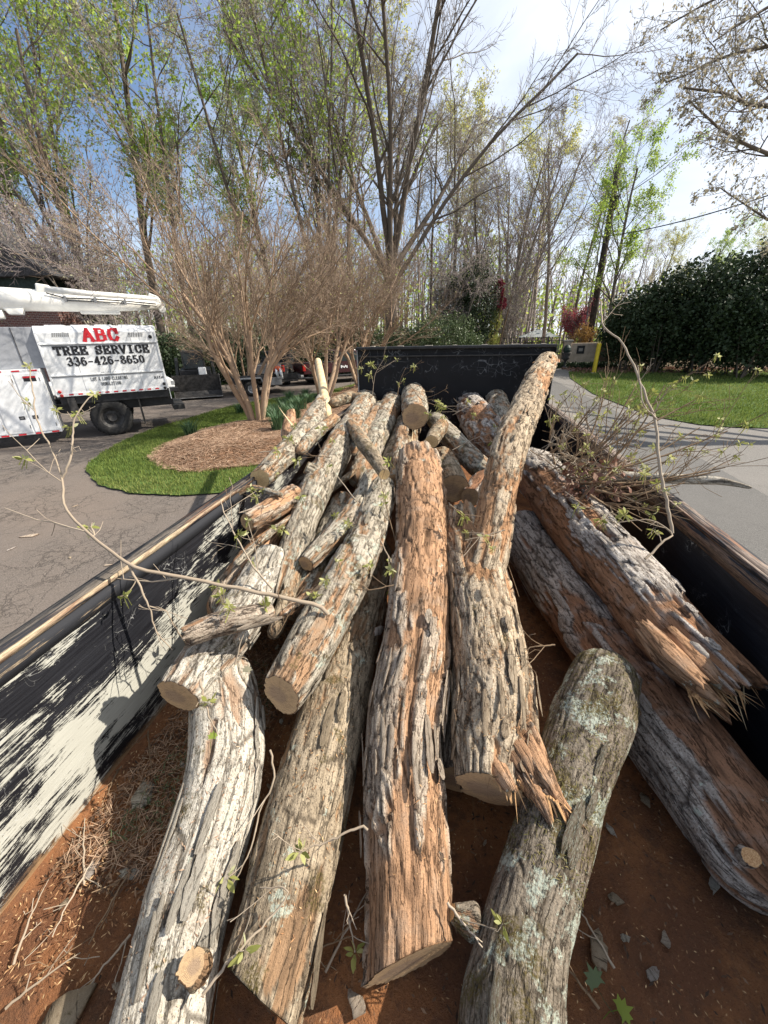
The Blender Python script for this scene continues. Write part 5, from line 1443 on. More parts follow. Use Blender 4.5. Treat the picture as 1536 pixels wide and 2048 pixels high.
mb = MB(); mb.tube([(-0.25, 0, -0.05), (-0.1, 0, 0.12), (0.12, 0, 0.12), (0.26, 0, -0.02)], [0.1, 0.14, 0.13, 0.08], 9); mb.build('orange_tarp', M['orange'], bd, smooth=True)
for x in (-0.2, 0.02, 0.24):
    mb = MB(); mb.tube([(x, -0.08, 0.12), (x + 0.05, -0.14, -0.1), (x + 0.08, -0.1, -0.36)], [0.05, 0.07, 0.04], 8); mb.build('hanging_sack', M['white'] if x > -0.1 else M['black'], bd, smooth=True)

def pickup(name, loc, rz_, paint, label, L=5.4):
    """pickup seen from behind and to the side; x forward, y to the left"""
    r = empty(name, loc, rz_, label=label, cat='pickup')
    mb = MB(); mb.prism([(0.0, 0.62), (0.0, 1.22), (2.0, 1.22), (2.02, 0.62)], 'y', 0.0, 1.9); mb.build('cargo_bed', paint, r, bevel=0.03)
    mb = MB(); mb.prism([(2.04, 0.58), (2.04, 1.20), (2.2, 1.86), (3.35, 1.88), (4.0, 1.27), (5.35, 1.15), (5.4, 0.58)], 'y', 0.02, 1.88); mb.build('cab', paint, r, bevel=0.05)
    mb = MB(); mb.prism([(2.22, 1.26), (2.32, 1.76), (3.28, 1.78), (3.78, 1.28)], 'y', 0.008, 0.019); mb.build('side_window', M['glass'], r)
    mb = MB(); mb.box((2.0, 0.25, 1.30), (2.09, 1.65, 1.76)); mb.build('rear_window', M['glass'], r)
    vbox(r, 'tailgate', M['silver'] if paint is M['black'] else paint, (-0.05, 0.14, 0.72), (-0.002, 1.76, 1.20))
    vbox(r, 'rear_bumper', M['steel'], (-0.18, 0.02, 0.46), (-0.003, 1.88, 0.61))
    vbox(r, 'bed_rail', M['black'], (0.02, -0.02, 1.222), (1.98, 0.1, 1.27))
    vbox(r, 'tail_lamp', M['redlamp'], (-0.02, -0.012, 0.80), (0.14, 0.12, 1.16)); vbox(r, 'tail_lamp', M['redlamp'], (-0.02, 1.78, 0.80), (0.14, 1.912, 1.16))
    vbox(r, 'running_board', M['black'], (1.6, -0.06, 0.42), (3.9, 0.1, 0.5)); vbox(r, 'door_handle', M['black'], (2.3, -0.01, 1.06), (2.5, 0.012, 1.10), 0.004)
    for x in (1.0, 4.3):
        wheel(r, x, 0.10, 0.40, 0.40, 0.24, M['steel']); wheel(r, x, 1.80, 0.40, 0.40, 0.24, M['steel'], side=1)
    return r
q = at_z(610, 772, 0); q2 = at_z(700, 768, 0)
mr = pickup('parked_pickup', (q[0], q[1], 0), math.atan2(q2[1] - q[1], q2[0] - q[0]) + 0.30, M['maroon'], 'dark maroon pickup with a white decal, parked beyond the island')
for k in range(5):
    mb = MB(); mb.box((2.35 + 0.09 * k, -0.004, 0.86 + 0.05 * (k % 2)), (2.42 + 0.09 * k, 0.017, 1.02 - 0.03 * (k % 3))); mb.build('decal', M['white'], mr)
q = at_z(560, 783, 0)
pickup('parked_pickup', (q[0] - 0.6, q[1] + 2.2, 0), 1.75, M['black'], 'black pickup seen from behind with a pale silver tailgate, left of the maroon pickup')

# ------------------------------------------------------------------ house behind the truck
hq = at_y(-30, 640, 17.5)
ho = empty('brick_house', (hq[0], 17.5, 0), R_(8), label='red brick house with a dark shingle roof behind the bucket truck', cat='house')
def uvbox(name, lo, hi, mat, parent):
    me = MB().box(lo, hi).me(name, mat)
    l = me.uv_layers.new(name='UVMap')
    for p in me.polygons:
        n = p.normal
        for li in p.loop_indices:
            c = me.vertices[me.loops[li].vertex_index].co
            l.data[li].uv = (c.x, c.z) if abs(n.y) > 0.5 else (c.y, c.z)
    return link(name, me, parent)
hx1 = float(np.dot(at_y(97, 630, 17.5) - hq, [1, 0, 0]))
hz1 = float(at_y(45, 566, 17.5)[2])
uvbox('wall', (-9, 0, 0), (hx1, 1.6, hz1 - 0.45), BRICKM, ho)
mb = MB(); mb.box((-9.2, -0.15, hz1 - 0.447), (hx1 - 0.3, 1.8, hz1 + 0.25)); mb.build('eave_board', M['green'], ho)
e1 = float(at_y(78, 545, 17.2)[0] - hq[0])
zl = float(at_y(0, 492, 17.0)[2]); xl = float(at_y(0, 492, 17.0)[0] - hq[0]); sl = (zl - hz1 - 0.33) / (e1 + 0.2 - xl)
mb = MB(); mb.prism([(e1 + 0.2, hz1 + 0.26), (e1 + 0.2, hz1 + 0.33), (-3.5, hz1 + 0.33 + sl * (e1 + 3.7)), (-9.5, hz1 + 0.26)], 'y', -0.6, 2.2); mb.build('roof', M['shingle'], ho)
for k in range(20):
    mb = MB(); mb.box((-5.5 + 0.33 * k, -0.03, hz1 - 2.6), (-5.27 + 0.33 * k, -0.004, hz1 - 2.2)); mb.build('soldier_brick', BRICKM, ho)
mb = MB(); mb.box((-4.3, -0.05, hz1 - 5.2), (-2.2, -0.01, hz1 - 2.7)); wn = mb.build('window', M['glass'], ho)
mb = MB(); mb.box((-3.28, -0.09, hz1 - 5.2), (-3.2, -0.052, hz1 - 2.7)); mb.build('mullion', M['white'], wn)
mb = MB(); mb.tube([(-1.9, -0.3, hz1 + 0.3), (-1.4, -0.3, hz1 - 1.5)], 0.16, 10); mb.build('downpipe', M['silver'], ho)

# ------------------------------------------------------------------ gate, walls, bollard on the right
YW = 34.6
def wx_(px, y=YW): return float(at_y(px, 700, y)[0])
def wz_(px, py, y=YW): return float(at_y(px, py, y)[2])
x0, x1 = wx_(1126), wx_(1196)
zt = wz_(1165, 686)
gw = empty('garden_wall', ((x0 + x1) / 2, YW, 0), 0, label='beige stucco wall with a dark plaque next to the iron gate', cat='wall')
def w2(root, name, mat, lo, hi, bevel=0.02):
    l = root.location; mb = MB(); mb.box((lo[0] - l.x, lo[1] - l.y, lo[2] - l.z), (hi[0] - l.x, hi[1] - l.y, hi[2] - l.z))
    return mb.build(name, mat, root, bevel=bevel)
w2(gw, 'wall_panel', M['stucco'], (x0 + 0.55, YW, 0), (x1, YW + 0.3, zt))
w2(gw, 'pillar', M['stucco'], (x0, YW - 0.1, 0), (x0 + 0.548, YW + 0.4, zt + 0.12))
w2(gw, 'pillar_cap', M['cap'], (x0 - 0.08, YW - 0.18, zt + 0.122), (x0 + 0.63, YW + 0.48, zt + 0.24))
px_, pz_ = wx_(1161), wz_(1161, 699)
w2(gw, 'plaque', M['black'], (px_ - 0.28, YW - 0.05, pz_ - 0.3), (px_ + 0.28, YW - 0.003, pz_ + 0.28), 0.04)
w2(gw, 'plaque_plate', M['cap'], (px_ - 0.14, YW - 0.062, pz_ - 0.12), (px_ + 0.14, YW - 0.052, pz_ + 0.10), 0.0)
ux_ = wx_(1134, YW - 1.0)
ur = empty('garden_urn', (ux_, YW - 1.0, 0.0), 0, label='dark garden urn with a round clipped plant on a pedestal', cat='urn')
mb = MB(); mb.lathe([(0, 0), (0.26, 0), (0.24, 0.12), (0.10, 0.22), (0.08, 0.5), (0.16, 0.62), (0.30, 0.72), (0.26, 0.84), (0.34, 1.08), (0.36, 1.14), (0.30, 1.14), (0.25, 0.9), (0, 0.9)], seg=20); mb.build('urn', M['dark'], ur, smooth=True)
mb = MB(); mb.lathe([(0, 1.02), (0.16, 1.06), (0.29, 1.3), (0.26, 1.5), (0.12, 1.66), (0, 1.7)], seg=14); mb.build('clipped_plant', M['green'], ur)
gx0, gx1 = wx_(1096), x0 - 0.05
gt = empty('iron_gate', ((gx0 + gx1) / 2, YW + 0.1, 0), 0, label='black iron driveway gate of thin upright bars', cat='gate')
n = int((gx1 - gx0) / 0.14)
gb = MB().box((-0.012, -0.012, 0.12), (0.012, 0.012, 2.05)).me('bar', M['black'])
for k in range(n + 1): link('bar', gb, gt, (gx0 + k * (gx1 - gx0) / n - gt.location.x, 0, 0))
for z in (0.14, 1.1, 1.95): w2(gt, 'cross_rail', M['black'], (gx0, YW + 0.115, z), (gx1, YW + 0.135, z + 0.04), 0)
w2(gt, 'gate_post', M['black'], (gx0 - 0.1, YW + 0.05, 0), (gx0 - 0.02, YW + 0.15, 2.3), 0)
# iron fence running behind the headboard
fx0, fx1 = wx_(985, 37), wx_(1094, 37)
ff = empty('iron_fence', ((fx0 + fx1) / 2, 37, 0), 0, label='low black iron picket fence above the headboard', cat='fence')
ztf = wz_(1040, 674, 37)
n = 30; gb2 = MB().box((-0.02, -0.02, 0.1), (0.02, 0.02, ztf)).me('picket', M['black'])
for k in range(n + 1): link('picket', gb2, ff, (fx0 + k * (fx1 - fx0) / n - ff.location.x, 0, 0))
for z in (0.4, ztf - 0.45, ztf - 0.12): w2(ff, 'fence_rail', M['black'], (fx0, 37.025, z), (fx1, 37.06, z + 0.05), 0)
# lantern pillar left of the fence
lx = wx_(965, 36)
lp = empty('gate_pillar', (lx, 36, 0), 0, label='stone pillar carrying a lantern behind the headboard', cat='pillar')
zt3 = wz_(965, 682, 36)
w2(lp, 'pillar_shaft', M['stucco'], (lx - 0.35, 35.7, 0), (lx + 0.35, 36.3, zt3)); w2(lp, 'pillar_cap', M['cap'], (lx - 0.5, 35.55, zt3 + 0.002), (lx + 0.5, 36.45, zt3 + 0.18))
mb = MB(); mb.tube([(0, 0, zt3 + 0.18), (0, 0, zt3 + 0.35)], 0.05, 8); mb.lathe([(0.1, zt3 + 0.35), (0.2, zt3 + 0.4), (0.24, zt3 + 0.85), (0.3, zt3 + 0.88), (0.05, zt3 + 1.1), (0, zt3 + 1.15)], seg=6); mb.build('lantern', M['black'], lp)
mb = MB(); mb.tube([(0, 0, zt3 + 0.42), (0, 0, zt3 + 0.84)], 0.17, 8); mb.build('lantern_glass', M['tent'], lp)
# slatted gate and further walls to the right
sx0, sx1 = wx_(1198, 34.9), wx_(1236, 34.9)
sg = empty('slat_gate', ((sx0 + sx1) / 2, 34.9, 0), 0, label='weathered slatted wooden gate in the shade of the big hollies', cat='gate')
n = 13; me_s = MB().box((-0.05, -0.015, 0.1), (0.05, 0.015, zt - 0.1)).me('slat', M['slat'])
for k in range(n): link('slat', me_s, sg, (sx0 + 0.06 + k * (sx1 - sx0 - 0.1) / n - sg.location.x, 0, 0))
for z in (0.4, zt - 0.5): w2(sg, 'cross_rail', M['slat'], (sx0, 34.918, z), (sx1, 34.96, z + 0.1), 0)
for a, b, lab in ((1237, 1262, 'beige stucco pillar right of the slatted gate'), (1270, 1300, 'sunlit beige stucco wall piece seen between the holly stems'), (1304, 1322, 'narrow beige wall end under the hollies')):
    xa_, xb_ = wx_(a, 35.0), wx_(b, 35.0)
    w_ = empty('garden_wall', ((xa_ + xb_) / 2, 35.0, 0), 0, label=lab, cat='wall')
    w2(w_, 'wall_panel', M['stucco'], (xa_, 35.0, 0), (xb_, 35.35, zt)); w2(w_, 'wall_cap', M['cap'], (xa_ - 0.08, 34.92, zt + 0.002), (xb_ + 0.08, 35.43, zt + 0.1))
bq = at_z(1187, 747, 0)
bo = empty('yellow_bollard', bq, 0, label='tall yellow bollard post standing on the edge of the lawn', cat='bollard')
zb = float(at_y(1194, 686, bq[1])[2])
mb = MB(); mb.tube([(0, 0, 0), (0, 0, zb - 0.05), (0, 0, zb)], [0.13, 0.13, 0.06], 16); mb.build('post', M['yellow'], bo, smooth=False)
mb = MB(); mb.lathe([(0, 0), (0.22, 0), (0.22, 0.04), (0.13, 0.07)], seg=16); mb.build('footing', M['cap'], bo)
# pale canopy roof beyond the fence
tq = at_y(1075, 672, 52)
te = empty('garden_canopy', (tq[0], 52, 0), 0, label='pale pointed canopy roof far behind the iron fence', cat='canopy')
zt4 = float(at_y(1073, 658, 52)[2]); zb4 = float(at_y(1073, 674, 52)[2])
mb = MB(); mb.add([(-2.2, -2, zb4), (2.2, -2, zb4), (2.2, 2, zb4), (-2.2, 2, zb4), (0, 0, zt4)], [(0, 1, 4), (1, 2, 4), (2, 3, 4), (3, 0, 4), (3, 2, 1, 0)]); mb.build('roof', M['tent'], te)
for x in (-2.1, 2.1):
    for y in (-1.9, 1.9):
        mb = MB(); mb.box((x - 0.06, y - 0.06, 0), (x + 0.06, y + 0.06, zb4)); mb.build('post', M['tent'], te)
# utility pole and cables
pq = at_d(1196, 590, 30); pb = np.array([pq[0], pq[1], 0.0]); 
ptop = at_y(1238, 328, pq[1])
po = empty('utility_pole', pb, 0, label='dark leaning utility pole rising beside the hollies', cat='utility pole')
mb = MB(); mb.tube([(0, 0, -0.2), tuple((ptop - pb) * 0.5), tuple(ptop - pb)], [0.27, 0.24, 0.19], 12); mb.build('post', M['pole'], po, smooth=True)
mb = MB(); mb.tube([tuple((ptop - pb) * 0.80 + [0.18, -.2, 0]), tuple((ptop - pb) * 0.86 + [0.2, -.2, 0])], 0.16, 12); mb.build('transformer', M['dark'], po)
mb = MB(); mb.tube([tuple((ptop - pb) * 0.1 + [-.5, 0, 0]), tuple((ptop - pb) * 0.95 + [-0.4, -.1, 0])], 0.05, 6); mb.build('conduit', M['steel'], po)
for k, (a, b, sag, rr) in enumerate([((1190, 475), (1640, 355), 0.35, .03), ((1240, 345), (1500, 40), 0.1, .012), ((1190, 430), (1440, 235), 0.2, .012)]):
    A1 = at_y(*a, pq[1]); B1 = at_d(*b, 17)
    pts = [A1 + (B1 - A1) * t - np.array([0, 0, sag * 4 * t * (1 - t)]) for t in np.linspace(0, 1, 14)]
    c = np.mean(pts, 0); mb = MB(); mb.tube([p - c for p in pts], rr, 6)
    o = mb.build('overhead_cable', M['wire'], None, loc=c)
    tag(o, ['thick overhead cable sagging low above the hollies', 'thin overhead wire rising steeply to the upper right', 'thin overhead wire crossing the sky below the overhanging branches'][k], 'cable', 'overhead cables')
# ------------------------------------------------------------------ trees
def unit(v): return v / (np.linalg.norm(v) + 1e-9)
def grow(rng, p, d, ln, r, lv, cfg, out, tips):
    L = cfg['lv'][lv]
    n = L['n']
    pts = [p.copy()]; q = p.copy(); dd = d.copy()
    up = np.array([0, 0, 1.0])
    for i in range(n):
        dd = unit(dd + L['jit'] * rng.normal(size=3) + up * L['up'] / n)
        q = q + dd * ln / n
        pts.append(q.copy())
    pts = np.array(pts)
    rad = np.linspace(r, r * L['tap'], n + 1)
    out.append((lv, pts, rad, L['sides']))
    if lv + 1 >= len(cfg['lv']):
        tips.append(pts[1:]); return
    k = L['kids']; k = int(k * (0.75 + 0.5 * rng.random()) + 0.5)
    C = cfg['lv'][lv + 1]
    for j in range(k):
        t = L['t0'] + (1 - L['t0']) * (j + rng.random()) / k
        x = t * n; i = min(int(x), n - 1); f = x - i
        pp = pts[i] * (1 - f) + pts[i + 1] * f
        ax = unit(pts[i + 1] - pts[i])
        s = unit(np.cross(ax, rng.normal(size=3)))
        a = R_(C['ang'] * (0.6 + 0.8 * rng.random()))
        nd = unit(ax * math.cos(a) + s * math.sin(a))
        rr = max(r * (1 - t * (1 - L['tap'])) * C['rr'], cfg['rmin'])
        grow(rng, pp, nd, C['len'] * ln * (0.6 + 0.7 * rng.random()) * (1.05 - 0.45 * t), rr, lv + 1, cfg, out, tips)
def lvl(n, jit, up, tap, sides, kids=0, t0=0.2, ang=40, ln=0.5, rr=0.55):
    return dict(n=n, jit=jit, up=up, tap=tap, sides=sides, kids=kids, t0=t0, ang=ang, len=ln, rr=rr)
def leaf_quads(name, P, size, mat, rng, droop=0.0):
    n = len(P)
    a = rng.normal(size=(n, 3)); a[:, 2] -= droop; a /= np.linalg.norm(a, axis=1, keepdims=True)
    b = np.cross(a, rng.normal(size=(n, 3))); b /= np.linalg.norm(b, axis=1, keepdims=True)
    s = size * (0.5 + rng.random(n))[:, None]
    V = np.stack([P, P + a * s * 0.5 + b * s * 0.33, P + a * s, P + a * s * 0.5 - b * s * 0.33], 1).reshape(-1, 3)
    r = np.clip(0.5 * rng.random(n) + 0.5 * vnoise(P * 0.8, 3), 0, 1)
    return mesh_np(name, V, [np.arange(4 * n).reshape(-1, 4)], mat, False, {'rnd': np.repeat(r, 4)})
def tree_meshes(seed, cfg, stems, tmat, wmat, leafmat=None, nleaf=0, lsize=0.1, split=2, spread=0.25, droop=0.3):
    rng = np.random.default_rng(seed)
    out, tips = [], []
    for p, d, ln, r in stems:
        grow(rng, np.array(p, float), unit(np.array(d, float)), ln, r, 0, cfg, out, tips)
    tr = chains_mesh('trunk', [(p, r, s) for lv, p, r, s in out if lv < split], tmat)
    tw = [(p, r, s) for lv, p, r, s in out if lv >= split]
    cr = chains_mesh('crown', tw, wmat) if tw else None
    lf = None
    if leafmat is not None and nleaf:
        T = np.concatenate(tips)
        P = T[rng.integers(0, len(T), nleaf)] + rng.normal(size=(nleaf, 3)) * spread * 0.4
        lf = leaf_quads('foliage', P, lsize, leafmat, rng, droop)
    return tr, cr, lf
def plant(name, meshes, loc, rz_=0.0, sc=1.0, label=None, cat='tree', group=None, sz=None, lean=(0, 0)):
    e = empty(name, loc, rz_, label=label, cat=cat, group=group)
    e.scale = (sc, sc, sz or sc)
    e.rotation_euler = (lean[0], lean[1], rz_)
    for nm, m_ in zip(('trunk', 'crown', 'foliage'), meshes):
        if m_ is not None:
            link(nm, m_, e)
    return e
# crepe myrtles: many stems, upswept fine twigs
CREPE = dict(rmin=0.0040, lv=[lvl(6, 0.08, 0.10, 0.6, 7, 6, 0.42), lvl(7, 0.08, 0.42, 0.35, 5, 8, 0.12, 30, 1.35, 0.50),
                              lvl(5, 0.10, 0.26, 0.4, 4, 7, 0.1, 32, 0.50, 0.45), lvl(4, 0.12, 0.18, 0.4, 3, 6, 0.1, 34, 0.55, 0.5), lvl(3, 0.14, 0.10, 0.3, 3, 0, 0, 34, 0.5, 0.6)])
def crepe(seed, n=7, lean=0.56, ln=2.7, r=0.066):
    st = []; rg = np.random.default_rng(seed)
    for k in range(n):
        a = 2 * math.pi * (k + 0.5 * rg.random()) / n
        l = lean * (0.35 + 0.75 * rg.random())
        st.append(((0.12 * math.cos(a), 0.12 * math.sin(a), -0.05), (l * math.cos(a), l * math.sin(a), 1.0), ln * (0.8 + 0.4 * rg.random()), r * (0.75 + 0.5 * rg.random())))
    return tree_meshes(seed, CREPE, st, CREPE_TR, CREPE_TW, LF_TWIG, 900, 0.035, split=2, spread=0.05)
cr1 = crepe(11); cr2 = crepe(12, 6)
def mz(x, y): return float(mound_h(np.array([[x, y]]))[0]) - 0.03
q = at_z(515, 846, 0.2); plant('crepe_myrtle', cr1, (q[0], q[1], mz(q[0], q[1])), 0.6, 1.22, 'bare crepe myrtle nearest the white truck, its tan stems rising from pine straw', group='crepe myrtles')
q = at_z(648, 800, 0.2); plant('crepe_myrtle', cr2, (q[0], q[1], mz(q[0], q[1])), 2.0, 1.28, 'bare crepe myrtle in the middle of the island, behind the yellow peeled stub', group='crepe myrtles')
q = at_z(722, 776, 0.2); plant('crepe_myrtle', cr1, (q[0], q[1], mz(q[0], q[1])), 4.2, 1.22, 'bare crepe myrtle at the left end of the headboard', group='crepe myrtles')
plant('crepe_myrtle', cr2, (-11.0, 20.0, 0), 1.0, 1.2, 'bare crepe myrtle further back, behind the skid loader', group='crepe myrtles')

BIG = dict(rmin=0.009, lv=[lvl(9, 0.045, 0.10, 0.32, 8, 12, 0.34), lvl(7, 0.10, 0.30, 0.35, 5, 7, 0.2, 42, 0.42, 0.45),
                           lvl(5, 0.14, 0.22, 0.4, 4, 6, 0.12, 42, 0.5, 0.5), lvl(4, 0.16, 0.15, 0.4, 3, 6, 0.1, 42, 0.5, 0.5), lvl(3, 0.18, 0.1, 0.3, 3, 0, 0, 42, 0.5, 0.6)])
VASE = dict(rmin=0.009, lv=[lvl(8, 0.045, 0.0, 0.35, 8, 9, 0.22), lvl(7, 0.10, 0.16, 0.35, 5, 7, 0.15, 33, 0.5, 0.5),
                            lvl(5, 0.12, 0.18, 0.4, 4, 6, 0.12, 36, 0.5, 0.5), lvl(4, 0.15, 0.12, 0.4, 3, 6, 0.1, 40, 0.5, 0.5), lvl(3, 0.18, 0.1, 0.3, 3, 0, 0, 42, 0.5, 0.6)])
def vase(seed, h0, n, ln, r, lean, tmat=TRUNK_G, wmat=TWIG_D, **k):
    rg = np.random.default_rng(seed)
    st = [((0, 0, -0.2), (0.02, 0, 1), h0 + 0.4, r * 1.7)]
    cfg0 = dict(VASE); 
    for j in range(n):
        a = 2 * math.pi * (j + 0.6 * rg.random()) / n
        l = lean * (0.3 + 0.8 * rg.random())
        st.append(((0.1 * math.cos(a), 0.1 * math.sin(a), h0 * (0.75 + 0.25 * rg.random())), (l * math.cos(a), l * math.sin(a), 1), ln * (0.75 + 0.4 * rg.random()), r * (0.7 + 0.4 * rg.random())))
    rng = np.random.default_rng(seed); out, tips = [], []
    out.append((0, np.array([[0, 0, -0.2], [0.03, 0, h0 * 0.4], [0, 0.03, h0 * 0.8], [0, 0, h0 * 1.05]]), np.array([r * 2.1, r * 1.8, r * 1.6, r * 1.2]), 10))
    for p, d, l_, r_ in st[1:]:
        grow(rng, np.array(p, float), unit(np.array(d, float)), l_, r_, 0, VASE, out, tips)
    tr = chains_mesh('trunk', [(p, q_, s) for lv, p, q_, s in out if lv < 2], tmat)
    cr = chains_mesh('crown', [(p, q_, s) for lv, p, q_, s in out if lv >= 2], wmat)
    lf = None
    if k.get('leaf') is not None:
        T = np.concatenate(tips); nl = k['nleaf']
        P = T[rng.integers(0, len(T), nl)] + rng.normal(size=(nl, 3)) * 0.12
        lf = leaf_quads('foliage', P, k.get('lsize', 0.1), k['leaf'], rng, 0.3)
    return tr, cr, lf
S1 = lambda ln, r, lean=0.03: [((0, 0, -0.2), (lean, 0, 1), ln, r)]
bare = vase(21, 6.0, 10, 13.0, 0.20, 0.85, TRUNK_D, TWIG_D)
bare2 = vase(22, 2.2, 6, 12.5, 0.14, 0.46, TRUNK_G, TWIG_P)
green = tree_meshes(23, BIG, S1(19, 0.26), TRUNK_D, TWIG_D, LF_SPRING, 14000, 0.16, split=2, spread=0.35)
yel = tree_meshes(24, BIG, S1(18, 0.22, -0.03), TRUNK_G, TWIG_D, LF_YEL, 9000, 0.12, split=2, spread=0.3)
thin = tree_meshes(25, BIG, S1(17, 0.15), TRUNK_D, TWIG_P, LF_PALE, 4500, 0.10, split=2, spread=0.2)
green2 = vase(26, 3.0, 4, 14.0, 0.16, 0.25, TRUNK_D, TWIG_D, leaf=LF_SPRING, nleaf=9000, lsize=0.14)
small = vase(27, 0.6, 7, 5.5, 0.06, 0.5, TRUNK_G, TWIG_P, leaf=LF_PALE, nleaf=2500, lsize=0.07)
def by_px(px, y, py=700):
    q = at_y(px, py, y); return float(q[0])
def T_(kind, px, y, rz_, sc, label, name='tree', lean=(0, 0), group='woodland trees behind the drive'):
    """px: column where the trunk meets the horizon"""
    return plant(name, kind, (by_px(px, y), y, 0), rz_, sc, label, group=group, lean=lean)
T_(bare, 783, 33, 0.4, 1.22, 'tallest bare tree with many fanning limbs at the top centre', 'bare_tree')
T_(bare2, 1003, 40, 1.2, 1.06, 'pinkish bare tree with upswept limbs above the right end of the headboard', 'bare_tree')
T_(green2, 655, 31, 2.2, 1.25, 'dark trunked tree left of the tallest bare tree', 'oak_tree')
T_(yel, 700, 44, 1.1, 1.3, 'yellow green tree between the two centre trunks', 'maple_tree')
T_(yel, 905, 42, 3.0, 1.05, 'yellow leafed tree right of the tallest bare tree', 'maple_tree')
T_(thin, 860, 47, 5.0, 1.2, 'thin sparse tree behind the yellow leafed tree', 'young_tree')
T_(yel, 1085, 46, 4.1, 0.98, 'pale green leaning tree left of the red shrub', 'maple_tree', lean=(0, 0.06))
T_(thin, 1138, 44, 0.3, 1.08, 'slim straight tree directly behind the red shrub', 'young_tree')
T_(green, 1205, 36, 2.6, 0.66, 'bright green tree wrapped round the utility pole', 'green_tree')
T_(green2, 215, 24, 0.9, 1.05, 'tall green tree rising behind the truck lettering', 'oak_tree', lean=(0, -0.07))
T_(green, 120, 27, 3.3, 1.12, 'green leafed tree over the chip box', 'green_tree', lean=(0, -0.05))
T_(green, 330, 30, 5.2, 1.2, 'green tree behind the first crepe myrtle', 'green_tree')
T_(thin, 390, 26, 1.7, 1.15, 'thin dark stemmed tree above the crepe myrtles', 'young_tree')
T_(bare2, 20, 27, 2.9, 0.9, 'bare many limbed tree at the left edge behind the boom', 'bare_tree')
T_(green2, -20, 31, 4.8, 1.15, 'green tree at the top left corner', 'oak_tree')
T_(green, 560, 40, 2.0, 1.2, 'green tree between the crepe myrtles and the dark trunk', 'green_tree')
T_(thin, 520, 28, 3.7, 1.1, 'slender stemmed tree rising out of the crepe twigs', 'young_tree')
T_(thin, 945, 38, 2.5, 0.95, 'slender tree beside the red ivy column', 'young_tree')
T_(small, 1020, 36.5, 0.5, 1.0, 'small grey twiggy tree behind the headboard cap', 'small_tree')
T_(small, 900, 33, 2.5, 1.1, 'small twiggy tree over the grey green shrub', 'small_tree')
T_(small, 240, 20, 1.5, 1.2, 'small pinkish twiggy tree behind the boom tip', 'small_tree')
T_(small, 95, 19, 3.5, 1.15, 'small twiggy tree behind the boom knuckle', 'small_tree')
T_(yel, 1290, 52, 1.9, 0.62, 'yellow green tree top showing above the hollies', 'maple_tree')
T_(green, 1400, 50, 0.6, 0.52, 'green tree top over the middle of the hollies', 'green_tree')
T_(yel, 1500, 46, 3.6, 0.52, 'pale tree top at the right edge above the hollies', 'maple_tree')
T_(thin, 1240, 48, 5.1, 0.62, 'sparse tree between the pole and the hollies', 'young_tree')
T_(yel, -140, 30, 2.2, 1.1, 'tree beyond the left edge over the house roof', 'maple_tree')
# shrubs
def bush_mesh(name, seed, n, lsize, mat, blobs, noise=0.42):
    rng = np.random.default_rng(seed)
    Ps = []
    tot = sum(b[3] * b[4] * b[5] for b in blobs) ** 1.0
    for (cx, cy, cz, rx, ry, rz2) in blobs:
        k = int(n * (rx * ry * rz2) / tot)
        d = rng.normal(size=(k, 3)); d /= np.linalg.norm(d, axis=1, keepdims=True)
        rr = 1.06 - 0.55 * rng.random(k) ** 1.3
        rr = rr * (1 + noise * (fbm(d * 2.6 + seed + cx, seed, 3) - 0.5) * 2)
        P = np.array([cx, cy, cz]) + d * rr[:, None] * np.array([rx, ry, rz2])
        gap = fbm(P * 1.5, seed + 4, 2)
        Ps.append(P[(gap > 0.36) & (P[:, 2] > 0.05)])
    return leaf_quads(name, np.concatenate(Ps), lsize, mat, rng, 0.1)
def stems_mesh(seed, spots, h, r, mat, n=5, lean=0.35):
    rng = np.random.default_rng(seed); ch = []
    for (x, y) in spots:
        for k in range(n):
            a = rng.random() * 6.28; d = np.array([lean * math.cos(a) * rng.random(), lean * math.sin(a) * rng.random(), 1.0]); p = np.array([x, y, -0.05]) + np.array([math.cos(a), math.sin(a), 0]) * 0.2
            pts = [p]
            for i in range(5):
                d = unit(d + rng.normal(size=3) * 0.1); pts.append(pts[-1] + d * h / 5)
            ch.append((np.array(pts), np.linspace(r * (0.7 + 0.6 * rng.random()), r * 0.3, 6), 6))
    return chains_mesh('trunk', ch, mat)
def bush(name, loc, leafme, stemme, label, cat='shrub', group=None):
    e = empty(name, loc, 0, label=label, cat=cat, group=group)
    if stemme is not None: link('trunk', stemme, e)
    link('foliage', leafme, e)
    return e
specs = [(1283, 32.0, 2.5, 5.2, 26, 'dark holly at the left end of the row, beside the slatted gate'), (1362, 30.0, 3.3, 6.2, 27, 'broad dark holly left of centre in the row behind the lawn'),
         (1455, 28.5, 3.4, 6.4, 28, 'broad dark holly right of centre in the row behind the lawn'), (1545, 26.5, 3.4, 5.6, 29, 'dark holly at the right edge of the picture')]
for px, y, w, h, sd, lab in specs:
    lm = bush_mesh('foliage', sd, 30000, 0.17, LF_HOLLY, [(0, 0, h * 0.54, w * 0.95, 2.4, h * 0.42), (-w * 0.5, 0.3, h * 0.42, w * 0.6, 2.0, h * 0.34), (w * 0.5, -0.2, h * 0.44, w * 0.6, 2.0, h * 0.36)] + [(w * (k / 3.0 - 1) * 0.8 + 0.3 * math.sin(sd * k), -0.3, h * (0.72 + 0.13 * math.sin(sd * 2.3 + k * 1.9)), w * 0.30, 1.3, h * (0.20 + 0.06 * math.cos(sd + k))) for k in range(7)])
    sm = stems_mesh(sd, [(-w * 0.45, -0.4), (0.2, -0.6), (w * 0.5, -0.3)], h * 0.5, 0.045, TRUNK_D, 6)
    bush('holly', (by_px(px, y), y, 0), lm, sm, lab, group='hollies behind the right lawn')
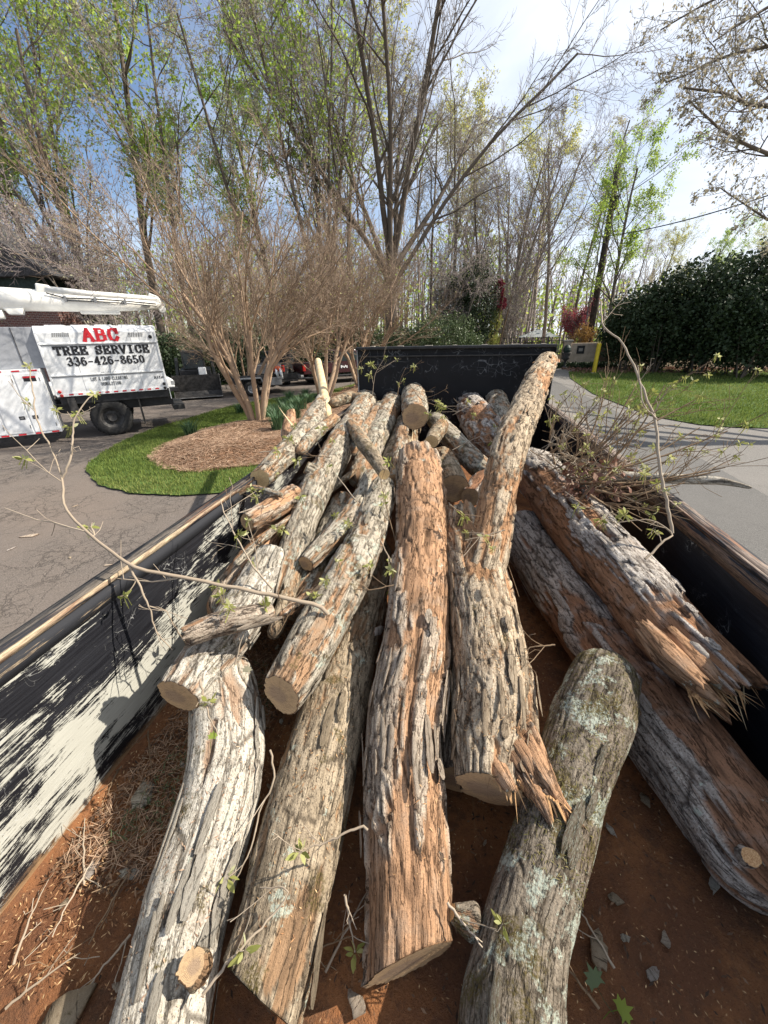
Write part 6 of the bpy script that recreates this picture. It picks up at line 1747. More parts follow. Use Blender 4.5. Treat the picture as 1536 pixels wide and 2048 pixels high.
lm = bush_mesh('foliage', 31, 26000, 0.11, LF_MID, [(0, 0, 2.0, 2.6, 1.8, 1.9), (-1.6, -0.3, 1.4, 1.6, 1.4, 1.3), (1.7, -.2, 1.3, 1.3, 1.3, 1.2)])
bush('evergreen_shrub', (by_px(885, 29), 29, 0), lm, stems_mesh(31, [(0, 0)], 2.0, 0.08, TRUNK_D), 'rounded grey green shrub rising behind the middle of the headboard')
lm = bush_mesh('foliage', 32, 18000, 0.13, LF_HOLLY, [(0, 0, 4.3, 1.4, 1.3, 3.4), (-1.4, 0.3, 4.6, 1.4, 1.2, 2.2)])
bush('cedar', (by_px(948, 33), 33, 0), lm, stems_mesh(32, [(0, 0)], 6.0, 0.12, TRUNK_D, 2, 0.05), 'narrow dark cedar beside the red ivy column', 'tree')
lm = bush_mesh('foliage', 33, 22000, 0.17, LF_HOLLY, [(0, 0, 3.6, 2.6, 2.0, 3.2), (1.8, 0, 2.4, 1.8, 1.6, 2.2)])
bush('magnolia', (by_px(120, 21), 21, 0), lm, stems_mesh(33, [(0, 0)], 5.0, 0.12, TRUNK_D, 3, 0.1), 'dark evergreen tree behind the boom of the truck', 'tree')
for k, (px, y, w, h, lab) in enumerate([(300, 21.5, 2.8, 3.1, 'dark hedge clump behind the white pickup'), (430, 24, 3.0, 3.3, 'dark hedge clump behind the skid loader'), (545, 26.5, 3.2, 3.5, 'dark hedge clump behind the trailer'),
                                        (660, 29, 3.2, 3.4, 'dark hedge clump behind the maroon pickup'), (775, 31, 3.0, 3.2, 'dark hedge clump left of the grey green shrub')]):
    lm = bush_mesh('foliage', 40 + k, 13000, 0.14, LF_MID if k in (4,) else LF_HOLLY, [(0, 0, h * 0.5, w, 1.5, h * 0.5), (w * 0.5, 0.2, h * 0.45, w * 0.6, 1.3, h * 0.5)])
    bush('hedge', (by_px(px, y), y, 0), lm, stems_mesh(60 + k, [(-1, 0), (1, 0)], h * 0.7, 0.05, TRUNK_D, 3), lab, group='dark hedge along the back of the drive')
# red shrub and red ivy
rt = vase(71, 0.5, 6, 2.6, 0.05, 0.55, TRUNK_D, TWIG_D, leaf=LF_RED, nleaf=5000, lsize=0.10)
plant('red_maple', rt, (by_px(1140, 37.5), 37.5, 0.9), 0.4, 0.85, 'small dark red leafed maple behind the beige wall', sz=1.0)
ye = vase(72, 0.3, 6, 2.0, 0.03, 0.35, TRUNK_G, twig_mat('forsythia_twig', (0.35, 0.2, 0.06), (0.5, 0.32, 0.10)), leaf=LF_DEAD, nleaf=900, lsize=0.07)
plant('orange_shrub', ye, (by_px(1165, 36.2), 36.2, 0.4), 0.4, 1.0, 'orange twigged shrub standing up behind the beige wall', cat='shrub')
lm = bush_mesh('foliage', 73, 2600, 0.13, LF_RED, [(0, 0, 5.6, 0.35, 0.4, 0.7), (0.2, 0, 4.6, 0.45, 0.4, 0.6)])
lg = bush_mesh('foliage', 74, 3500, 0.11, LF_YEL, [(0, 0, 3.0, 0.45, 0.4, 2.4)])
e = bush('ivy_column', (by_px(986, 34), 34, 0), lm, stems_mesh(73, [(0, 0)], 5.5, 0.10, TW_BROWN, 3, 0.05), 'narrow column of red and yellow green ivy right of the cedar', 'climbing plant')
link('foliage', lg, e)
# ground cover at the foot of the beige wall
P = np.c_[wx_(1110, 34.1) + RNG.random(5000) * (wx_(1240, 34.1) - wx_(1110, 34.1)), 33.5 + RNG.random(5000) * 0.9, RNG.random(5000) * 0.35]
tag(link('ground_cover', leaf_quads('ground_cover', P, 0.13, LF_HOLLY, RNG)), 'low dark ivy ground cover at the foot of the beige wall', 'ground cover', kind='stuff')
P = np.c_[8.0 + RNG.random(9000) * 30, 29.0 + RNG.random(9000) * 4.5, 0.02 + RNG.random(9000) * 0.05]
tag(link('leaf_litter', leaf_quads('leaf_litter', P, 0.13, LF_DEAD, RNG)), 'brown leaf litter under the hollies', 'leaf litter', kind='stuff')
# daffodil clumps
def clump(seed, n, h):
    r = np.random.default_rng(seed); Vs = []
    for k in range(n):
        a = r.random() * 6.28; rr = 0.16 * r.random(); b = a + r.normal() * 0.5; l = h * (0.25 + 0.5 * r.random()); hh = h * (0.7 + 0.4 * r.random())
        p = np.array([rr * math.cos(a), rr * math.sin(a), 0]); s = np.array([-math.sin(b), math.cos(b), 0]) * 0.009
        m_ = p + np.array([math.cos(b) * l * 0.25, math.sin(b) * l * 0.25, hh * 0.65]); t = p + np.array([math.cos(b) * l, math.sin(b) * l, hh])
        Vs += [p - s, p + s, m_ + s, m_ - s, t]
    i = np.arange(n)[:, None] * 5
    return mesh_np('leaves', np.array(Vs), [i + np.array([[0, 1, 2, 3]]), i + np.array([[3, 2, 4]])], LF_DAFF, False, {'rnd': np.repeat(r.random(n), 5)})
CL = [clump(k, 130, 0.46) for k in range(3)]
spots = [(560, 872, 1.15, 'large daffodil clump on the mulch, nearest the log pile'), (382, 868, 1.0, 'lone daffodil clump left of the crepe myrtle stems'), (480, 822, 0.9, 'daffodil clump just left of the first crepe myrtle'),
         (548, 828, 1.0, None), (575, 838, 1.0, None), (590, 820, 1.0, None), (565, 812, 1.0, None), (600, 805, 1.0, None), (580, 798, 1.0, None), (612, 793, 1.0, None), (605, 830, 1.0, None), (540, 845, 1.0, None), (620, 812, .9, None), (592, 850, 1.0, None), (635, 800, .9, None), (555, 855, 1.0, None)]
for k, (px, py, s, lab) in enumerate(spots):
    q = at_z(px, py, 0.12); z = mz(q[0], q[1]) if inside(np.array([[q[0], q[1]]]), BED_)[0] else 0.03
    o = link('daffodil_clump', CL[k % 3], None, (q[0], q[1], z)); o.rotation_euler = (0, 0, k * 1.3); o.scale = (s, s, s)
    tag(o, lab or 'daffodil clump in the dense green patch right of the first crepe myrtle', 'plant', 'daffodil clumps on the island')
# distant woodland: one mass
rng = np.random.default_rng(99); ch = []
for k in range(620):
    x = -75 + 150 * rng.random(); y = 52 + 34 * rng.random(); h = 11 + 9 * rng.random()
    l = rng.normal(size=2) * 0.05
    if x > 22 and y < 60: continue
    if x > 12: h *= 0.62
    p = np.array([x, y, 0.0]); ch.append((np.array([p, p + [l[0] * h * .5, l[1] * h * .5, h * .5], p + [l[0] * h * 1.2, l[1] * h, h]]), np.array([.16, .11, .03]) * (0.6 + 0.8 * rng.random()), 4))
    for j in range(16):
        t = 0.3 + 0.65 * rng.random(); q = p + np.array([l[0] * h * t, l[1] * h * t, h * t]); a = rng.random() * 6.28; L_ = (1.2 - t) * h * 0.32 * (0.5 + rng.random())
        m_ = q + np.array([math.cos(a) * .4, math.sin(a) * .4, .5]) * L_; ch.append((np.array([q, m_, m_ + np.array([math.cos(a) * .3, math.sin(a) * .3, .6]) * L_]), np.array([.045, .03, .014]), 3))
wd = link('distant_wood', chains_mesh('distant_wood', ch, TWIG_P)); tag(wd, 'distant mass of bare and leafing woodland closing the view', 'wood', kind='stuff')
n = 60000
x = -78 + 156 * rng.random(n); y = 50 + 36 * rng.random(n)
top = 9 + 9 * fbm(np.c_[x * 0.12, y * 0.05, 0 * x], 8, 3)
z = rng.random(n) ** 1.3 * top * np.where(x > 12, 0.62, 1.0)
keep = vnoise(np.c_[x * 0.5, y * 0.3, z * 0.5], 12) > 0.45
P = np.c_[x, y, z][keep]
yl = np.clip(vnoise(np.c_[x * 0.09, y * 0.09, 0 * x], 77), 0, 1)[keep]
for nm, sel, mt in (('distant_leaves', yl > 0.5, LF_SPRING), ('distant_leaves', yl <= 0.5, LF_YEL)):
    o = link(nm, leaf_quads(nm, P[sel], 0.42, mt, rng)); tag(o, 'hazy spring leaves of the distant woodland', 'foliage', kind='stuff')
P = np.c_[-80 + 160 * rng.random(16000), 44 + 8 * rng.random(16000), rng.random(16000) ** 1.5 * 2.6]
P = P[(P[:, 0] < 4) | (P[:, 0] > 12)]
o = link('undergrowth', leaf_quads('undergrowth', P, 0.35, LF_MID, rng)); tag(o, 'low dark undergrowth along the edge of the wood', 'undergrowth', kind='stuff')

# tree overhanging from the right, trunk outside the picture
OV = dict(rmin=0.006, lv=[lvl(8, 0.07, 0.02, 0.3, 7, 11, 0.22), lvl(6, 0.14, 0.12, 0.35, 5, 6, 0.15, 44, 0.36, 0.45), lvl(4, 0.18, 0.0, 0.4, 4, 6, 0.12, 48, 0.5, 0.5), lvl(3, 0.2, -0.1, 0.4, 3, 0, 0, 50, 0.5, 0.5)])
trunk_base = np.array([15.5, 12.5, 0.0])
rng = np.random.default_rng(5); out, tips = [], []
fork = trunk_base + np.array([-0.6, 0.2, 5.2])
out.append((0, np.array([trunk_base + [0, 0, -.2], trunk_base + [-.15, .1, 2.4], fork, fork + [-.2, .4, 3.2], fork + [0, .5, 6.5]]), np.array([.34, .29, .25, .2, .1]), 12))
for (px, py, dd, tx, ty, td, r0) in [(1700, -60, 12, 1440, 60, 11, .10), (1650, 60, 12, 1370, 130, 11.5, .10), (1640, 230, 11, 1350, 150, 11, .11), (1640, 350, 12, 1340, 240, 12, .10), (1650, 480, 12.5, 1400, 420, 13, .07), (1660, 120, 10, 1430, 290, 10.5, .08), (1680, -120, 11, 1330, 20, 12, .08)]:
    r0 *= 0.72
    a = at_d(px, py, dd); b = at_d(tx, ty, td)
    s0 = fork + np.array([0, 0.2, max(0.1, min(5.5, (a[2] - fork[2]) * 0.5))])
    d = unit(b - a); L_ = np.linalg.norm(b - a)
    out.append((0, np.array([s0, s0 * 0.5 + a * 0.5 + [0, 0, .25], a]), np.array([r0 * 1.5, r0 * 1.25, r0]), 8))
    grow(rng, a, d, L_, r0, 0, OV, out, tips)
ov = empty('overhanging_tree', trunk_base, 0, label='tree reaching in from the upper right with dark limbs and small opening buds', cat='tree')
for nm, lo_, hi_, mt in (('trunk', 0, 2, TRUNK_D), ('crown', 2, 9, TWIG_D)):
    link(nm, chains_mesh(nm, [(p - trunk_base, q_, s) for lv, p, q_, s in out if lo_ <= lv < hi_], mt), ov)
T = np.concatenate(tips); P = T[rng.integers(0, len(T), 4200)] + rng.normal(size=(4200, 3)) * 0.04 - trunk_base
link('foliage', leaf_quads('foliage', P, 0.085, LF_BLOOM, rng, 0.8), ov)
# ------------------------------------------------------------------ twigs, brush, debris
def leafcluster(seed, n=7, size=0.05):
    r = np.random.default_rng(seed); V = []; F4 = []; rn = []
    for k in range(n):
        a = r.normal(size=3); a[2] = abs(a[2]) * 0.7 - 0.25; a = unit(a); b = unit(np.cross(a, r.normal(size=3))); c = np.cross(a, b)
        s = size * (0.6 + 0.7 * r.random()); w = s * 0.22; o = a * 0.006
        base = len(V)
        pts = [o, o + a * s * .35 + b * w - c * w * .3, o + a * s * .7 + b * w * .8 + c * s * .05, o + a * s + c * s * .15, o + a * s * .7 - b * w * .8 + c * s * .05, o + a * s * .35 - b * w - c * w * .3]
        V += pts; F4 += [[base, base + 1, base + 2, base + 5], [base + 5, base + 2, base + 3, base + 4]]; rn += [r.random()] * 6
    # catkins: thin hanging strips
    for k in range(4):
        x, y = r.normal(size=2) * size * 0.25; L_ = size * (0.8 + r.random()); w = 0.0028; base = len(V)
        V += [(x - w, y, 0), (x + w, y, 0), (x * 1.5 + w, y * 1.4, -L_), (x * 1.5 - w, y * 1.4, -L_)]; F4.append([base, base + 1, base + 2, base + 3]); rn += [0.35] * 4
    return mesh_np('leaf_cluster', np.array(V), [np.array(F4)], LF_TWIG, False, {'rnd': np.array(rn)})
LC = [leafcluster(k) for k in range(4)]
def twig(label, pts, r0, r1, mat=TW_PALE, side=3, slen=0.25, seed=0, leaves=4, cat='twig', name='twig', group=None, lsc=0.6, px=True, sub=3, ang=45):
    """pts rows (px,py,axial distance) or world points"""
    rg = np.random.default_rng(seed + 900)
    W_ = np.array([at_d(*q) for q in pts]) if px else np.array(pts, float)
    n = max(6, 4 * len(W_))
    C, L = catmull(np.c_[W_, np.zeros(len(W_))], n); C = C[:, :3].copy()
    C[1:-1] += rg.normal(size=(n - 2, 3)) * 0.0014
    org = C[0].copy()
    ch = [(C - org, np.linspace(r0, r1, n), 7)]
    ends_ = [C[-1]]
    for k in range(side):
        i = int(n * (0.15 + 0.8 * (k + rg.random()) / side)); i = min(max(i, 1), n - 2)
        ax = unit(C[i + 1] - C[i - 1]); s = unit(np.cross(ax, rg.normal(size=3))); a = R_(ang * (0.6 + 0.7 * rg.random()))
        d = unit(ax * math.cos(a) + s * math.sin(a)); l_ = slen * (0.4 + 0.9 * rg.random()); p = C[i].copy(); P_ = [p.copy()]
        rr = (r0 + (r1 - r0) * i / n) * 0.55
        for j in range(5):
            d = unit(d + rg.normal(size=3) * 0.09 + np.array([0, 0, 0.03])); p = p + d * l_ / 5; P_.append(p.copy())
        ch.append((np.array(P_) - org, np.linspace(rr, max(0.0011, rr * 0.45), 6), 5)); ends_.append(p.copy())
        for m_ in range(sub):
            j = 1 + int(rg.random() * 4); d2 = unit(d + rg.normal(size=3) * 0.6); p2 = P_[j]; l2 = l_ * (0.2 + 0.35 * rg.random())
            q2 = [p2, p2 + d2 * l2 * .5 + rg.normal(size=3) * .006, p2 + d2 * l2]
            ch.append((np.array(q2) - org, np.linspace(rr * 0.55, 0.0011, 3), 4)); ends_.append(q2[-1])
    o = link(name, chains_mesh(name, ch, mat), None, org); tag(o, label, cat, group)
    rg.shuffle(ends_)
    for k, e_ in enumerate(ends_[:leaves]):
        c = link('leaf_cluster', LC[(k + seed) % 4], o, np.array(e_) - org); c.rotation_euler = (rg.normal() * .4, rg.normal() * .4, rg.random() * 6.28)
        s = lsc * (0.7 + 0.6 * rg.random()); c.scale = (s, s, s)
    return o
twig('long arching pale branch crossing over the left rail with buds at its tip', [(655, 1228, 1.46), (640, 1213, 1.45), (540, 1190, 1.42), (410, 1163, 1.40), (300, 1143, 1.37), (255, 1126, 1.36), (190, 1078, 1.42), (132, 1018, 1.5), (124, 955, 1.58), (100, 895, 1.64), (74, 840, 1.7), (66, 785, 1.75), (58, 730, 1.8)], 0.0085, 0.0022, side=5, slen=0.26, seed=1, leaves=4, cat='branch', name='branch')
twig('forked pale twig rising from the arching branch over the asphalt', [(124, 958, 1.58), (140, 920, 1.58), (146, 870, 1.6), (150, 835, 1.6), (175, 800, 1.62), (190, 788, 1.64)], 0.005, 0.002, side=3, slen=0.12, seed=2, leaves=4)
twig('pale twig hanging down inside the scratched left wall', [(258, 1130, 1.36), (275, 1165, 1.36), (298, 1215, 1.36), (312, 1262, 1.37), (345, 1300, 1.38)], 0.0045, 0.0016, side=4, slen=0.13, seed=3, leaves=1, sub=1)
twig('thin pale twig leaning on the left wall above the short pale log', [(375, 1290, 1.45), (350, 1255, 1.4), (330, 1220, 1.4), (300, 1212, 1.4)], 0.003, 0.0013, side=2, slen=0.1, seed=4, leaves=0)
twig('upright pale twig with small leaves at the tailgate edge of the left pile', [(545, 1178, 1.6), (505, 1130, 1.6), (455, 1040, 1.62), (440, 1000, 1.65)], 0.0045, 0.002, side=4, slen=0.18, seed=5, leaves=3)
twig('tall crooked twig standing against the lawn at the right rail', [(1344, 1066, 1.7), (1335, 1010, 1.68), (1318, 930, 1.66), (1312, 850, 1.68), (1290, 790, 1.7), (1262, 720, 1.74), (1240, 680, 1.76), (1208, 655, 1.8), (1203, 630, 1.82), (1202, 602, 1.84)], 0.0075, 0.0032, side=3, slen=0.14, seed=6, leaves=2, lsc=0.4, cat='branch', name='branch')
twig('thin side twig joined to the tall crooked twig', [(1313, 838, 1.68), (1288, 810, 1.66), (1282, 780, 1.66), (1275, 730, 1.66)], 0.004, 0.0015, side=2, slen=0.1, seed=7, leaves=1)
twig('crooked twig propped inside the right wall', [(1290, 1118, 1.5), (1325, 1085, 1.52), (1344, 1066, 1.54), (1300, 1040, 1.56), (1235, 1045, 1.6)], 0.005, 0.002, side=3, slen=0.16, seed=8, leaves=2)
brush = [((1160, 960), (1400, 855), 2.2), ((1150, 950), (1270, 775), 2.3), ((1170, 960), (1330, 770), 2.2), ((1130, 940), (1215, 760), 2.4), ((1180, 950), (1455, 862), 2.1), ((1160, 965), (1450, 935), 2.0), ((1170, 985), (1440, 942), 2.0),
         ((1140, 930), (1390, 800), 2.2), ((1120, 900), (1180, 820), 2.5), ((1110, 930), (1120, 800), 2.5), ((1130, 960), (1300, 800), 2.2), ((1190, 980), (1370, 965), 1.95), ((1100, 905), (1150, 860), 2.4), ((1180, 990), (1260, 1010), 1.9), ((1160, 1000), (1240, 900), 2.0), ((1140, 915), (1250, 830), 2.2)]
where = ['reaching out low over the right rail', 'pointing up towards the lawn', 'leaning across the drive', 'standing upright beside the rising limb', 'stretching furthest right with a budded tip', 'lying flat above the dead limb', 'lying just over the dead limb', 'curving up across the grass edge', 'short and steep beside the rising limb', 'tall and thin right of the rising limb', 'crossing behind the tall crooked twig', 'lying on the dead limb', 'short and low against the headboard corner', 'drooping into the shaded right corner', 'rising from the dead leaves', 'slanting over the dark right rail']
for k, ((x0, y0), (x1_, y1_), dz) in enumerate(brush):
    xm, ym = (x0 + x1_) / 2 + random.uniform(-15, 15), (y0 + y1_) / 2 + random.uniform(4, 18)
    twig('brush twig with pale buds ' + where[k], [(x0, y0, dz), (xm, ym, dz - 0.05), (x1_, y1_, dz - 0.1)], 0.007, 0.0028, TW_BROWN, side=6, slen=0.28, seed=20 + k, leaves=5, group='brush twigs over the right rail', lsc=0.42, ang=35)
brush2 = [((730, 700), (700, 770), 4.6), ((770, 715), (745, 790), 4.4), ((812, 735), (795, 790), 4.3), ((905, 830), (965, 800), 3.2), ((880, 815), (820, 770), 3.4), ((1000, 860), (905, 900), 2.8), ((500, 975), (445, 1005), 2.1), ((640, 900), (720, 1010), 2.2),
          ((560, 900), (660, 915), 2.4), ((700, 1040), (760, 1090), 2.0), ((560, 1010), (500, 1080), 1.9), ((480, 1180), (430, 1240), 1.55), ((760, 950), (790, 1080), 2.0), ((590, 880), (520, 905), 2.4), ((690, 1180), (790, 1170), 1.6), ((810, 1200), (760, 1080), 1.75),
          ((610, 1190), (560, 1260), 1.5), ((500, 1240), (470, 1330), 1.35), ((1050, 1300), (1110, 1290), 1.35), ((930, 1080), (1010, 1060), 1.7), ((960, 1070), (900, 1010), 1.8), ((1180, 1010), (1250, 1060), 1.7), ((1130, 960), (1060, 900), 2.3)]
for k in range(14):
    a_, b_ = (1085 + 11 * k, 905 + (k * 37) % 70), (1110 + (k * 53) % 210, 860 + (k * 41) % 150)
    twig('bare thin twig in the brush tangle by the right wall', [(a_[0], a_[1], 2.1 - .01 * k), ((a_[0] + b_[0]) / 2, (a_[1] + b_[1]) / 2 + 8, 2.05), (b_[0], b_[1], 2.0)], 0.0045, 0.0018, TW_BROWN if k % 2 else TW_PALE, side=5, slen=0.2, seed=300 + k, leaves=2, group='twigs in the brush tangle', lsc=0.35)
w2_ = ['before the left end of the headboard', 'against the black headboard near its left end', 'against the headboard above the mossy crosswise piece', 'in front of the headboard right of the round sawn face', 'over the big round sawn face', 'in front of the grey sloping log', 'on the left rail below the square sawn end', 'across the long slender log', 'between the two yellow cut ends',
       'in the gap beside the orange log', 'over the pale chopped end', 'near the shaded left wall above the short pale log', 'hanging down beside the orange log', 'on the far left log', 'crossing onto the orange log', 'between the orange log and the lichen log', 'below the small brown cut end', 'above the pale grey log', 'Y shaped and bare in the dark gap right of the fork', 'across the crotch of the forked log', 'curling above the crotch of the forked log', 'in the shade by the right wall', 'behind the rising limb']
for k, ((x0, y0), (x1_, y1_), dz) in enumerate(brush2):
    twig('small twig ' + w2_[k], [(x1_, y1_, dz), ((x0 + x1_) / 2 + random.uniform(-8, 8), (y0 + y1_) / 2 + random.uniform(-6, 6), dz), (x0, y0, dz)], 0.0032, 0.0014, TW_PALE if k % 2 else TW_BROWN, side=4, slen=0.10 + 0.03 * dz, seed=50 + k, leaves=3 if k != 18 else 0, group='small twigs on the log pile', lsc=0.36 + 0.10 * dz, sub=2)
# twigs lying over the near logs
near = [('bare forked twig lying across the speckled brown log', [(735, 1660, .95), (715, 1655, .95), (640, 1690, .93), (600, 1705, .92)], 3), ('long thin twig crossing the near end of the speckled brown log', [(405, 1990, .80), (470, 1910, .83), (545, 1830, .88), (575, 1780, .9), (520, 1775, .92)], 2),
        ('thin curved twig in the gap between the pale grey and brown logs', [(540, 1500, 1.2), (548, 1560, 1.15), (520, 1620, 1.12), (500, 1700, 1.05), (450, 1800, 1.0)], 3), ('thin red twig on the pale grey log near its broken top', [(400, 1360, 1.25), (415, 1420, 1.2), (435, 1470, 1.15)], 1),
        ('short bare twig under the speckled brown log end', [(690, 1790, 1.0), (700, 1850, .98), (710, 1905, .95)], 2), ('small twig sticking out of the mossy log beside the orange log', [(895, 1805, .93), (930, 1850, .9), (965, 1895, .88)], 2)]
for k, (lab, pts, sd) in enumerate(near):
    twig(lab, pts, 0.0034, 0.0015, TW_PALE, side=sd, slen=0.10, seed=80 + k, leaves=1, sub=1, lsc=0.5)
# twigs lying on the floor at the left
r = np.random.default_rng(77)
fl_where = ['nearest the left wall', 'lying in the shade beside the pale grey log', 'on the sunlit rusty floor', 'by the foot of the scratched wall', 'crossing the shadow edge', 'half way down the left gap', 'close to the bottom left corner', 'below the round cut face', 'beside the moss clump', 'pointing at the pale grey log', 'on the dark floor right of the mossy log', 'at the lower right near the green leaf', 'in the gap under the orange log', 'between the brown and orange logs']
fp = [(150, 1790), (250, 1700), (60, 1850), (230, 1560), (170, 1700), (230, 1800), (90, 1960), (300, 1500), (215, 1930), (280, 1620), (1180, 1860), (1150, 1960), (700, 1850), (640, 1900)]
for k, (x, y) in enumerate(fp):
    c = at_z(x, y, FL + 0.015); a = r.random() * 6.28; l = 0.10 + 0.14 * r.random(); d = np.array([math.cos(a), math.sin(a), 0])
    twig('dry twig on the floor ' + fl_where[k], [c - d * l / 2, c + np.array([0, 0, .012]), c + d * l / 2 + np.array([0, 0, .006])], 0.0036, 0.0014, TW_BROWN if k % 2 else TW_PALE, side=3, slen=0.09, seed=120 + k, leaves=0, px=False, group='twigs on the bed floor', sub=1)
# bark chips
def chip_mesh(seed, mat):
    r = np.random.default_rng(seed); n = 11; a = np.sort(r.random(n)) * 6.28
    rr = 0.5 * (0.65 + 0.5 * r.random(n)); V = [(rr[i] * math.cos(a[i]), rr[i] * 0.55 * math.sin(a[i]), 0.03 * r.random()) for i in range(n)]
    V2 = [(x, y, z + 0.09 + 0.05 * r.random()) for x, y, z in V]
    VV = np.array(V + V2 + [(0, 0, 0.16)])
    q = np.arange(n); q2 = (q + 1) % n
    bk = np.ones((len(VV), 4)); bk[:, 1] = 0; bk[:n, 0] = 0; bk[:, 2] = r.random()
    return mesh_np('bark_chip', VV, [np.stack([q, q2, q2 + n, q + n], 1), np.stack([q + n, q2 + n, np.full(n, 2 * n)], 1), np.stack([q2, q, np.full(n, 0)], 1)[1:-1]], BARK[mat], False, {'bk': bk}, np.c_[VV[:, 0] * .1 + seed * 1.37 + .71, VV[:, 1] * .1 + seed * .61 + .33])
CH = [chip_mesh(k, m_) for k, m_ in enumerate(['pale', 'russet', 'brown', 'orange', 'tan', 'grey'])]
chips = [(900 // 1, 0)]
named = [(262, 1745, .075, 'pale grey bark chip on the shaded floor beside the pale grey log'), (185, 1740, .07, 'pale bark chip lying on the shadow edge at the left'), (130, 2030, .15, 'large pale orange bark slab at the bottom left'), (712, 2010, .065, 'grey bark chip below the cut end of the orange log'),
         (1195, 1900, .085, 'long grey bark chip on the rusty floor right of the mossy log'), (1155, 1818, .035, 'small square bark chip on the floor right of the mossy log'), (1222, 1660, .045, 'reddish bark chip between the mossy and russet logs'), (1305, 1950, .05, 'grey triangular chip at the lower right'),
         (1230, 1798, .05, 'dark brown bark lump on the rusty floor'), (1330, 1880, .04, 'small grey chip near the russet log'), (240, 1480, .06, 'pale bark chip at the foot of the left wall'), (290, 1590, .13, 'broken bark strip in the shade left of the pale grey log'), (1430, 1770, .06, 'curled bark ring on the floor under the russet log'),
         (755, 1262, .085, 'white bark chip standing on edge between the brown and orange logs'), (1290, 1600, .06, 'bark flake on the dark floor under the russet log')]
for k, (x, y, s, lab) in enumerate(named):
    h = .012 if y != 1262 else .33
    c = at_z(x, y, FL + h); o = link('bark_chip', CH[k % 6], None, c); o.scale = (s, s, s * 0.7); o.rotation_euler = (0.1, 0.15, k * 1.9) if y != 1262 else (1.2, 0.2, 1.2)
    tag(o, lab, 'bark chip', 'bark chips')
r = np.random.default_rng(55)
n = 0
for k in range(400):
    if n >= 70: break
    x, y = (XL + 0.05 + r.random() * 0.55, 0.3 + r.random() * 1.4) if n < 40 else (XL + 0.1 + r.random() * 2.0, 0.2 + r.random() * 1.2)
    s = 0.015 + 0.03 * r.random() ** 2
    o = link('bark_chip', CH[k % 6], None, (x, y, FL + 0.02)); o.scale = (s, s, s * 0.5); o.rotation_euler = (r.normal() * .2, r.normal() * .2, r.random() * 6.28)
    tag(o, 'small bark crumb among the litter on the rusty bed floor', 'bark chip', 'bark crumbs on the bed floor'); n += 1
# litter, chips and fibres as stuff
def litter(n, poly, ln, w, mat, name, label, z0=0.012):
    P = scatter(poly, n)
    o = straws(name, P, FL + z0 + 0.01 * RNG.random(len(P)), ln, w, mat, 0.25); return tag(o, label, 'litter', kind='stuff')
litter(3600, [(XL, 0.2), (XL + 0.5, 0.2), (XL + 0.75, 1.6), (XL, 1.6)], 0.014, 0.003, DUST, 'wood_litter', 'wood crumbs and fibres scattered on the floor along the left wall')
litter(5200, [(XL, 0.1), (XR, 0.1), (XR, 2.5), (XL, 2.5)], 0.009, 0.0028, DUST, 'sawdust', 'pale sawdust specks on the rusty floor')
litter(2400, [(XL + 0.05, 0.45), (XL + 0.42, 0.45), (XL + 0.55, 1.35), (XL + 0.1, 1.35)], 0.06, 0.0018, STRAW, 'needle_litter', 'dry needles and stems matted beside the pale grey log', 0.02)
litter(900, [(XL + 0.15, 0.5), (XL + 0.42, 0.6), (XL + 0.5, 1.3), (XL + 0.2, 1.3)], 0.03, 0.003, LF_MID, 'moss_litter', 'green moss scraps and catkins among the litter on the left', 0.025)
litter(4200, [(XL + 0.04, 0.4), (XL + 0.40, 0.4), (XL + 0.60, 1.6), (XL + 0.08, 1.6)], 0.028, 0.006, LF_SCRAP, 'bark_litter', 'dark shredded bark and leaf scraps matted along the left side of the floor', 0.015)
litter(2200, [(XL + 0.3, 0.1), (XR, 0.1), (XR, 2.5), (XL + 0.3, 2.5)], 0.018, 0.006, LF_SCRAP, 'bark_litter', 'dark bark scraps scattered between the logs on the rusty floor', 0.012)
# fibre and crumbs caught on the near logs
def on_log(key, n, ln, w, mat, name, label, smin=0.05, smax=0.95, up=0.35):
    L = LOGS[key]; r = np.random.default_rng(hash(key) % 1000 if False else len(key) * 13)
    i = r.integers(int(L['nv'] * smin), int(L['nv'] * smax), n * 3); j = r.integers(0, L['nu'], n * 3)
    p = L['P'][i, j]; nr = L['radial'][i, j]; k = nr[:, 2] > up; p, nr = p[k][:n], nr[k][:n]; m_ = len(p)
    d = r.normal(size=(m_, 3)); d -= nr * np.sum(d * nr, 1)[:, None] * 0.85; d /= np.linalg.norm(d, axis=1, keepdims=True)
    s = np.cross(nr, d) * w / 2; l = (ln * (0.4 + r.random(m_)))[:, None] / 2; c = p + nr * 0.002
    V = np.stack([c - d * l, c - s, c + d * l, c + s], 1).reshape(-1, 3) - L['rootloc']
    o = link(name, mesh_np(name, V, [np.arange(4 * m_).reshape(-1, 4)], mat, False, {'rnd': np.repeat(r.random(m_), 4)}), L['root']); o['kind'] = 'stuff'
on_log('brown', 500, 0.012, 0.003, DUST, 'bark_crumbs', '')
on_log('pale', 350, 0.012, 0.003, STRAW, 'bark_crumbs', '')
on_log('fork', 700, 0.016, 0.0026, DUST, 'bark_crumbs', '')
on_log('fork_limb', 350, 0.016, 0.0026, STRAW, 'bark_crumbs', '')
on_log('mossy', 1500, 0.014, 0.0022, leaf_mat('moss', [(0.05, 0.04, 0.012), (0.13, 0.12, 0.03), (0.20, 0.16, 0.06)], 0.1), 'moss', '', 0.3, 0.95, 0.1)
on_log('orange', 350, 0.014, 0.0026, DUST, 'bark_crumbs', '')
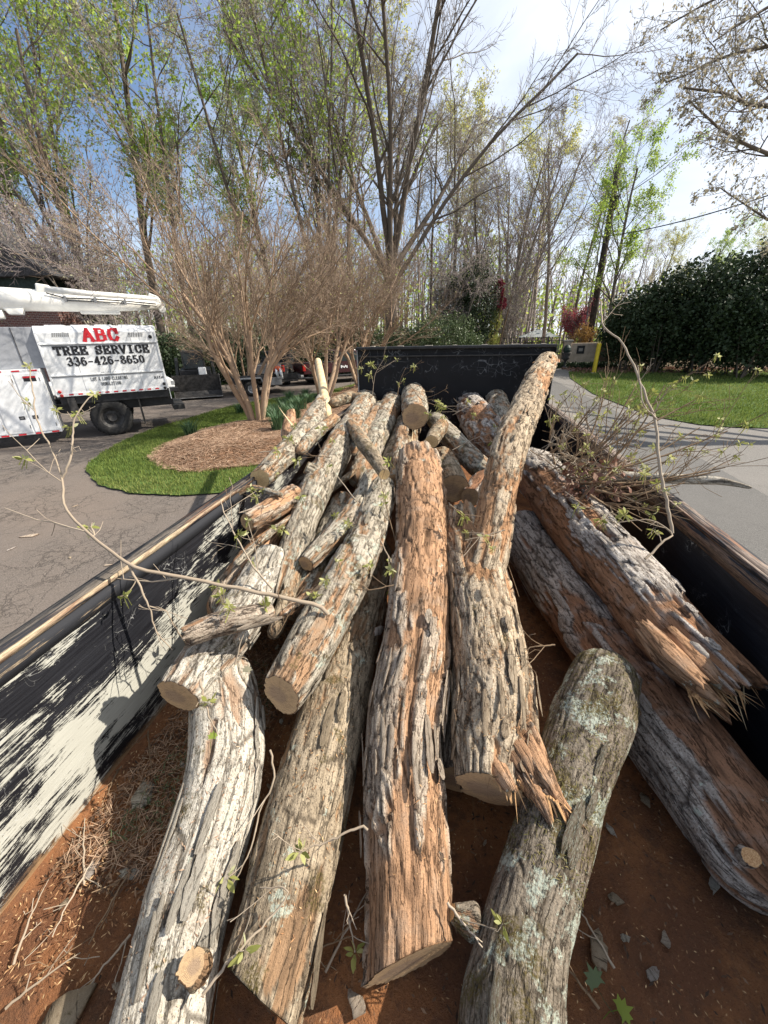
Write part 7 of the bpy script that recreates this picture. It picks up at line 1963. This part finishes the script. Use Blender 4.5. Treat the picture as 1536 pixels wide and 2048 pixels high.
# dead leaves and brush tangle at the right
P = np.array([at_d(1130 + 130 * RNG.random(), 925 + 70 * RNG.random() + 0, 1.9 + 0.5 * RNG.random()) for _ in range(420)])
tag(link('dead_leaves', leaf_quads('dead_leaves', P, 0.035, LF_DEAD, RNG)), 'tangle of dead reddish leaves caught in the brush by the right wall', 'leaves', kind='stuff')
# green leaves
def maple_leaf(name, c, s, rot, mat, label, cat='leaf'):
    pts = [(0, 0), (.28, .05), (.5, -.08), (.42, .2), (.72, .3), (.48, .42), (.5, .62), (.25, .55), (.12, .95), (-.02, .6), (-.3, .72), (-.24, .45), (-.55, .42), (-.36, .22), (-.42, -.02), (-.2, .06)]
    V = [(x, y, 0.08 * math.sin(3 * x) + 0.1 * y * y) for x, y in pts] + [(0, .3, .06)]
    F = [(i, (i + 1) % 16, 16) for i in range(16)]
    me = mesh_np(name, np.array(V), [np.array(F)], mat, False, {'rnd': np.full(17, .6)})
    o = link(name, me, None, c); o.scale = (s, s, s); o.rotation_euler = rot
    mb = MB(); mb.tube([(0, 0, 0), (-.05, -.5, .03), (.1, -1.0, .0)], 0.018, 4); mb.build('stalk', mat, o)
    tag(o, label, cat); return o
maple_leaf('green_leaf', at_z(1195, 1975, FL + .03), .045, (.2, .1, .6), LF_MID, 'green lobed leaf standing on the rusty floor at the lower right')
maple_leaf('green_leaf', at_z(1235, 2020, FL + .02), .04, (.4, .1, -1.2), LF_SPRING, 'bright green leaf at the bottom edge right of the mossy log')
maple_leaf('green_leaf', at_z(423, 1478, FL + .40), .026, (.5, .1, .3), LF_SPRING, 'small bright green leaf on the broken top of the pale grey log')
maple_leaf('green_leaf', at_d(492, 1345, 1.28), .03, (.9, .2, .3), LF_PALE, 'pale whitish leaf in the dark gap above the pale grey log')
maple_leaf('green_leaf', at_d(1168, 950, 2.0), .035, (.9, .2, 1.3), LF_SPRING, 'bright yellow green leaf among the dead leaves')
# things lying on the asphalt
for k, (x, y, s, lab) in enumerate([(60, 1072, .28, 'reddish brown bark slab on the asphalt left of the bed'), (22, 1098, .14, 'small dark bark piece on the asphalt at the left edge'), (140, 1115, .10, 'pale bark sliver on the asphalt'), (215, 1130, .12, 'faint brown bark scrap on the asphalt near the rail'), (150, 1012, .10, 'tiny pale chip on the far asphalt')]):
    c = at_z(x, y, 0.01); o = link('bark_chip', CH[(3 if k == 0 else k) % 6], None, c); o.scale = (s, s * .6, s * .25); o.rotation_euler = (0, 0, .5 + k)
    tag(o, lab, 'bark chip', 'bark pieces on the asphalt')
